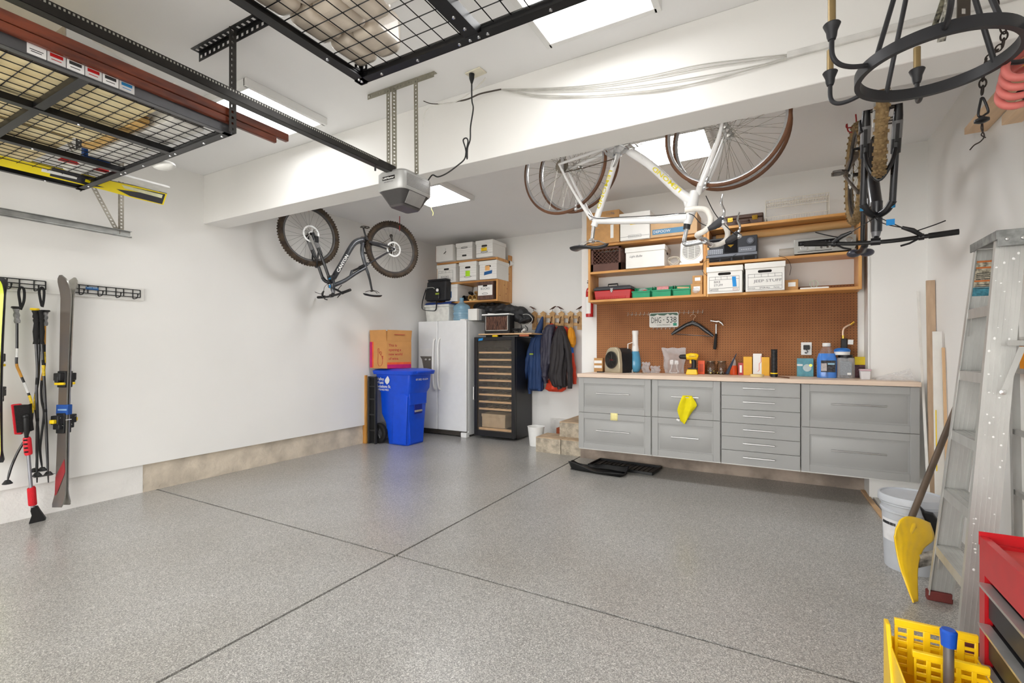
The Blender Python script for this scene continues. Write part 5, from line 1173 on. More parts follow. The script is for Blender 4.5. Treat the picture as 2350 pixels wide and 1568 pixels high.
for k, (xx, fl, lb_) in enumerate(((1224,1,'over the first picket, left'),(1268,-1,'facing left on the third picket'),(1287,1,'large bird with long tail on the fourth picket'),(1329,-1,'at the right end of the coat rack'))):
    p = pr(xx, 714); m = MB(); s_ = .055
    m.tube([(p.x-fl*s_*-.9,ry,p.z+.02),(p.x-fl*s_*-.3,ry,p.z+.035),(p.x+fl*-.01,ry,p.z+.045),(p.x-fl*.035,ry,p.z+.062),(p.x-fl*.05,ry,p.z+.066),(p.x-fl*.068,ry,p.z+.060)], [.004,.016,.026,.017,.016,.002], 10, flat=.45)
    m.cyl((p.x,ry,p.z-.002),(p.x,ry,p.z+.03), .003, n=6)
    m.build('bird_ornament', BR, label='rusty metal bird ornament '+lb_, cat='bird ornament')
# --- coats
def coat(name, label, mat, levels, sleeves, Y=6.44, hood=None, folds=9, amp=.10, extra=None, quilt=0, cat='jacket', seed=0, hookY=6.46):
    """levels: (photo row, left column, right column, depth)"""
    zc = P((levels[0][1]+levels[0][2])/2, levels[-1][0], Y=Y); t = thing(name, label, cat, (zc.x, Y, zc.z))
    L = []
    for (yy, a, b, dp) in levels:
        p, q = P(a, yy, Y=Y), P(b, yy, Y=Y); L.append(((p.x+q.x)/2, (p.z+q.z)/2, (q.x-p.x)/2, dp))
    def at(f):
        k = min(int(f*(len(L)-1)), len(L)-2); w = f*(len(L)-1)-k; return [L[k][i]*(1-w)+L[k+1][i]*w for i in range(4)]
    m = MB()
    def fn(u, v):
        x, z, hw, dp = at(v); th = u*2*math.pi; f = 1+amp*min(1,v*2.5)*math.sin(folds*th+seed+v*2)+amp*.5*math.sin(3*th+v*7+seed)
        f += .22*min(1,v*3)*noise.noise(V((math.cos(th)*2.2+seed, math.sin(th)*2.2, z*3.5)))+.10*noise.noise(V((math.cos(th)*5, math.sin(th)*5+seed, z*9)))
        if quilt: f += .13*abs(math.sin(v*quilt*math.pi))-.04
        return (x+hw*f*math.cos(th), Y-dp*.2+dp*f*math.sin(th), z)
    m.grid(fn, 72, 60, closed_u=True); m.build('body', mat, t, smooth=60)
    for (pts, r) in sleeves:
        m = MB(); pp_ = smooth_path([P(x, y, Y=Y-.03-.02*i/len(pts)) for i, (x, y) in enumerate(pts)], 8); k = len(pp_)
        rs_ = []
        for i in range(k):
            f = i/(k-1)*(len(r)-1); j = min(int(f), len(r)-2); rs_.append((r[j]*(1-f+j)+r[j+1]*(f-j))*(1+.10*math.sin(i*1.3+.6*math.sin(i*.7))+(.08*abs(math.sin(i*.8)) if quilt else 0)))
        m.tube(pp_, rs_, 14, flat=.75); m.build('sleeve', mat, t, smooth=60)
    if hood:
        m = MB(); pp_ = smooth_path([P(x, y, Y=Y) for (x, y) in hood[0]], 6); n_ = len(pp_); r = hood[1]; rs_ = []
        for i in range(n_):
            f = i/(n_-1)*(len(r)-1); j = min(int(f), len(r)-2); rs_.append(r[j]*(1-f+j)+r[j+1]*(f-j))
        m.tube(pp_, rs_, 14, flat=.8); m.build('hood', mat, t, smooth=60)
    return t
NAVY = M('navy_shell', (40,66,112), rough=.7, var=.06, scale=5, bump=1.0, bscale=9); PUFF = M('puffer_slate', (62,60,76), rough=.5, var=.06); BLKS = M('black_shell', (52,48,50), rough=.65, var=.06, bump=1.0, bscale=8); ORR = M('orange_red_shell', (222,66,34), rough=.6, var=.05); OCH = M('ochre_fabric', (238,158,30), rough=.7, var=.05); RBL = M('royal_fabric', (34,104,205), rough=.7)
coat('jacket', 'navy blue hooded jacket hanging by its hood, leftmost on rack', NAVY, [(764,1238,1247,.03),(775,1226,1247,.07),(790,1219,1246,.09),(830,1216,1245,.09),(870,1214,1246,.09),(892,1216,1246,.08),(897,1220,1243,.03)],
     [([(1226,775),(1215,815),(1207,850),(1200,884)],[.055,.06,.05,.045]),([(1240,785),(1243,830),(1240,870),(1239,898)],[.05,.055,.045,.04]),([(1222,860),(1217,885),(1216,904)],[.05,.045,.03])], hood=([(1245,727),(1242,740),(1238,755),(1232,775)],[.012,.04,.06,.07]), seed=1)
m = MB(); q = P(1220,813,Y=6.31); m.bx(q.x-.03,q.x+.03,6.30,6.304,q.z-.01,q.z+.012); o = m.build('sleeve_badge', M('lime_print'), label='small lime badge on the sleeve of the navy jacket', cat='badge', smooth=0)
coat('jacket', 'slate quilted puffer jacket with red lining, second on rack', PUFF, [(745,1258,1272,.03),(752,1252,1274,.07),(775,1246,1272,.09),(830,1248,1268,.09),(865,1247,1262,.08),(868,1249,1260,.03)],
     [([(1253,758),(1247,790),(1247,840),(1253,880)],[.045,.055,.05,.04])], quilt=12, folds=4, amp=.03, seed=3, Y=6.42)
coat('jacket', 'orange red jacket hem showing under the black jacket', ORR, [(750,1270,1300,.02),(760,1262,1305,.05),(870,1262,1294,.06),(893,1255,1300,.07),(899,1262,1290,.03)], [([(1300,760),(1308,800),(1316,845),(1319,882)],[.05,.05,.045,.035])], seed=5, Y=6.50, hood=([(1262,744),(1266,748),(1272,760)],[.02,.05,.05]))
coat('jacket', 'black shell jacket hanging by the collar in the middle', BLKS, [(748,1281,1292,.02),(757,1277,1298,.06),(775,1272,1302,.09),(820,1267,1304,.10),(860,1262,1300,.10),(885,1270,1300,.09),(889,1274,1296,.04)],
     [([(1292,760),(1303,800),(1308,850),(1308,892)],[.05,.06,.05,.045]),([(1277,775),(1270,815),(1272,855),(1285,893)],[.04,.05,.05,.045])], seed=8, Y=6.38)
coat('pouch', 'ochre yellow stuff pouch hanging from the rack', OCH, [(751,1309,1311,.01),(757,1305,1316,.04),(775,1305,1322,.07),(790,1307,1321,.06),(798,1311,1317,.02)], [], Y=6.45, amp=.03, cat='pouch')
coat('pouch', 'royal blue stuff pouch hanging below the ochre one', RBL, [(780,1303,1312,.02),(790,1303,1315,.05),(808,1304,1317,.06),(822,1307,1315,.03)], [], Y=6.47, amp=.03, cat='pouch')
# dark cord strap beneath blue pouch and hook ties
m = MB(); m.tube(smooth_path([P(1309,815,Y=6.48),P(1311,830,Y=6.48),P(1308,850,Y=6.48)],4), .010, 8, flat=.4); m.build('strap', BLACKP, label='short black strap hanging below the blue pouch', cat='strap')
# --- white waste basket, brick, concrete block steps
q = P(1239,1003,Z=0); t = thing('waste_basket', 'small white plastic waste basket beside the concrete step', 'waste basket', (-2.945, 5.97, 0)); r0, r1, hb = .088, .118, .265
m = MB(); m.lathe([(0,0),(r0,0),(r1,hb),(r1+.004,hb),(r1+.004,hb-.006),(r1-.004,hb-.004),(r0-.003,.006),(0,.006)], n=36, cap=False); m.build('basket', WHITEP, t, local=True)
SC = M('worn_step_top', (206,180,150), rough=.9, var=.1, scale=8, bump=.3); CB = M('concrete_block', (200,188,168), rough=1, var=.14, scale=14, bump=1.0, bscale=45)
def block(label, x0, x1, y0, y1, z0, z1, rough=False):
    t = thing('concrete_block', label, 'concrete block', ((x0+x1)/2,(y0+y1)/2,z0))
    m = MB(); n = 14
    def fc(o, u, w, nn, a):
        m.grid(lambda i,j: V(o)+V(u)*i+V(w)*j+V(nn)*(a*math.sin(i*37+j*11)*math.sin(j*29+i*7)*math.sin(math.pi*i)*math.sin(math.pi*j)), n, n)
    a = .012 if rough else .004
    fc((x0,y0,z0),(x1-x0,0,0),(0,0,z1-z0-.012),(0,-1,0),a); fc((x1,y0,z0),(0,y1-y0,0),(0,0,z1-z0-.012),(1,0,0),a); fc((x1,y1,z0),(x0-x1,0,0),(0,0,z1-z0-.012),(0,1,0),a); fc((x0,y1,z0),(0,y0-y1,0),(0,0,z1-z0-.012),(-1,0,0),a)
    m.build('block', CB, t, smooth=60)
    m = MB(); m.bx(x0-.002,x1+.002,y0-.002,y1+.002,z1-.012,z1); m.build('worn_top', SC, t, bevel=.004)
block('left concrete block of the lower step', -2.765, -2.42, 5.60, 5.95, 0, .195)
block('right concrete block of the lower step against the bench wall', -2.41, -2.14, 5.60, 5.95, 0, .195)
block('rough concrete block set on top of the lower step', -2.50, -2.14, 5.76, 6.10, .196, .39, True)
block('farther concrete block supporting the upper step', -2.50, -2.14, 6.11, 6.45, .196, .39)
block('floor block under the farther upper step', -2.50, -2.14, 5.96, 6.45, 0, .195)
m = MB(); m.bx(-2.72,-2.62,6.15,6.32,0,.235); m.build('red_brick', M('red_brick', (170,86,54), rough=.9, var=.15, bump=.5), label='red brick standing on end behind the white waste basket', cat='brick', bevel=.004)
m = MB(); m.bx(-3.0,-2.12,6.565,6.60,0,.30); S(m, 'baseboard_back', M('baseboard_white', (226,224,220), rough=.6), bevel=.004)
# --- black boot trays
RT = M('tray_rubber', (26,26,27), rough=.4, var=.05)
A, B, C = P(1397,1062,Z=0), P(1518,1078,Z=0), P(1380,1052,Z=0)
def tray(label, x0, x1, y0, y1, rz, h=.03, loc=None, wav=0, z0=.0):
    t = thing('boot_tray', label, 'boot tray', loc, rz)
    w, d = (x1-x0)/2, (y1-y0)/2
    m = MB(); m.bx(-w,w,-d,d,0,.006)
    for (a,b,c_,e) in ((-w,w,-d,-d+.012),(-w,w,d-.012,d),(-w,-w+.012,-d,d),(w-.012,w,-d,d)): m.bx(a,b,c_,e,.0,h)
    m.build('tray', RT, t, local=True, bevel=.003)
    m = MB()
    for k in range(14):
        x = -w+.04+k*(2*w-.08)/13; m.bx(x-.006,x+.006,-d+.03,d-.03,.006,.012)
    m.build('ribs', RT, t, local=True)
    return t
tray('flat black ribbed boot tray under the bench, the farther one', 0, .74, 0, .36, R(-4), loc=(-1.52, 5.33, 0))
t = thing('boot_tray', 'black rubber boot tray with curled wavy rim, the nearer one', 'boot tray', (-1.72, 5.02, 0.0), R(-6))
m = MB()
def rim(u, v):
    th = u*2*math.pi; c_, s_ = math.cos(th), math.sin(th); k = (abs(c_)**5+abs(s_)**5)**(-.2)
    w, d = .30+.03*v, .105+.03*v; z = .004+(.055+.030*math.sin(th*2+.6)+.012*math.sin(th*5))*v
    return (w*k*c_, d*k*s_, z)
m.grid(rim, 72, 6, closed_u=True); m.grid(lambda u,v: (-.29+.58*u, -.10+.20*v, .005+.006*math.sin(u*12)), 24, 8); m.build('tray', RT, t, local=True, solid=.006)
# ================================================================ left wall: hook rails, skis, poles, snow brush
BW = M('black_wire', (30,30,31), rough=.45, var=.05)
def L(x, y, X=-5.04): return P(x, y, X=X)
m = MB(); m.bx(-5.12, -5.098, -.2, 2.20, 1.772, 1.885); m.build('backing_board', M('wall_board_white', (228,227,223), rough=.6, var=.01), label='long white backing board behind the black hook rails on left wall', cat='board', bevel=.002)
def wire_rack(label, y0, y1, z0, z1, n, logo=None):
    t = thing('hook_rail', label, 'hook rail', (-5.09,(y0+y1)/2,z0), group='black wire ski hook rails'); x = -5.085
    m = MB()
    for z in (z1, (z0+z1)/2, z0): m.tube([(x,y0,z),(x,y1,z)], .004, 6)
    for k in range(n+1):
        y = y0+(y1-y0)*k/n; m.tube([(x,y,z0),(x,y,z1),(x-.012,y,z1)], .0045, 6)
    m.build('frame', BW, t)
    for k in range(n):
        y = y0+(y1-y0)*(k+.55)/n; m = MB(); m.tube(smooth_path([(x,y,z1),(x,y,z0-.005),(x+.02,y,z0-.018),(x+.075,y,z0-.012),(x+.09,y,z0+.012)],3), .0045, 8); m.sph((x+.09,y,z0+.014), .007, nu=8, nv=6); m.build('hook', BW, t)
    if logo:
        m = MB(); m.bx(x+.004,x+.007,logo,logo+.085,z1-.035,z1-.012); m.build('blue_label', M('label_blue', (30,90,150), rough=.5), t, smooth=0)
        m = MB(); m.bx(x+.007,x+.0078,logo+.006,logo+.04,z1-.022,z1-.016); m.bx(x+.007,x+.0078,logo+.046,logo+.078,z1-.022,z1-.016); m.build('label_print', M('print_light_blue', (150,186,214), rough=.6), t, smooth=0)
wire_rack('black wire hook rail on the left wall holding ski poles', .92, 1.52, 1.80, 1.866, 4)
wire_rack('black wire hook rail with blue label, mostly empty, right of the skis', 1.66, 2.165, 1.80, 1.866, 4, 1.77)
# ---- skis
def ski(par, cl, nd, wd, ws, th, mats, name='ski', stripe=None):
    """cl centre line, wd width direction, nd top-sheet normal"""
    m = MB(); k = len(cl); vs = []; fs = []; mi = []
    for i, c in enumerate(cl):
        w = ws[i]/2; d = (cl[min(i+1,k-1)]-cl[max(i-1,0)]).normalized(); n_ = d.cross(wd).normalized()
        if n_.dot(nd) < 0: n_ = -n_
        vs += [c-wd*w, c+wd*w, c+wd*w*.97+n_*th, c-wd*w*.97+n_*th]
    for i in range(k-1):
        a, b = i*4, i*4+4
        for q, (j, j2) in enumerate(((0,1),(1,2),(2,3),(3,0))): fs.append((a+j, a+j2, b+j2, b+j)); mi.append((1,1,0,1)[q])
    fs += [(0,3,2,1), ((k-1)*4,(k-1)*4+1,(k-1)*4+2,(k-1)*4+3)]; mi += [1,1]
    m.v = vs; m.f = fs; m.mi = mi
    return m.build(name, mats, par, bevel=0, smooth=60)
def ski_pair(px, label, c_top, c_bot, X, ang, mats, width=.10, flip=1):
    A, B = P(c_top[0], c_top[1], X=X), P(c_bot[0], c_bot[1], X=X); ax = (A-B).normalized()
    vd = V((A.x,A.y,0)).normalized(); rt = V((vd.y,-vd.x,0)); wd = (rt*math.cos(R(ang))+vd*math.sin(R(ang))).normalized(); nd = wd.cross(ax).normalized()
    if nd.dot(vd) > 0: nd = -nd
    t = thing('ski_pair', label, 'skis', V((B.x,B.y,B.z)))
    N = 72
    for s_ in (1, -1):
        cl = []; ws = []
        for i in range(N+1):
            f = i/N; c = B.lerp(A, f); up_ = max(0,(f-.90)/.10); dn = max(0,(.07-f)/.07)
            off = .004+.055*up_**1.6+.030*dn**1.5+.010*math.sin(math.pi*min(1,max(0,(f-.07)/.83)))*.3
            cl.append(c+nd*s_*off); 
            e = 1 if f < .955 else math.sqrt(max(.03, 1-((f-.955)/.045)**2)); e2 = 1 if f > .012 else .8
            ws.append(width*(1-.22*math.sin(math.pi*min(1,max(0,(f-.03)/.87))))*e*e2)
        o = ski(t, cl, nd*s_, wd, ws, .011, mats)
        for (f, kind_) in ((.55,0),(.36,1)):
            c = B.lerp(A, f)+nd*s_*.018; m = MB()
            def bx_(du, dv, dn_, su, sv, sn, mi=0):
                m.ob(c+wd*(du-su/2)+ax*(dv-sv/2)+nd*s_*(dn_), wd*su, ax*sv, nd*s_*sn, mi)
            if kind_ == 0:
                bx_(0,0,0,.065,.13,.016); bx_(0,.02,.015,.055,.06,.04); bx_(0,-.035,.015,.075,.02,.022,1); bx_(0,.0,.04,.03,.05,.02)
            else:
                bx_(0,0,0,.065,.16,.016); bx_(0,.03,.015,.06,.07,.05); bx_(0,-.02,.02,.05,.05,.03); bx_(0,.02,.06,.035,.03,.03,1)
            b = m.build('binding', [BLACKP, YEL], o, bevel=.005)
            if kind_:
                m = MB(); m.tube([c+wd*.03+nd*s_*.02+ax*-.02, c+wd*.035*-1+nd*s_*.05+ax*.05], .0025, 6); m.tube([c-wd*.03+nd*s_*.02+ax*-.02, c+wd*.035+nd*s_*.05+ax*.05], .0025, 6); m.build('brake_wire', STEEL, b)
    return t, A, B, wd, nd, ax
SKT = M('ski_topsheet_grey', (84,82,84), rough=.3, var=.35, scale=3, rgb2=(104,92,80), stretch=(1,1,.6), coat=.4); SKE = M('ski_edge_silver', (176,174,168), rough=.25, metal=.7, var=.05)
t, A, B, wd, nd, ax = ski_pair(0, 'dark grey skis strapped base to base with blue strap', (156,634), (141,1162), -5.0, -42, [SKT, SKE], .085)
for nm, f, mt in (('ski_strap', .418, M('strap_blue', (26,80,160), rough=.6)),):
    c = B.lerp(A, f); m = MB()
    m.ob(c-wd*.046-nd*.022-ax*.04, wd*.092, ax*.080, nd*.044); m.build(nm, mt, t, bevel=.004)
    m = MB(); m.ob(c-wd*.030+nd*.0225-ax*.006, wd*.070, ax*.012, nd*.001); m.build('strap_print', M('strap_pale', (140,176,210), rough=.6), t, smooth=0)
m = MB(); c = B.lerp(A,.375); m.ob(c-wd*.044-nd*.02-ax*.004, wd*.088, ax*.005, nd*.04); m.build('strap_edge', WHITEP, t)
c = B.lerp(A,.14)+nd*.019; m = MB(); m.poly3([c-wd*.038-ax*.20, c+wd*.04+ax*.02, c+wd*.03+ax*.12, c-wd*.036-ax*.02], nd*.001); m.build('red_graphic', M('ski_red', (150,44,48), rough=.4), t, smooth=0)
YG = M('ski_lime', (206,224,40), rough=.3, var=.04, coat=.4)
ski_pair(0, 'lime yellow skis at the left edge, hung behind the curved poles', (-8,634), (-16,1065), -4.98, -25, [YG, M('ski_edge_dark', (60,60,64), rough=.3)], .10)
# ---- poles
def pole(label, grip, path, r=.008, gm=BLACKR, bands=(), basket=None, strap=None, X=-5.0, top=None, bm=None):
    g = [L(x, y, X) for x, y in grip]; p = smooth_path([L(x, y, X) for x, y in path], 6)
    t = thing('ski_pole', label, 'ski pole', p[-1]); m = MB()
    m.tube(p, [r]*(len(p)-4)+[r*.9,r*.8,r*.6,r*.4], 10); m.build('shaft', M('pole_black', (34,34,36), rough=.35, var=.05, coat=.3), t)
    m = MB(); g2 = smooth_path(g, 5); n_ = len(g2); m.tube(g2, [.017+.003*math.sin(i*1.7) for i in range(n_)], 12); m.build('grip', gm, t)
    if top:
        m = MB(); m.tube([g[0]+V((0,0,-.004)), g[0]+V((0,0,.004)), g[0]+V((0,0,.014))], [.018,.030,.026], 14); m.build('grip_cap', top, t)
    for (f0, f1, mt) in bands:
        i0, i1 = int(f0*(len(p)-1)), max(int(f0*(len(p)-1))+1, int(f1*(len(p)-1)))
        m = MB(); m.tube(p[i0:i1+1], r*1.06, 10); m.build('band', mt, t)
    if basket:
        c = L(*basket, X); m = MB(); m.lathe([(.006,.02),(.014,.018),(.030,-.006),(.028,-.010),(.008,.004)], c, (0,0,1), 18); m.build('basket', bm or BLACKP, t)
    if strap:
        m = MB(); m.tube(smooth_path([L(x,y,X+.01) for x,y in strap],6), .0085, 8, flat=.35); m.build('wrist_strap', M('black_webbing', (26,26,27), rough=.8), t)
    return t
GG = M('pole_grip_grey', (150,150,150), rough=.5, var=.2, scale=30); YB_ = M('band_yellow', (236,200,30), rough=.4, var=.15, scale=60); WB = M('band_white', (226,226,224), rough=.4, var=.05); OB = M('band_ochre', (196,140,50), rough=.4)
pole('curved black racing pole with yellow band, leftmost beside the lime skis', [(37,708),(38,725),(40,742)], [(39,736),(39,800),(38,835),(45,855),(60,890),(72,925),(73,960),(62,1000),(40,1040),(25,1075),(17,1105)], .0085, GG,
     ((.11,.16,WB),(.20,.34,OB),(.38,.44,WB),(.46,.58,YB_)), (17,1108), [(47,711),(55,690),(55,665),(47,660),(43,672),(46,695),(48,711)], top=BLACKP)
pole('black trekking pole with wide yellow top, left of the pair', [(80,712),(82,728),(83,742),(82,790)], [(83,790),(86,850),(84,900),(86,960),(85,1000),(85,1108)], .0095, BLACKR, ((.29,.34,BLACKR),(.62,.65,BLACKR)), (85,1090), None, top=YEL)
pole('black trekking pole with yellow ring, right of the pair', [(92,712),(94,728),(95,742),(96,790)], [(96,790),(100,850),(104,930),(106,980),(111,1108)], .0095, BLACKR, ((.18,.22,BLACKR),(.22,.30,YB_),(.55,.58,BLACKR)), (111,1088), [(96,703),(93,690),(90,668),(96,660),(101,668),(100,690),(97,705)])
pole('curved racing pole with grey grip behind the trekking poles', [(104,716),(103,730),(103,748)], [(103,740),(102,800),(102,840),(95,880),(96,920),(101,950),(95,1000),(92,1035),(97,1076)], .008, GG, ((.02,.12,OB),(.16,.24,YB_),(.25,.36,OB)), (97,1078), None, X=-5.02, top=BLACKP)
pole('thin curved racing pole partly hidden behind the left trekking pole', [(88,720),(88,735)], [(88,740),(90,800),(88,870),(80,920),(84,960),(88,1000),(82,1075)], .008, BLACKR, ((.45,.6,YB_),), (80,1080), None, X=-5.04)
c0, c1 = L(76,1097,-4.98), L(127,1087,-4.98); m = MB(); m.tube([c0, c0.lerp(c1,.3), c0.lerp(c1,.6), c1], [.005,.02,.02,.004], 12, flat=.25); m.build('powder_basket', M('basket_grey', (70,68,68), rough=.6), label='wide flat powder basket at the bottom of the trekking poles', cat='basket')
# ---- snow brush
X = -4.97; t = thing('snow_brush', 'red and black snow brush with ice scraper leaning on the left wall', 'snow brush', L(84,1203,X)); SR = M('brush_red', (220,36,50), rough=.45, var=.03)
m = MB(); m.cyl(L(62,1005,X), L(75,1165,X), .011, n=16); m.build('shaft', M('brush_alu', (150,150,156), rough=.35, metal=.7), t)
m = MB(); m.tube([L(61,1004,X),L(62,1008,X),L(65,1040,X),L(66,1044,X)], [.020,.024,.024,.020], 16); m.build('upper_grip', SR, t)
m = MB()
for k in range(4):
    c = L(60+k*.7,1010+k*9,X+.014); m.cb(c+V((.012,-.008,0)), .02,.02,.010)
m.build('grip_slots', BLACKR, t, bevel=.003)
m = MB(); m.tube([L(71,1119,X),L(72,1121,X),L(75,1158,X),L(75,1160,X)], [.022,.025,.025,.022], 16); m.build('foam_grip', M('foam_red', (200,28,40), rough=.9, bump=.4, bscale=200), t)
m = MB(); m.poly3([L(24,929,X),L(46,927,X),L(50,998,X),L(32,998,X)], V((.0,.0,0))+V((-.035,.02,0))); m.build('brush_back', SR, t, bevel=.006)
m = MB(); m.poly3([L(31,931,X+.02),L(62,930,X+.02),L(68,927,X+.02),L(69,965,X+.02),L(72,990,X+.02),L(56,992,X+.02),L(38,994,X+.02)], V((-.05,.03,0))); m.build('bristles', M('bristle_black', (38,36,36), rough=.9, bump=.9, bscale=60, stretch=(1,1,8)), t, bevel=.003)
m = MB(); m.tube([L(59,955,X+.04),L(60,975,X+.04),L(61,1004,X+.01)], [.016,.018,.012], 12); m.sph(L(59,956,X+.04), .020, nu=12, nv=8); m.build('pivot', BLACKP, t)
m = MB(); m.poly3([L(71,1163,X),L(84,1162,X),L(90,1172,X),L(96,1180,X),L(103,1190,X),L(102,1196,X),L(66,1206,X),L(66,1200,X),L(72,1184,X),L(69,1174,X)], V((-.02,.015,0))); m.build('scraper', BLACKP, t, bevel=.003)
# ---- galvanised door track with perforated hangers
GV = M('galvanised', (186,188,186), rough=.4, metal=.7, var=.12, scale=10)
A, B = P(0,490,X=-4.85), P(300,547,X=-4.85); zt = B.z; A = V((-4.85,-.6,zt))
t = thing('door_track', 'galvanised garage door track hanging along the left wall', 'track', (-4.85,.7,zt))
m = MB(); y1 = B.y
m.bx(-4.86,-4.856,-.6,y1,zt,zt+.055); m.bx(-4.856,-4.825,-.6,y1,zt,zt+.004); m.bx(-4.856,-4.825,-.6,y1,zt+.051,zt+.055); m.bx(-4.829,-4.825,-.6,y1,zt,zt+.014); m.build('channel', GV, t, bevel=.001)
PS = M('perforated_steel', (158,152,140), rough=.4, metal=.6, var=.1)
m = MB(); m.perf((-4.865,y1-.06,zt+.01), (-4.865,y1-.06,ZC), (0,1,0), .035, .003, .028, .4, .5); m.perf((-4.865,y1-.078,zt+.01), (-4.865,y1-.078,ZC), (1,0,0), .03, .003, .028, .4, .5); m.build('hanger', PS, t, smooth=0)
m = MB(); m.perf((-4.87,y1-.075,zt+.02), (-4.98,y1-.42,ZC), (0,1,.1), .035, .003, .028, .4, .5); m.build('brace', PS, t, smooth=0)
# ================================================================ overhead storage racks
RKB = M('rack_black', (19,19,21), rough=.35, var=.05)
def deck(par, x0, x1, y0, y1, z, nx, ny, mat=RKB, r=.0026):
    m = MB()
    for k in range(nx+1): x = x0+(x1-x0)*k/nx; m.tube([(x,y0,z),(x,y1,z)], r, 4)
    for k in range(ny+1): y = y0+(y1-y0)*k/ny; m.tube([(x0,y,z+.004),(x1,y,z+.004)], r, 4)
    return m.build('wire_deck', mat, par, smooth=0, kind='stuff')
def angle_y(m, x, y0, y1, z, s, h=.055, w=.035):   # angle iron along y; s = side of the flange
    m.bx(min(x,x-s*.003),max(x,x-s*.003),y0,y1,z,z+h); m.bx(min(x,x-s*w),max(x,x-s*w),y0,y1,z,z+.003)
def angle_x(m, x0, x1, y, z, s, h=.055, w=.035):
    m.bx(x0,x1,min(y,y-s*.003),max(y,y-s*.003),z,z+h); m.bx(x0,x1,min(y,y-s*w),max(y,y-s*w),z,z+.003)
def bolts(par, pts, ax=(0,0,-1)):
    m = MB()
    for p in pts: m.lathe([(.007,0),(.006,.004),(0,.005)], p, ax, 10)
    m.build('bolts', CHROME, par, kind='stuff')
RZ = 2.515; lx0, lx1, ly0, ly1 = -4.54, -2.65, .0, 1.57
t = thing('ceiling_rack', 'black overhead wire rack at upper left holding a foam mattress', 'storage rack', ((lx0+lx1)/2, .8, RZ), group='black overhead storage racks')
m = MB(); angle_y(m, lx1, ly0-.35, ly1, RZ, 1); m.build('side_rail', M('rack_black_lit', (96,96,99), rough=.35, metal=.5, var=.05), t)  # grey of the light on this rail is put into its colour
m = MB(); angle_y(m, lx0, ly0-.35, ly1, RZ, -1); m.build('side_rail', RKB, t)
m = MB(); angle_x(m, lx0, lx1, ly1, RZ, 1, .06, .045); m.build('end_rail', RKB, t)
for x in (-3.87, -3.24):
    m = MB(); m.bx(x-.022,x+.022,ly0-.35,ly1-.02,RZ+.001,RZ+.004); m.bx(x-.022,x-.019,ly0-.35,ly1-.02,RZ+.003,RZ+.035); m.bx(x+.019,x+.022,ly0-.35,ly1-.02,RZ+.003,RZ+.035); m.build('cross_beam', RKB, t)
m = MB(); m.bx(lx0,lx1,.915,.955,RZ+.004,RZ+.007); m.bx(lx0,lx1,.915,.918,RZ+.006,RZ+.035); m.build('cross_beam', RKB, t)
deck(t, lx0+.01, lx1-.01, ly0-.35, ly1-.01, RZ+.045, 25, 25)
bolts(t, [(x, ly1-.02, RZ) for x in (-4.4,-3.9,-3.84,-3.6,-3.27,-3.21,-2.9,-2.72)]+[(-4.52,1.35,RZ),(-3.24,1.1,RZ),(-3.87,1.1,RZ)])
m = MB()
for x in (-4.30, -2.95): m.bx(x-.04,x+.04,ly1+.0005,ly1+.002,RZ+.02,RZ+.04)
m.build('slots', DARK, t, smooth=0, kind='stuff')
for (x, y) in ((lx1+.045, ly1-.01), (lx0, ly1-.01)):
    m = MB(); m.perf((x,y-.018,RZ-.005), (x,y-.018,ZC-.02), (0,1,0), .036, .003, .03, .34, .42); m.perf((x-.018,y,RZ-.005), (x-.018,y,ZC-.02), (1,0,0), .036, .003, .03, .34, .42); m.build('upright', M('rack_upright', (66,64,62), rough=.4, metal=.5), t, smooth=0)
for (xa, xb) in ((-3.03,-2.35), (-4.62,-3.95)):
    m = MB(); m.perf((xa,ly1,ZC-.004), (xb,ly1,ZC-.004), (0,1,0), .05, .003, .045, .4, .5); m.perf((xa,ly1+.024,ZC-.03), (xb,ly1+.024,ZC-.03), (0,0,1), .05, .003, .045, .4, .5); m.build('ceiling_bracket', RKB, t, smooth=0)
# paper labels on the side rail
m = MB(); LG = M('label_paper', (214,214,214), rough=.6, var=.02)
for k in range(6):
    y = .735+k*.062; m = MB(); m.bx(lx1+.001,lx1+.002,y,y+.059,RZ+.006,RZ+.052); o = m.build('rail_label', LG if k % 2 else M('label_paper_white', (238,238,238), rough=.6, var=.01), t, smooth=0)
    m = MB(); cl_ = (INK,RED,INK,RED,INK,M('label_blue2', (30,130,190), rough=.5))[k]
    m.bx(lx1+.002,lx1+.0026,y+.008,y+.050,RZ+(.030 if k else .026),RZ+(.044 if k else .029)); m.bx(lx1+.002,lx1+.0026,y+.012,y+.045,RZ+.018,RZ+.021); m.build('label_print', cl_, o, smooth=0)
# mattress / foam pads on the rack
FM = M('cream_foam', (234,220,178), rough=.95, var=.09, scale=5, bump=.5, bscale=14, rgb2=(218,198,150))
def pad(label, x0, x1, y0, y1, z0, z1, mat, sd, cat='foam pad'):
    m = MB(); n = 16
    def g(z, s_):
        return lambda u, v: (x0+(x1-x0)*u, y0+(y1-y0)*v, z+s_*.012*math.sin(u*11+sd)*math.sin(v*7+sd*2)*(math.sin(math.pi*u)*math.sin(math.pi*v))**.3+s_*.0)
    m.bx(x0,x1,y0,y1,z0+.008,z1-.008); m.grid(g(z0,-.4), n, n); m.grid(g(z1,1), n, n)
    return m.build('foam_pad', mat, label=label, cat=cat, bevel=.012, seg=3, smooth=50)
DZ = RZ+.055
pad('cream foam mattress lying on the left overhead rack', -3.62, -2.83, -.3, 1.28, DZ, DZ+.13, FM, 1)
pad('second cream foam mattress beside the first on the overhead rack', -4.36, -3.65, -.3, 1.22, DZ, DZ+.12, FM, 3)
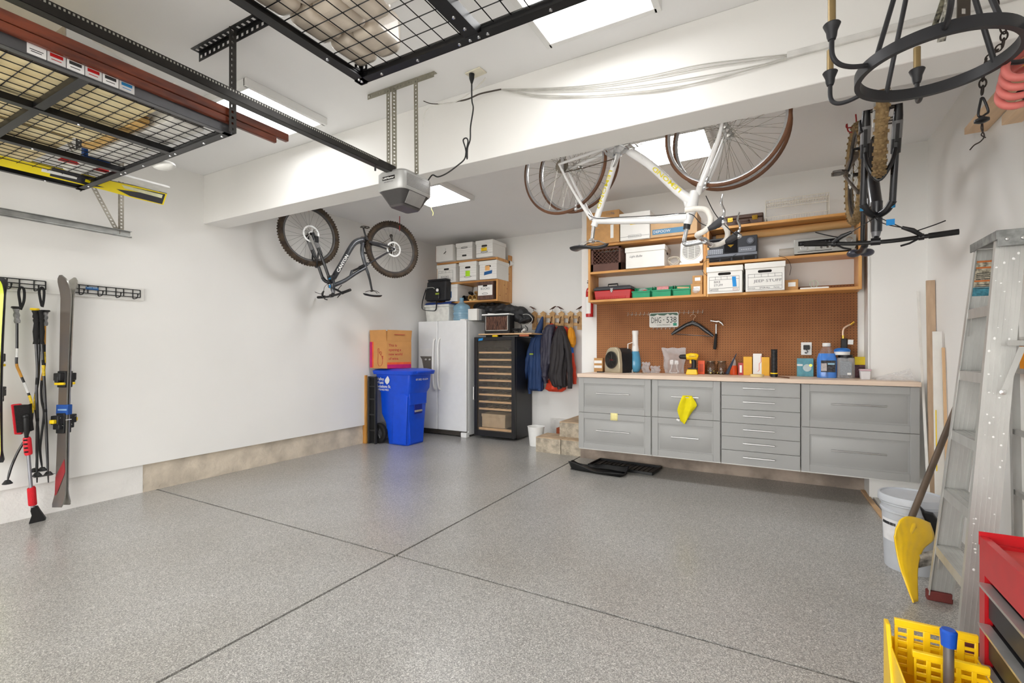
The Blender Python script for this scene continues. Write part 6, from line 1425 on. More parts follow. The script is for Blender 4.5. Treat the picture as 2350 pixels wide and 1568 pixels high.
pad('slim tan bar standing for an orange stain at the front of the mattresses', -3.75, -3.05, 1.285, 1.345, DZ, DZ+.04, M('stain_tan', (224,184,116), rough=.9, var=.06), 2)  # bar stands in for an orange stain, no separate pad
m = MB(); m.bx(-3.9,-2.86,1.37,1.53,DZ,DZ+.20); m.build('white_carton', CARTON, label='white carton at the front end of the left overhead rack', cat='box', bevel=.004)
m = MB(); m.bx(-4.35,-3.95,1.38,1.50,DZ,DZ+.10); m.build('white_bag', M('white_bag', (236,236,232), rough=.5, var=.02, bump=.5, bscale=12), label='crumpled white bag at front left of the overhead rack', cat='bag', bevel=.02)
# long stained planks
MH = M('mahogany_stain', (126,58,32), rough=.35, var=.25, scale=7, stretch=(4,.7,4), rgb2=(74,32,22), coat=.3)
for (x, z, w, h, yE, lb) in ((-2.637,RZ+.046,.024,.036,1.82,'lower reddish stained plank sticking out past the left rack'),(-2.640,RZ+.084,.030,.046,1.90,'upper reddish stained plank sticking out past the left rack'),(-2.672,RZ+.098,.026,.046,1.45,'shorter reddish stained plank behind the other two')):
    m = MB(); m.bx(x-w/2,x+w/2,-.9,yE,z,z+h); m.build('stained_plank', MH, label=lb, cat='plank', bevel=.004)
# dark folded items under planks
m = MB(); m.bx(-2.82,-2.67,-.3,1.50,DZ-.002,DZ+.02); m.build('dark_boards', M('dark_board', (58,44,38), rough=.5, var=.3, scale=9, stretch=(6,.5,6)), label='thin dark boards lying along the right side of left rack', cat='boards')
# long white carton leaning on rack
A, B = P(152,58,X=-2.93), P(385,196,X=-2.93); t = thing('long_carton', 'long white flat carton lying on the left rack behind the planks', 'box', ((A.x+B.x)/2,(A.y+B.y)/2,DZ+.15))
m = MB(); hc = min(A.z-DZ-.14, .16); m.ob((-3.15,A.y,A.z-hc), B-A, (.22,0,0), (0,0,hc)); m.build('body', M('light_grey_carton', (208,208,206), rough=.7, var=.01), t, bevel=.003)
m = MB(); m.ob((-3.15,A.y-.005,A.z-hc), (.22,0,0), (0,.004,0), (0,0,hc)); m.build('end_flap', M('flap_tan', (176,166,150), rough=.8), t)
# skis on the rack
SY = M('ski_yellow', (246,224,30), rough=.3, var=.02, coat=.4); SKD = M('ski_dark_print', (52,52,58), rough=.3, coat=.4)
A, B = P(378,450,X=-4.42), V((-4.46,-.3,RZ+.052)); A.z = RZ+.052; t = thing('ski', 'yellow and black ski sticking out of the left rack', 'ski', (A.x,A.y,A.z)); N=12
cl = [A.lerp(B, k/N)+V((0,0,.03*max(0,1-k/2)**2*0)) for k in range(N+1)]; d = (B-A).normalized(); wd = V((0,0,1)).cross(d).normalized()
lift = V((-.8,0,.6)); wd2 = d.cross(lift).normalized()
ski(t, cl, -lift, wd2, [.105]*2+[.085]*9+[.085,.09], .012, [SY, SKD], 'ski_body')
nb = -(lift-d*lift.dot(d)).normalized()
def pk(f, u): return A.lerp(B, f)+wd2*u+nb*.0125
for nm, mt, ps in (('black_graphic',SKD,[(.005,-.045),(.005,.045),(.10,.040),(.14,.01),(.07,-.01),(.10,-.035)]),('black_graphic',SKD,[(.17,-.03),(.20,-.038),(.30,-.036),(.30,.030),(.20,.034),(.17,.02),(.22,.012),(.22,-.012)]),('white_graphic',WHITEP,[(.24,-.008),(.24,.008),(.32,.012),(.32,-.012)]),('pale_graphic',M('print_cream', (226,226,190), rough=.5),[(.012,-.035),(.012,-.005),(.12,-.012),(.13,-.034)])):
    m = MB(); m.poly3([pk(f,u)+nb*(.0012 if nm != 'black_graphic' else 0) for f, u in ps], nb*.0008); m.build(nm, mt, t, smooth=0)
m = MB(); m.bx(-4.37,-4.20,1.38,1.99,RZ+.085,RZ+.10); m.build('white_board', M('white_board', (232,232,230), rough=.5), label='thin white board sticking out of the rack above the yellow ski', cat='board', bevel=.002)
m = MB(); m.bx(-4.15,-4.10,1.30,1.56,RZ+.056,RZ+.066); m.bx(-4.14,-4.11,1.42,1.54,RZ+.066,RZ+.09); m.build('red_tipped_tool', RED, label='small red tipped bar lying on the front of the left rack', cat='tool', bevel=.003)
m = MB(); m.bx(-3.87-.10,-3.87-.06,1.36,1.50,RZ+.056,RZ+.13); m.build('blue_strap', M('strap_blue'), label='short blue strap by the white carton on the left rack', cat='strap', bevel=.003)
m = MB(); m.sph((-3.52,1.63,RZ+.015), .10,.05,.03, rot=(0,.1,.1)); m.build('white_glove', M('white_bag'), label='white plastic bundle bulging over the front edge of left rack', cat='bundle')
# ---- right overhead rack (top centre)
rx0, rx1, ry0, ry1 = -1.640, .75, -.6, 1.555; RZ2 = 2.515
t = thing('ceiling_rack', 'black overhead wire rack at top centre holding wrapped cushions', 'storage rack', ((rx0+rx1)/2,.7,RZ2), group='black overhead storage racks')
m = MB(); angle_y(m, rx0, ry0, ry1, RZ2, -1, .055, .045); m.build('side_rail', RKB, t)
m = MB(); angle_x(m, rx0, rx1, ry1, RZ2, 1, .06, .04); m.build('end_rail', RKB, t)
m = MB(); angle_y(m, rx1, ry0, ry1, RZ2, 1, .055, .045); m.build('side_rail', RKB, t)
x = -1.02; m = MB(); m.bx(x-.03,x+.03,ry0,ry1-.02,RZ2+.001,RZ2+.004); m.bx(x-.03,x-.027,ry0,ry1-.02,RZ2+.003,RZ2+.04); m.bx(x+.027,x+.03,ry0,ry1-.02,RZ2+.003,RZ2+.04); m.build('cross_beam', RKB, t)
deck(t, rx0+.01, rx1-.01, ry0, ry1-.01, RZ2+.045, 31, 28)
bolts(t, [(x_, ry1-.02, RZ2) for x_ in (-1.62,-1.5,-1.3,-1.09,-1.04,-1.0,-.96,-.7)]+[(rx0+.02,1.35,RZ2),(rx0+.02,1.52,RZ2),(-1.02,1.40,RZ2),(-1.02,1.47,RZ2)])
m = MB()
for xx in (-1.36,-1.17): m.bx(xx-.04,xx+.04,ry1+.0005,ry1+.002,RZ2+.012,RZ2+.034)
m.build('slots', M('slot_dark', (60,58,58), rough=.5), t, smooth=0, kind='stuff')
for x_ in (rx0, rx1):
    m = MB(); m.perf((x_+.018,ry1-.004,RZ2-.004), (x_+.018,ry1-.004,ZC-.01), (1,0,0), .036, .003, .03, .34, .42); m.perf((x_,ry1-.022,RZ2-.004), (x_,ry1-.022,ZC-.01), (0,1,0), .036, .003, .03, .34, .42); m.build('upright', RKB, t, smooth=0)
PB = M('wrapped_cushion', (218,206,190), rough=.35, var=.06, scale=6, bump=.5, bscale=10, coat=.4)
t2 = thing('wrapped_cushions', 'stack of cream cushions in clear film on the right overhead rack', 'cushions', (-1.35,1.1,RZ2+.055))
for i in range(4):
    for j in range(3):
        xa = -1.665+.13*j+.008*i; ya = .81+.185*i
        if i == 3 and j == 2: continue
        m = MB(); m.bx(xa,xa+.127,ya,ya+.18,RZ2+.055,RZ2+.22); m.build('cushion', PB, t2, bevel=.035, seg=4, smooth=60)
m = MB(); m.bx(-1.235,-1.06,.9,1.30,RZ2+.055,RZ2+.36); m.build('white_carton', CARTON, label='tall white carton next to the wrapped cushions on the overhead rack', cat='box', bevel=.004)
# ================================================================ door opener
AL = M('opener_silver', (176,176,174), rough=.35, metal=.35, var=.03)
a0, a1 = P(861,430,Y=2.10), P(925,430,Y=2.10)
ox0, ox1, oy0, oy1, oz = -2.306, -2.065, 2.30, 2.60, 2.302
t = thing('door_opener', 'silver and dark grey garage door opener hanging before the beam', 'door opener', ((ox0+ox1)/2,2.17,oz))
def rct(x0,x1,y0,y1,z,r=.05,n_=5):
    o_ = []
    for (cx,cy,a0_) in ((x1-r,y0+r,-90),(x1-r,y1-r,0),(x0+r,y1-r,90),(x0+r,y0+r,180)):
        for q in range(n_+1): o_.append((cx+r*math.cos(R(a0_+90*q/n_)), cy+r*math.sin(R(a0_+90*q/n_)), z))
    return o_
def shell(m, lv, mi=0):
    vs = []; fs = []
    for l in lv: vs += rct(*l)
    n_ = len(vs)//len(lv)
    for i in range(len(lv)-1):
        for j in range(n_): j2=(j+1)%n_; fs.append((i*n_+j,i*n_+j2,(i+1)*n_+j2,(i+1)*n_+j))
    fs.append(tuple(range(n_))[::-1]); fs.append(tuple((len(lv)-1)*n_+j for j in range(n_))); m.add(vs, fs, mi)
m = MB(); shell(m, [(ox0+.005,ox1-.005,oy0+.005,oy1-.005,oz+.050),(ox0,ox1,oy0,oy1,oz+.060),(ox0,ox1,oy0,oy1,oz+.160),(ox0+.012,ox1-.012,oy0+.012,oy1-.012,oz+.176)]); m.build('housing', AL, t)
m = MB(); shell(m, [(ox0+.06,ox1-.06,oy0+.06,oy1-.06,oz-.032,.02),(ox0+.02,ox1-.02,oy0+.02,oy1-.02,oz+.035,.04),(ox0+.008,ox1-.008,oy0+.008,oy1-.008,oz+.052,.05)]); m.build('lower_cover', M('opener_dark', (66,64,64), rough=.4), t)
m = MB(); shell(m, [(ox0+.066,ox1-.066,oy0+.066,oy1-.066,oz-.042,.02),(ox0+.058,ox1-.058,oy0+.058,oy1-.058,oz-.031,.02)]); m.build('bottom_plate', M('opener_plate', (84,80,80), rough=.4), t)
m = MB(); m.add([(ox1-.010,oy0+.07,oz+.048),(ox1-.010,oy1-.07,oz+.048),(ox1-.054,oy1-.075,oz-.024),(ox1-.054,oy0+.075,oz-.024)], [(0,1,2,3)]); m.build('light_lens', M('lens_grey', (150,148,146), rough=.3), t, smooth=0, solid=.004)
m = MB(); x = ox1+.001
for i in range(19):
    for j in range(9): m.bx(x-.002,x+.0005,oy0+.035+i*.0125,oy0+.042+i*.0125,oz+.072+j*.009,oz+.0735+j*.009)
m.build('vent_grille', M('vent_dark', (46,46,46), rough=.5), t, smooth=0)
m = MB(); m.bx(ox0+.065,ox0+.17,oy0-.0015,oy0+.001,oz+.112,oz+.136); m.build('name_plate', M('display_black'), t, smooth=0)
text('LiftMaster', (ox0+.070,oy0-.0017,oz+.118), (1,0,0), (0,0,1), .0125, WHITEP, t, width=.095, bold=.02)
text('SECURITY+2.0', (ox0+.080,oy0-.0012,oz+.096), (1,0,0), (0,0,1), .007, INK, t, width=.075)
m = MB(); m.bx(ox0-.006,ox0+.002,oy0+.12,oy0+.15,oz+.075,oz+.105); m.build('side_button', BLACKP, t, bevel=.002)
# rail
rzr = 2.462; rxc = -2.185
m = MB(); m.bx(rxc-.022,rxc+.022,YR+.05,oy0+.04,rzr,rzr+.004); m.bx(rxc-.022,rxc-.019,YR+.05,oy0+.04,rzr,rzr+.045); m.bx(rxc+.019,rxc+.022,YR+.05,oy0+.04,rzr,rzr+.045); m.bx(rxc-.012,rxc+.012,YR+.05,oy0+.04,rzr+.02,rzr+.028)
m.build('rail', M('rail_dark_steel', (46,44,42), rough=.3, metal=.6, var=.08), t)
m = MB()
for k in range(300): y = YR+.1+k*.0128; m.bx(rxc+.0215,rxc+.0225,y,y+.006,rzr+.032,rzr+.040)
m.build('drive_chain', M('chain_light', (170,168,160), rough=.35, metal=.7), t, smooth=0, kind='stuff')
m = MB(); m.cyl((rxc,oy0-.12,rzr-.03),(rxc,oy0-.12,rzr+.001),.006,n=8); m.build('trolley_pin', BLACKP, t)
# hangers
t3 = thing('opener_hanger', 'galvanised perforated strap hanger carrying the door opener from the ceiling', 'hanger', (-2.2,2.42,ZC-.05)); HS = M('hanger_steel', (150,146,132), rough=.4, metal=.6, var=.08)
hy = 2.425
m = MB(); m.perf((-2.50,hy,ZC-.02),(-1.92,hy,ZC-.02),(0,0,1),.036,.003,.024,.36,.42); m.bx(-2.50,-1.92,hy,hy+.03,ZC-.003,ZC); m.build('ceiling_angle', HS, t3, smooth=0)
for (xt, xb) in ((-2.305,-2.305),(-2.066,-2.062)):
    m = MB(); m.perf((xt,hy-.004,ZC-.02),(xb,hy-.0,oz+.165),(1,0,0),.032,.003,.024,.36,.42)
    if xt < -2.1: m.perf((xt+.05,hy-.004,ZC-.02),(xb+.05,hy-.0,oz+.165),(.6,.8,0),.032,.003,.024,.36,.42)
    m.build('drop_strap', HS, t3, smooth=0)
# outlet on the ceiling, cords, cables
q = P(1092,166,Z=ZC); t4 = thing('ceiling_outlet', 'cream double outlet on the ceiling with a black plug in it', 'outlet', (q.x,q.y,ZC-.01))
m = MB(); m.cb((q.x,q.y,ZC-.005), .12, .075, .008, (0,0,-.1)); m.build('cover_plate', M('ivory_plastic', (228,222,202), rough=.5), t4, bevel=.002)
m = MB(); m.tube([(q.x-.025,q.y-.01,ZC-.01),(q.x-.025,q.y-.01,ZC-.04),(q.x-.025,q.y-.01,ZC-.07)], [.018,.016,.006], 12); m.build('plug', BLACKP, t4)
def Pw(pts, Y0, Y1): n_ = len(pts)-1; return [P(x, y, Y=Y0+(Y1-Y0)*i/n_) for i, (x, y) in enumerate(pts)]
m = MB(); m.tube(smooth_path([V((q.x-.025,q.y-.01,ZC-.065))]+Pw([(1083,230),(1086,250),(1080,290),(1079,320),(1073,340),(1072,365),(1068,340),(1063,322),(1070,317),(1074,325),(1070,345),(1066,365),(1050,380),(1025,398),(1005,406),(992,402)], 2.55, 2.55)+[V((ox1-.02,2.56,oz+.16))],6), .0045, 8)
m.build('power_cord', BLACKP, label='black power cord running from the ceiling outlet to the door opener', cat='cord')
CW = M('white_cable', (224,222,216), rough=.5)
for k, pts in enumerate(([(1114,178),(1095,200),(1065,222),(1040,235),(1010,240),(985,248),(975,262),(971,290)],[(1116,180),(1090,205),(1060,226),(1035,237),(1005,238)])):
    m = MB(); m.tube(smooth_path(Pw(pts,2.60,2.45),6), .0025, 6); m.build('white_cable', CW, label=('thin white cable sagging from the ceiling outlet to the hanger','shorter thin white cable looping below the ceiling outlet')[k], cat='cable')
m = MB(); m.tube(smooth_path(Pw([(972,232),(990,238),(1020,238),(1050,233),(1075,227),(1100,216),(1130,209),(1150,205)],2.60,2.72),6), [.003]*20+[.005]*23, 6); m.build('dark_cable', M('cable_brown', (70,62,54), rough=.6), label='dark taped cable running along the beam from the hanger', cat='cable')
cabs = ([(1150,205),(1240,203),(1350,196),(1480,176),(1600,150),(1700,137),(1806,125)], [(1150,205),(1250,205),(1370,198),(1500,178),(1620,155),(1720,141),(1806,128)], [(1150,206),(1260,209),(1400,204),(1520,190),(1640,170),(1740,150),(1806,132)], [(1150,206),(1230,218),(1350,220),(1430,215),(1520,207),(1620,185),(1720,160),(1806,134)], [(1150,206),(1240,222),(1340,221),(1440,213),(1540,201),(1640,182),(1740,154),(1806,136)])
for k, pts in enumerate(cabs):
    m = MB(); m.tube(smooth_path(Pw(pts,2.724,2.724),6), .0032, 6); m.build('beam_cable', M('cable_grey', (196,194,188), rough=.5), label='thin grey cable drooping along the face of the dropped beam', cat='cable', group='grey cables along the beam')
A, B = P(1806,131,Y=2.733), P(2350,58,Y=2.733); m = MB(); m.bx(A.x, 1.09, 2.715, 2.734, A.z-.012, A.z+.018); m.build('cable_conduit', M('conduit_white', (222,221,217), rough=.5), label='white plastic cable conduit fixed along the face of the beam', cat='conduit', bevel=.003)
m = MB(); m.tube(smooth_path([P(990,472,Z=3.02),P(990,480,Z=2.98),P(994,488,Z=2.95),P(993,495,Z=2.92)],4), .003, 6); m.build('pull_string', M('string_yellow', (226,206,120), rough=.8), label='short pale yellow string hanging by the ceiling light past the opener', cat='string')
# ================================================================ bicycles hung upside down
class Fr:   # frame of a bike: u to the front wheel, v sideways, w up
    def __init__(s, o, u): s.o = V(o); s.u = V(u).normalized(); s.w = V((0,0,1)); s.v = s.w.cross(s.u).normalized()
    def __call__(s, u, v, w): return s.o+s.u*u+s.v*v+s.w*w
def wheel(par, C, n, r, tr, tyre, rim, spoke, hubm, k=32, knobs=0, rotor=0, rimw=.012, rimd=.016, hubw=.055, phase=0, stripe=None):
    a, b, n = frame_of(n); C = V(C)
    def at(rad, th, h=0): return C+(a*math.cos(th)+b*math.sin(th))*rad+n*h
    m = MB(); N = 64; rr = r-tr*2+.004
    prof = [(rr-rimd,-rimw*.5),(rr,-rimw),(rr+.004,-rimw),(rr+.004,rimw),(rr,rimw),(rr-rimd,rimw*.5)]
    m.grid(lambda q, t: at(prof[int(round(q*6)) % 6][0], t*2*math.pi, prof[int(round(q*6)) % 6][1]), 7, N+1)
    w_ = m.build('wheel', rim, par, smooth=30)
    m = MB(); m.tube([at(r-tr, 2*math.pi*i/N) for i in range(N)], tr, 10, closed=True, up=n)
    if knobs:
        for i in range(knobs):
            th = 2*math.pi*i/knobs
            for (h, ro, sz) in (((-.66,.70,.013),(0,.97,.011),(.66,.70,.013)) if i % 2 else ((-.95,.32,.014),(-.30,.92,.011),(.30,.92,.011),(.95,.32,.014))):
                p = at(r-tr+tr*ro, th, tr*h); t_ = (at(1, th+.01)-at(1, th)).normalized(); d_ = (at(1, th)-C).normalized()
                m.ob(p-t_*sz*.5-n*sz*.5-d_*.002, t_*sz, n*sz, d_*.010)
    m.build('tyre', tyre, w_, smooth=40)
    m = MB()
    for i in range(k):
        th = 2*math.pi*i/k+phase; s_ = 1 if i % 2 else -1; off = .42*(1 if (i//2) % 2 else -1)
        m.tube([at(.022, th+off*2.2, s_*hubw*.5), at(rr-rimd*.6, th, 0)], .0011, 4, cap=False)
    m.build('spokes', spoke, w_, smooth=0, kind='stuff')
    m = MB(); m.lathe([(.004,-hubw*.95),(.010,-hubw*.9),(.012,-hubw*.6),(.026,-hubw*.52),(.026,-hubw*.46),(.014,-hubw*.3),(.014,hubw*.3),(.026,hubw*.46),(.026,hubw*.52),(.012,hubw*.6),(.010,hubw*.9),(.004,hubw*.95)], C, n, 16); m.build('hub', hubm, w_)
    if rotor:
        m = MB(); h = rotor*hubw*.66; R0_ = .100
        for (ra, rb) in ((R0_-.020,R0_),(.018,.030)):
            for i in range(36):
                t0, t1 = 2*math.pi*i/36, 2*math.pi*(i+1)/36
                m.add([at(ra,t0,h),at(rb,t0,h),at(rb,t1,h),at(ra,t1,h),at(ra,t0,h+.002),at(rb,t0,h+.002),at(rb,t1,h+.002),at(ra,t1,h+.002)], [(0,1,2,3),(7,6,5,4),(1,0,4,5),(3,2,6,7)])
        for i in range(12): th = 2*math.pi*i/12; m.tube([at(.028,th,h), at(R0_-.012,th+.35,h)], .0068, 6, flat=.3)
        m.build('disc_rotor', M('rotor_steel', (238,238,236), rough=.4, metal=.2), w_)
    return w_
def cassette(par, F, side, n=7, mat=None):
    m = MB()
    for i in range(n):
        r = .055-.0045*i; c = F(0, side*(.020+.004*i), 0); a, b, d = frame_of(F.v*side); T = 18
        vs = [c+(a*math.cos(2*math.pi*j/(2*T))+b*math.sin(2*math.pi*j/(2*T)))*(r if j % 2 else r-.004) for j in range(2*T)]
        m.poly3(vs, F.v*side*.002)
    return m.build('cassette', mat, par, smooth=0)
def mtb(label, o, u, body, accent, bars, side=1, tyre=None, steer=0, dec=None, group=None, rotor=True):
    F = Fr(o, u); t = thing('mountain_bike', label, 'bicycle', o, math.atan2(u[1], u[0]), group=group)
    BKM = M('bike_black', (24,24,27), rough=.35, var=.06, coat=.15); SP = M('spoke_dark', (92,90,88), rough=.3, metal=.7); HM = M('hub_dark', (64,60,56), rough=.35, metal=.7)
    RM = M('rim_carbon', (62,56,52), rough=.4, var=.2, scale=8)
    fr, r = (1.06, .03), .368
    wheel(t, F(0,0,0), F.v, r, .029, tyre, RM, SP, HM, 28, 72, side*.9, .013, .022)
    # front assembly, steered about the head axis
    h0, h1 = F(.780,0,-.565), F(.905,0,-.10); ax = (h1-h0).normalized(); rot = Matrix.Rotation(R(steer), 3, ax)
    G = lambda a, b, c: h0+rot@(F(a, b, c)-h0)
    n2 = rot@F.v
    wheel(t, G(fr[0],0,fr[1]), n2, r, .029, tyre, RM, SP, HM, 28, 72, side*.9, .013, .022, .06)
    def tb(name, pts, rad, mat, n=12, fn=F, flat=None, sm=0):
        p = [fn(*q) for q in pts]; 
        if sm:
            k = len(p); p2 = smooth_path(p, sm)
            if isinstance(rad, list):
                rad = [rad[min(int(i/(len(p2)-1)*(k-1)), k-2)]*(1-(i/(len(p2)-1)*(k-1)-min(int(i/(len(p2)-1)*(k-1)), k-2)))+rad[min(int(i/(len(p2)-1)*(k-1)), k-2)+1]*(i/(len(p2)-1)*(k-1)-min(int(i/(len(p2)-1)*(k-1)), k-2)) for i in range(len(p2))]
            p = p2
        m = MB(); m.tube(p, rad, n, flat=flat); return m.build(name, mat, t)
    m = MB()
    def add(pts, rad, sm=5, flat=None):
        k = len(pts); p2 = smooth_path([F(*q) for q in pts], sm) if len(pts) > 2 else [F(*q) for q in pts]; L_ = len(p2)
        rs = [rad[min(int(i/(L_-1)*(k-1)), k-2)]+(rad[min(int(i/(L_-1)*(k-1)), k-2)+1]-rad[min(int(i/(L_-1)*(k-1)), k-2)])*(i/(L_-1)*(k-1)-min(int(i/(L_-1)*(k-1)), k-2)) for i in range(L_)]
        m.tube(p2, rs, 14, flat=flat)
    add([(.385,0,.075),(.47,0,.045),(.54,0,-.02),(.65,0,-.22),(.775,0,-.45)], [.034,.036,.034,.033,.034])
    add([(.365,0,-.275),(.50,0,-.365),(.65,0,-.475),(.79,0,-.545)], [.020,.022,.024,.028])
    add([(.792,0,-.42),(.785,0,-.50),(.778,0,-.60)], [.030,.030,.028]); add([(.405,0,.03),(.415,0,-.08),(.385,0,-.21),(.365,0,-.28)], [.026,.024,.022,.020])
    add([(.57,0,-.42),(.545,0,-.335)], [.016,.014]); add([(.365,0,-.275),(.33,0,-.36)], [.018,.016])
    m.build('frame', body, t)
    m = MB()
    for s_ in (-1, 1):
        add([(.34,s_*.035,.045),(.18,s_*.055,.035),(0,s_*.068,0)], [.026,.024,.012], flat=.6); add([(0,s_*.068,0),(.18,s_*.05,-.12),(.35,s_*.030,-.235)], [.010,.011,.012], flat=.7)
    add([(.35,-.035,-.235),(.35,.035,-.235)], [.010,.010]); m.build('swingarm', accent, t)
    tb('shock', [(.55,0,-.345),(.46,0,-.295),(.45,0,-.29),(.34,0,-.225)], [.013,.013,.020,.020], BKM)
    tb('seat_post', [(.335,0,-.35),(.312,0,-.43),(.285,0,-.56)], [.016,.014,.012], BKM)
    # saddle
    m = MB()
    def sad(q, v):
        th = q*2*math.pi; wd = .022+.052*max(0,(v-.35)/.65)**1.3; e = 1 if .03 < v < .97 else .35
        return F(.40-.24*v, wd*e*math.cos(th), -.605-.012*v-.010*math.sin(v*3.1)+.020*e*math.sin(th)*(.3 if math.sin(th) > 0 else 1))
    m.grid(sad, 20, 18, closed_u=True); m.build('saddle', BKM, t, sub=1)
    m = MB()
    for s_ in (-1, 1): m.tube(smooth_path([F(.37,s_*.012,-.585),(F(.31,s_*.02,-.565)),F(.24,s_*.022,-.565),F(.20,s_*.03,-.59)],4), .0035, 6)
    m.cyl(F(.285,-.025,-.565), F(.285,.025,-.565), .012, n=10); m.build('saddle_rails', HM, t)
    # fork
    m = MB(); cr = (.835, -.335)
    for s_ in (-1, 1):
        m.tube([G(fr[0],s_*.072,fr[1]+.01), G(1.04,s_*.072,-.02), G(.965,s_*.070,-.20)], [.018,.023,.024], 14)
    p_ = smooth_path([G(.985,-.072,-.15),G(1.0,-.055,-.26),G(.985,0,-.345),G(1.0,.055,-.26),G(.985,.072,-.15)], 6); m.tube(p_, .011, 10)
    m.build('fork_lowers', BKM, t)
    m = MB()
    for s_ in (-1, 1): m.cyl(G(.968,s_*.070,-.19), G(.868,s_*.070,-.46), .0175, n=16)
    m.build('stanchions', M('stanchion', (44,44,48), rough=.12, metal=.5, coat=.6), t)
    m = MB(); m.tube(smooth_path([G(.872,-.072,-.445),G(.845,-.045,-.49),G(.80,0,-.505),G(.845,.045,-.49),G(.872,.072,-.445)],5), .021, 12); m.build('fork_crown', BKM, t)
    m = MB()
    for s_ in (-1, 1): m.cyl(G(.863,s_*.070,-.467), G(.858,s_*.070,-.483), .015, n=14)
    m.build('fork_caps', M('cap_blue', (20,120,170), rough=.4), t)
    if dec:
        for s_ in (-1, 1):
            pa, pb = G(1.048,s_*.072,.0), G(.985,s_*.071,-.16); ud = (pb-pa).normalized(); vd = n2*side if dec[1] else (n2.cross(ud)).normalized()*1
            m = MB(); m.cyl(pa.lerp(pb,.25), pa.lerp(pb,.8), .0245, n=14); m.build('fork_decal', M('decal_grey', (128,128,130), rough=.4), t)
    # stem, bar, grips, levers
    m = MB(); m.tube([G(.778,0,-.60), G(.775,0,-.63)], [.026,.020], 16); m.build('headset', M('headset_grey', (130,130,134), rough=.35, metal=.5), t)
    m = MB(); m.cyl(G(.774,0,-.63), G(.80,0,-.665), .018); m.cyl(G(.80,-.024,-.665), G(.80,.024,-.665), .022); m.build('stem', BKM, t)
    m = MB(); m.tube(smooth_path([G(.775,-.37,-.640),G(.78,-.20,-.655),G(.80,-.08,-.668),G(.80,.08,-.668),G(.78,.20,-.655),G(.775,.37,-.640)],4), .0125, 10); m.build('handlebar', bars, t)
    for s_ in (-1, 1):
        m = MB(); m.cyl(G(.777,s_*.245,-.651), G(.775,s_*.375,-.640), .0165, n=14); m.build('grip', BLACKR, t)
        m = MB(); m.cyl(G(.78,s_*.20,-.655), G(.78,s_*.225,-.653), .019); m.tube([G(.80,s_*.215,-.65), G(.825,s_*.17,-.62), G(.835,s_*.12,-.60)], [.011,.014,.009], 10); b_ = m.build('brake_body', BKM, t)
        m = MB(); m.tube(smooth_path([G(.825,s_*.19,-.625),G(.845,s_*.26,-.605),G(.845,s_*.31,-.585)],4), .0055, 8, flat=.6); m.build('brake_lever', BKM, b_)
        m = MB(); m.tube([G(.79,s_*.20,-.665),G(.80,s_*.16,-.69),G(.79,s_*.12,-.70)], .006, 8); m.build('shifter', BKM, t)
    # hoses, blue tape
    m = MB()
    for (s_, k_) in ((1,0),(1,.02),(-1,0)):
        m.tube(smooth_path([G(.835,s_*.12,-.60),G(.86,s_*.05,-.56-k_),G(.84,-s_*.0,-.52-k_),G(.80,-s_*.035,-.47)],5), .0028, 6)
    m.build('hoses', BLACKP, t)
    m = MB(); q = G(.855,.065,-.565); m.ob(q-F.v*.02-F.w*.02, F.v*.04, F.w*.035, F.u*.006); m.build('tape_flag', BLUEP, t)
    # drivetrain
    cassette(t, F, -side, 8, M('sprocket_dirty', (110,98,84), rough=.4, metal=.8, var=.2))
    CH = M('chain_dirty', (110,92,72), rough=.5, metal=.7)
    m = MB(); c_ = (.375, .065); sv = -side*.045
    T = 30; a_, b_, d_ = frame_of(F.v); cc = F(c_[0], sv, c_[1]); m.poly3([cc+(a_*math.cos(math.pi*j/T)+b_*math.sin(math.pi*j/T))*(.064 if j % 2 else .060) for j in range(2*T)], F.v*.003); m.build('chainring', HM, t, smooth=0)
    m = MB(); m.tube([F(.375,sv,.128),F(.2,sv,.10),F(.0,sv,.052)], .0045, 6, flat=.6); m.tube([F(.375,sv,.003),F(.16,sv,.045),F(.01,sv,.16),F(-.01,sv,.19),F(-.02,sv,.16),F(-.0,sv,.055)], .0045, 6, flat=.6); m.build('chain', CH, t)
    m = MB(); m.tube([F(.0,sv,.02),F(-.02,sv*1.2,.09),F(-.015,sv,.13),F(-.0,sv,.19)], [.012,.016,.012,.010], 10); m.cyl(F(.0,sv-.006,.19),F(.0,sv+.006,.19), .022, n=14); m.build('derailleur', HM, t)
    for s_ in (-1, 1):
        d2 = .165*s_; pc = F(c_[0]+.10*s_*.6, s_*.085, c_[1]+.13*s_)
        m = MB(); m.tube([F(c_[0],s_*.03,c_[1]), F(c_[0],s_*.065,c_[1]), F(c_[0]+.03*s_,s_*.070,c_[1]+.06*s_), pc], [.016,.016,.012,.010], 10, flat=.7); k_ = m.build('crank', BKM, t)
        m = MB(); q = pc+F.v*s_*.055; m.cyl(pc, pc+F.v*s_*.10, .007, n=8); m.tube([q-F.u*.045-F.v*.035,q-F.u*.05+F.v*.01,q-F.u*.03+F.v*.04,q+F.u*.03+F.v*.04,q+F.u*.05+F.v*.01,q+F.u*.045-F.v*.035], .008, 8, closed=True, flat=.8); m.build('pedal', M('pedal_metal', (96,92,88), rough=.3, metal=.8), k_)
    m = MB(); q = G(1.02,side*.085,-.0); m.ob(q+F.u*-.02, F.u*.045, F.v*side*.022, F.w*-.075); m.build('brake_caliper', BKM, t, bevel=.005)
    return t, F, G
MUD = M('dusty_tyre', (84,70,56), rough=.9, var=.22, scale=14, bump=.4, rgb2=(54,46,40)); MUD2 = M('muddy_tyre', (150,126,88), rough=.95, var=.1, scale=30, bump=.5, rgb2=(116,94,64))
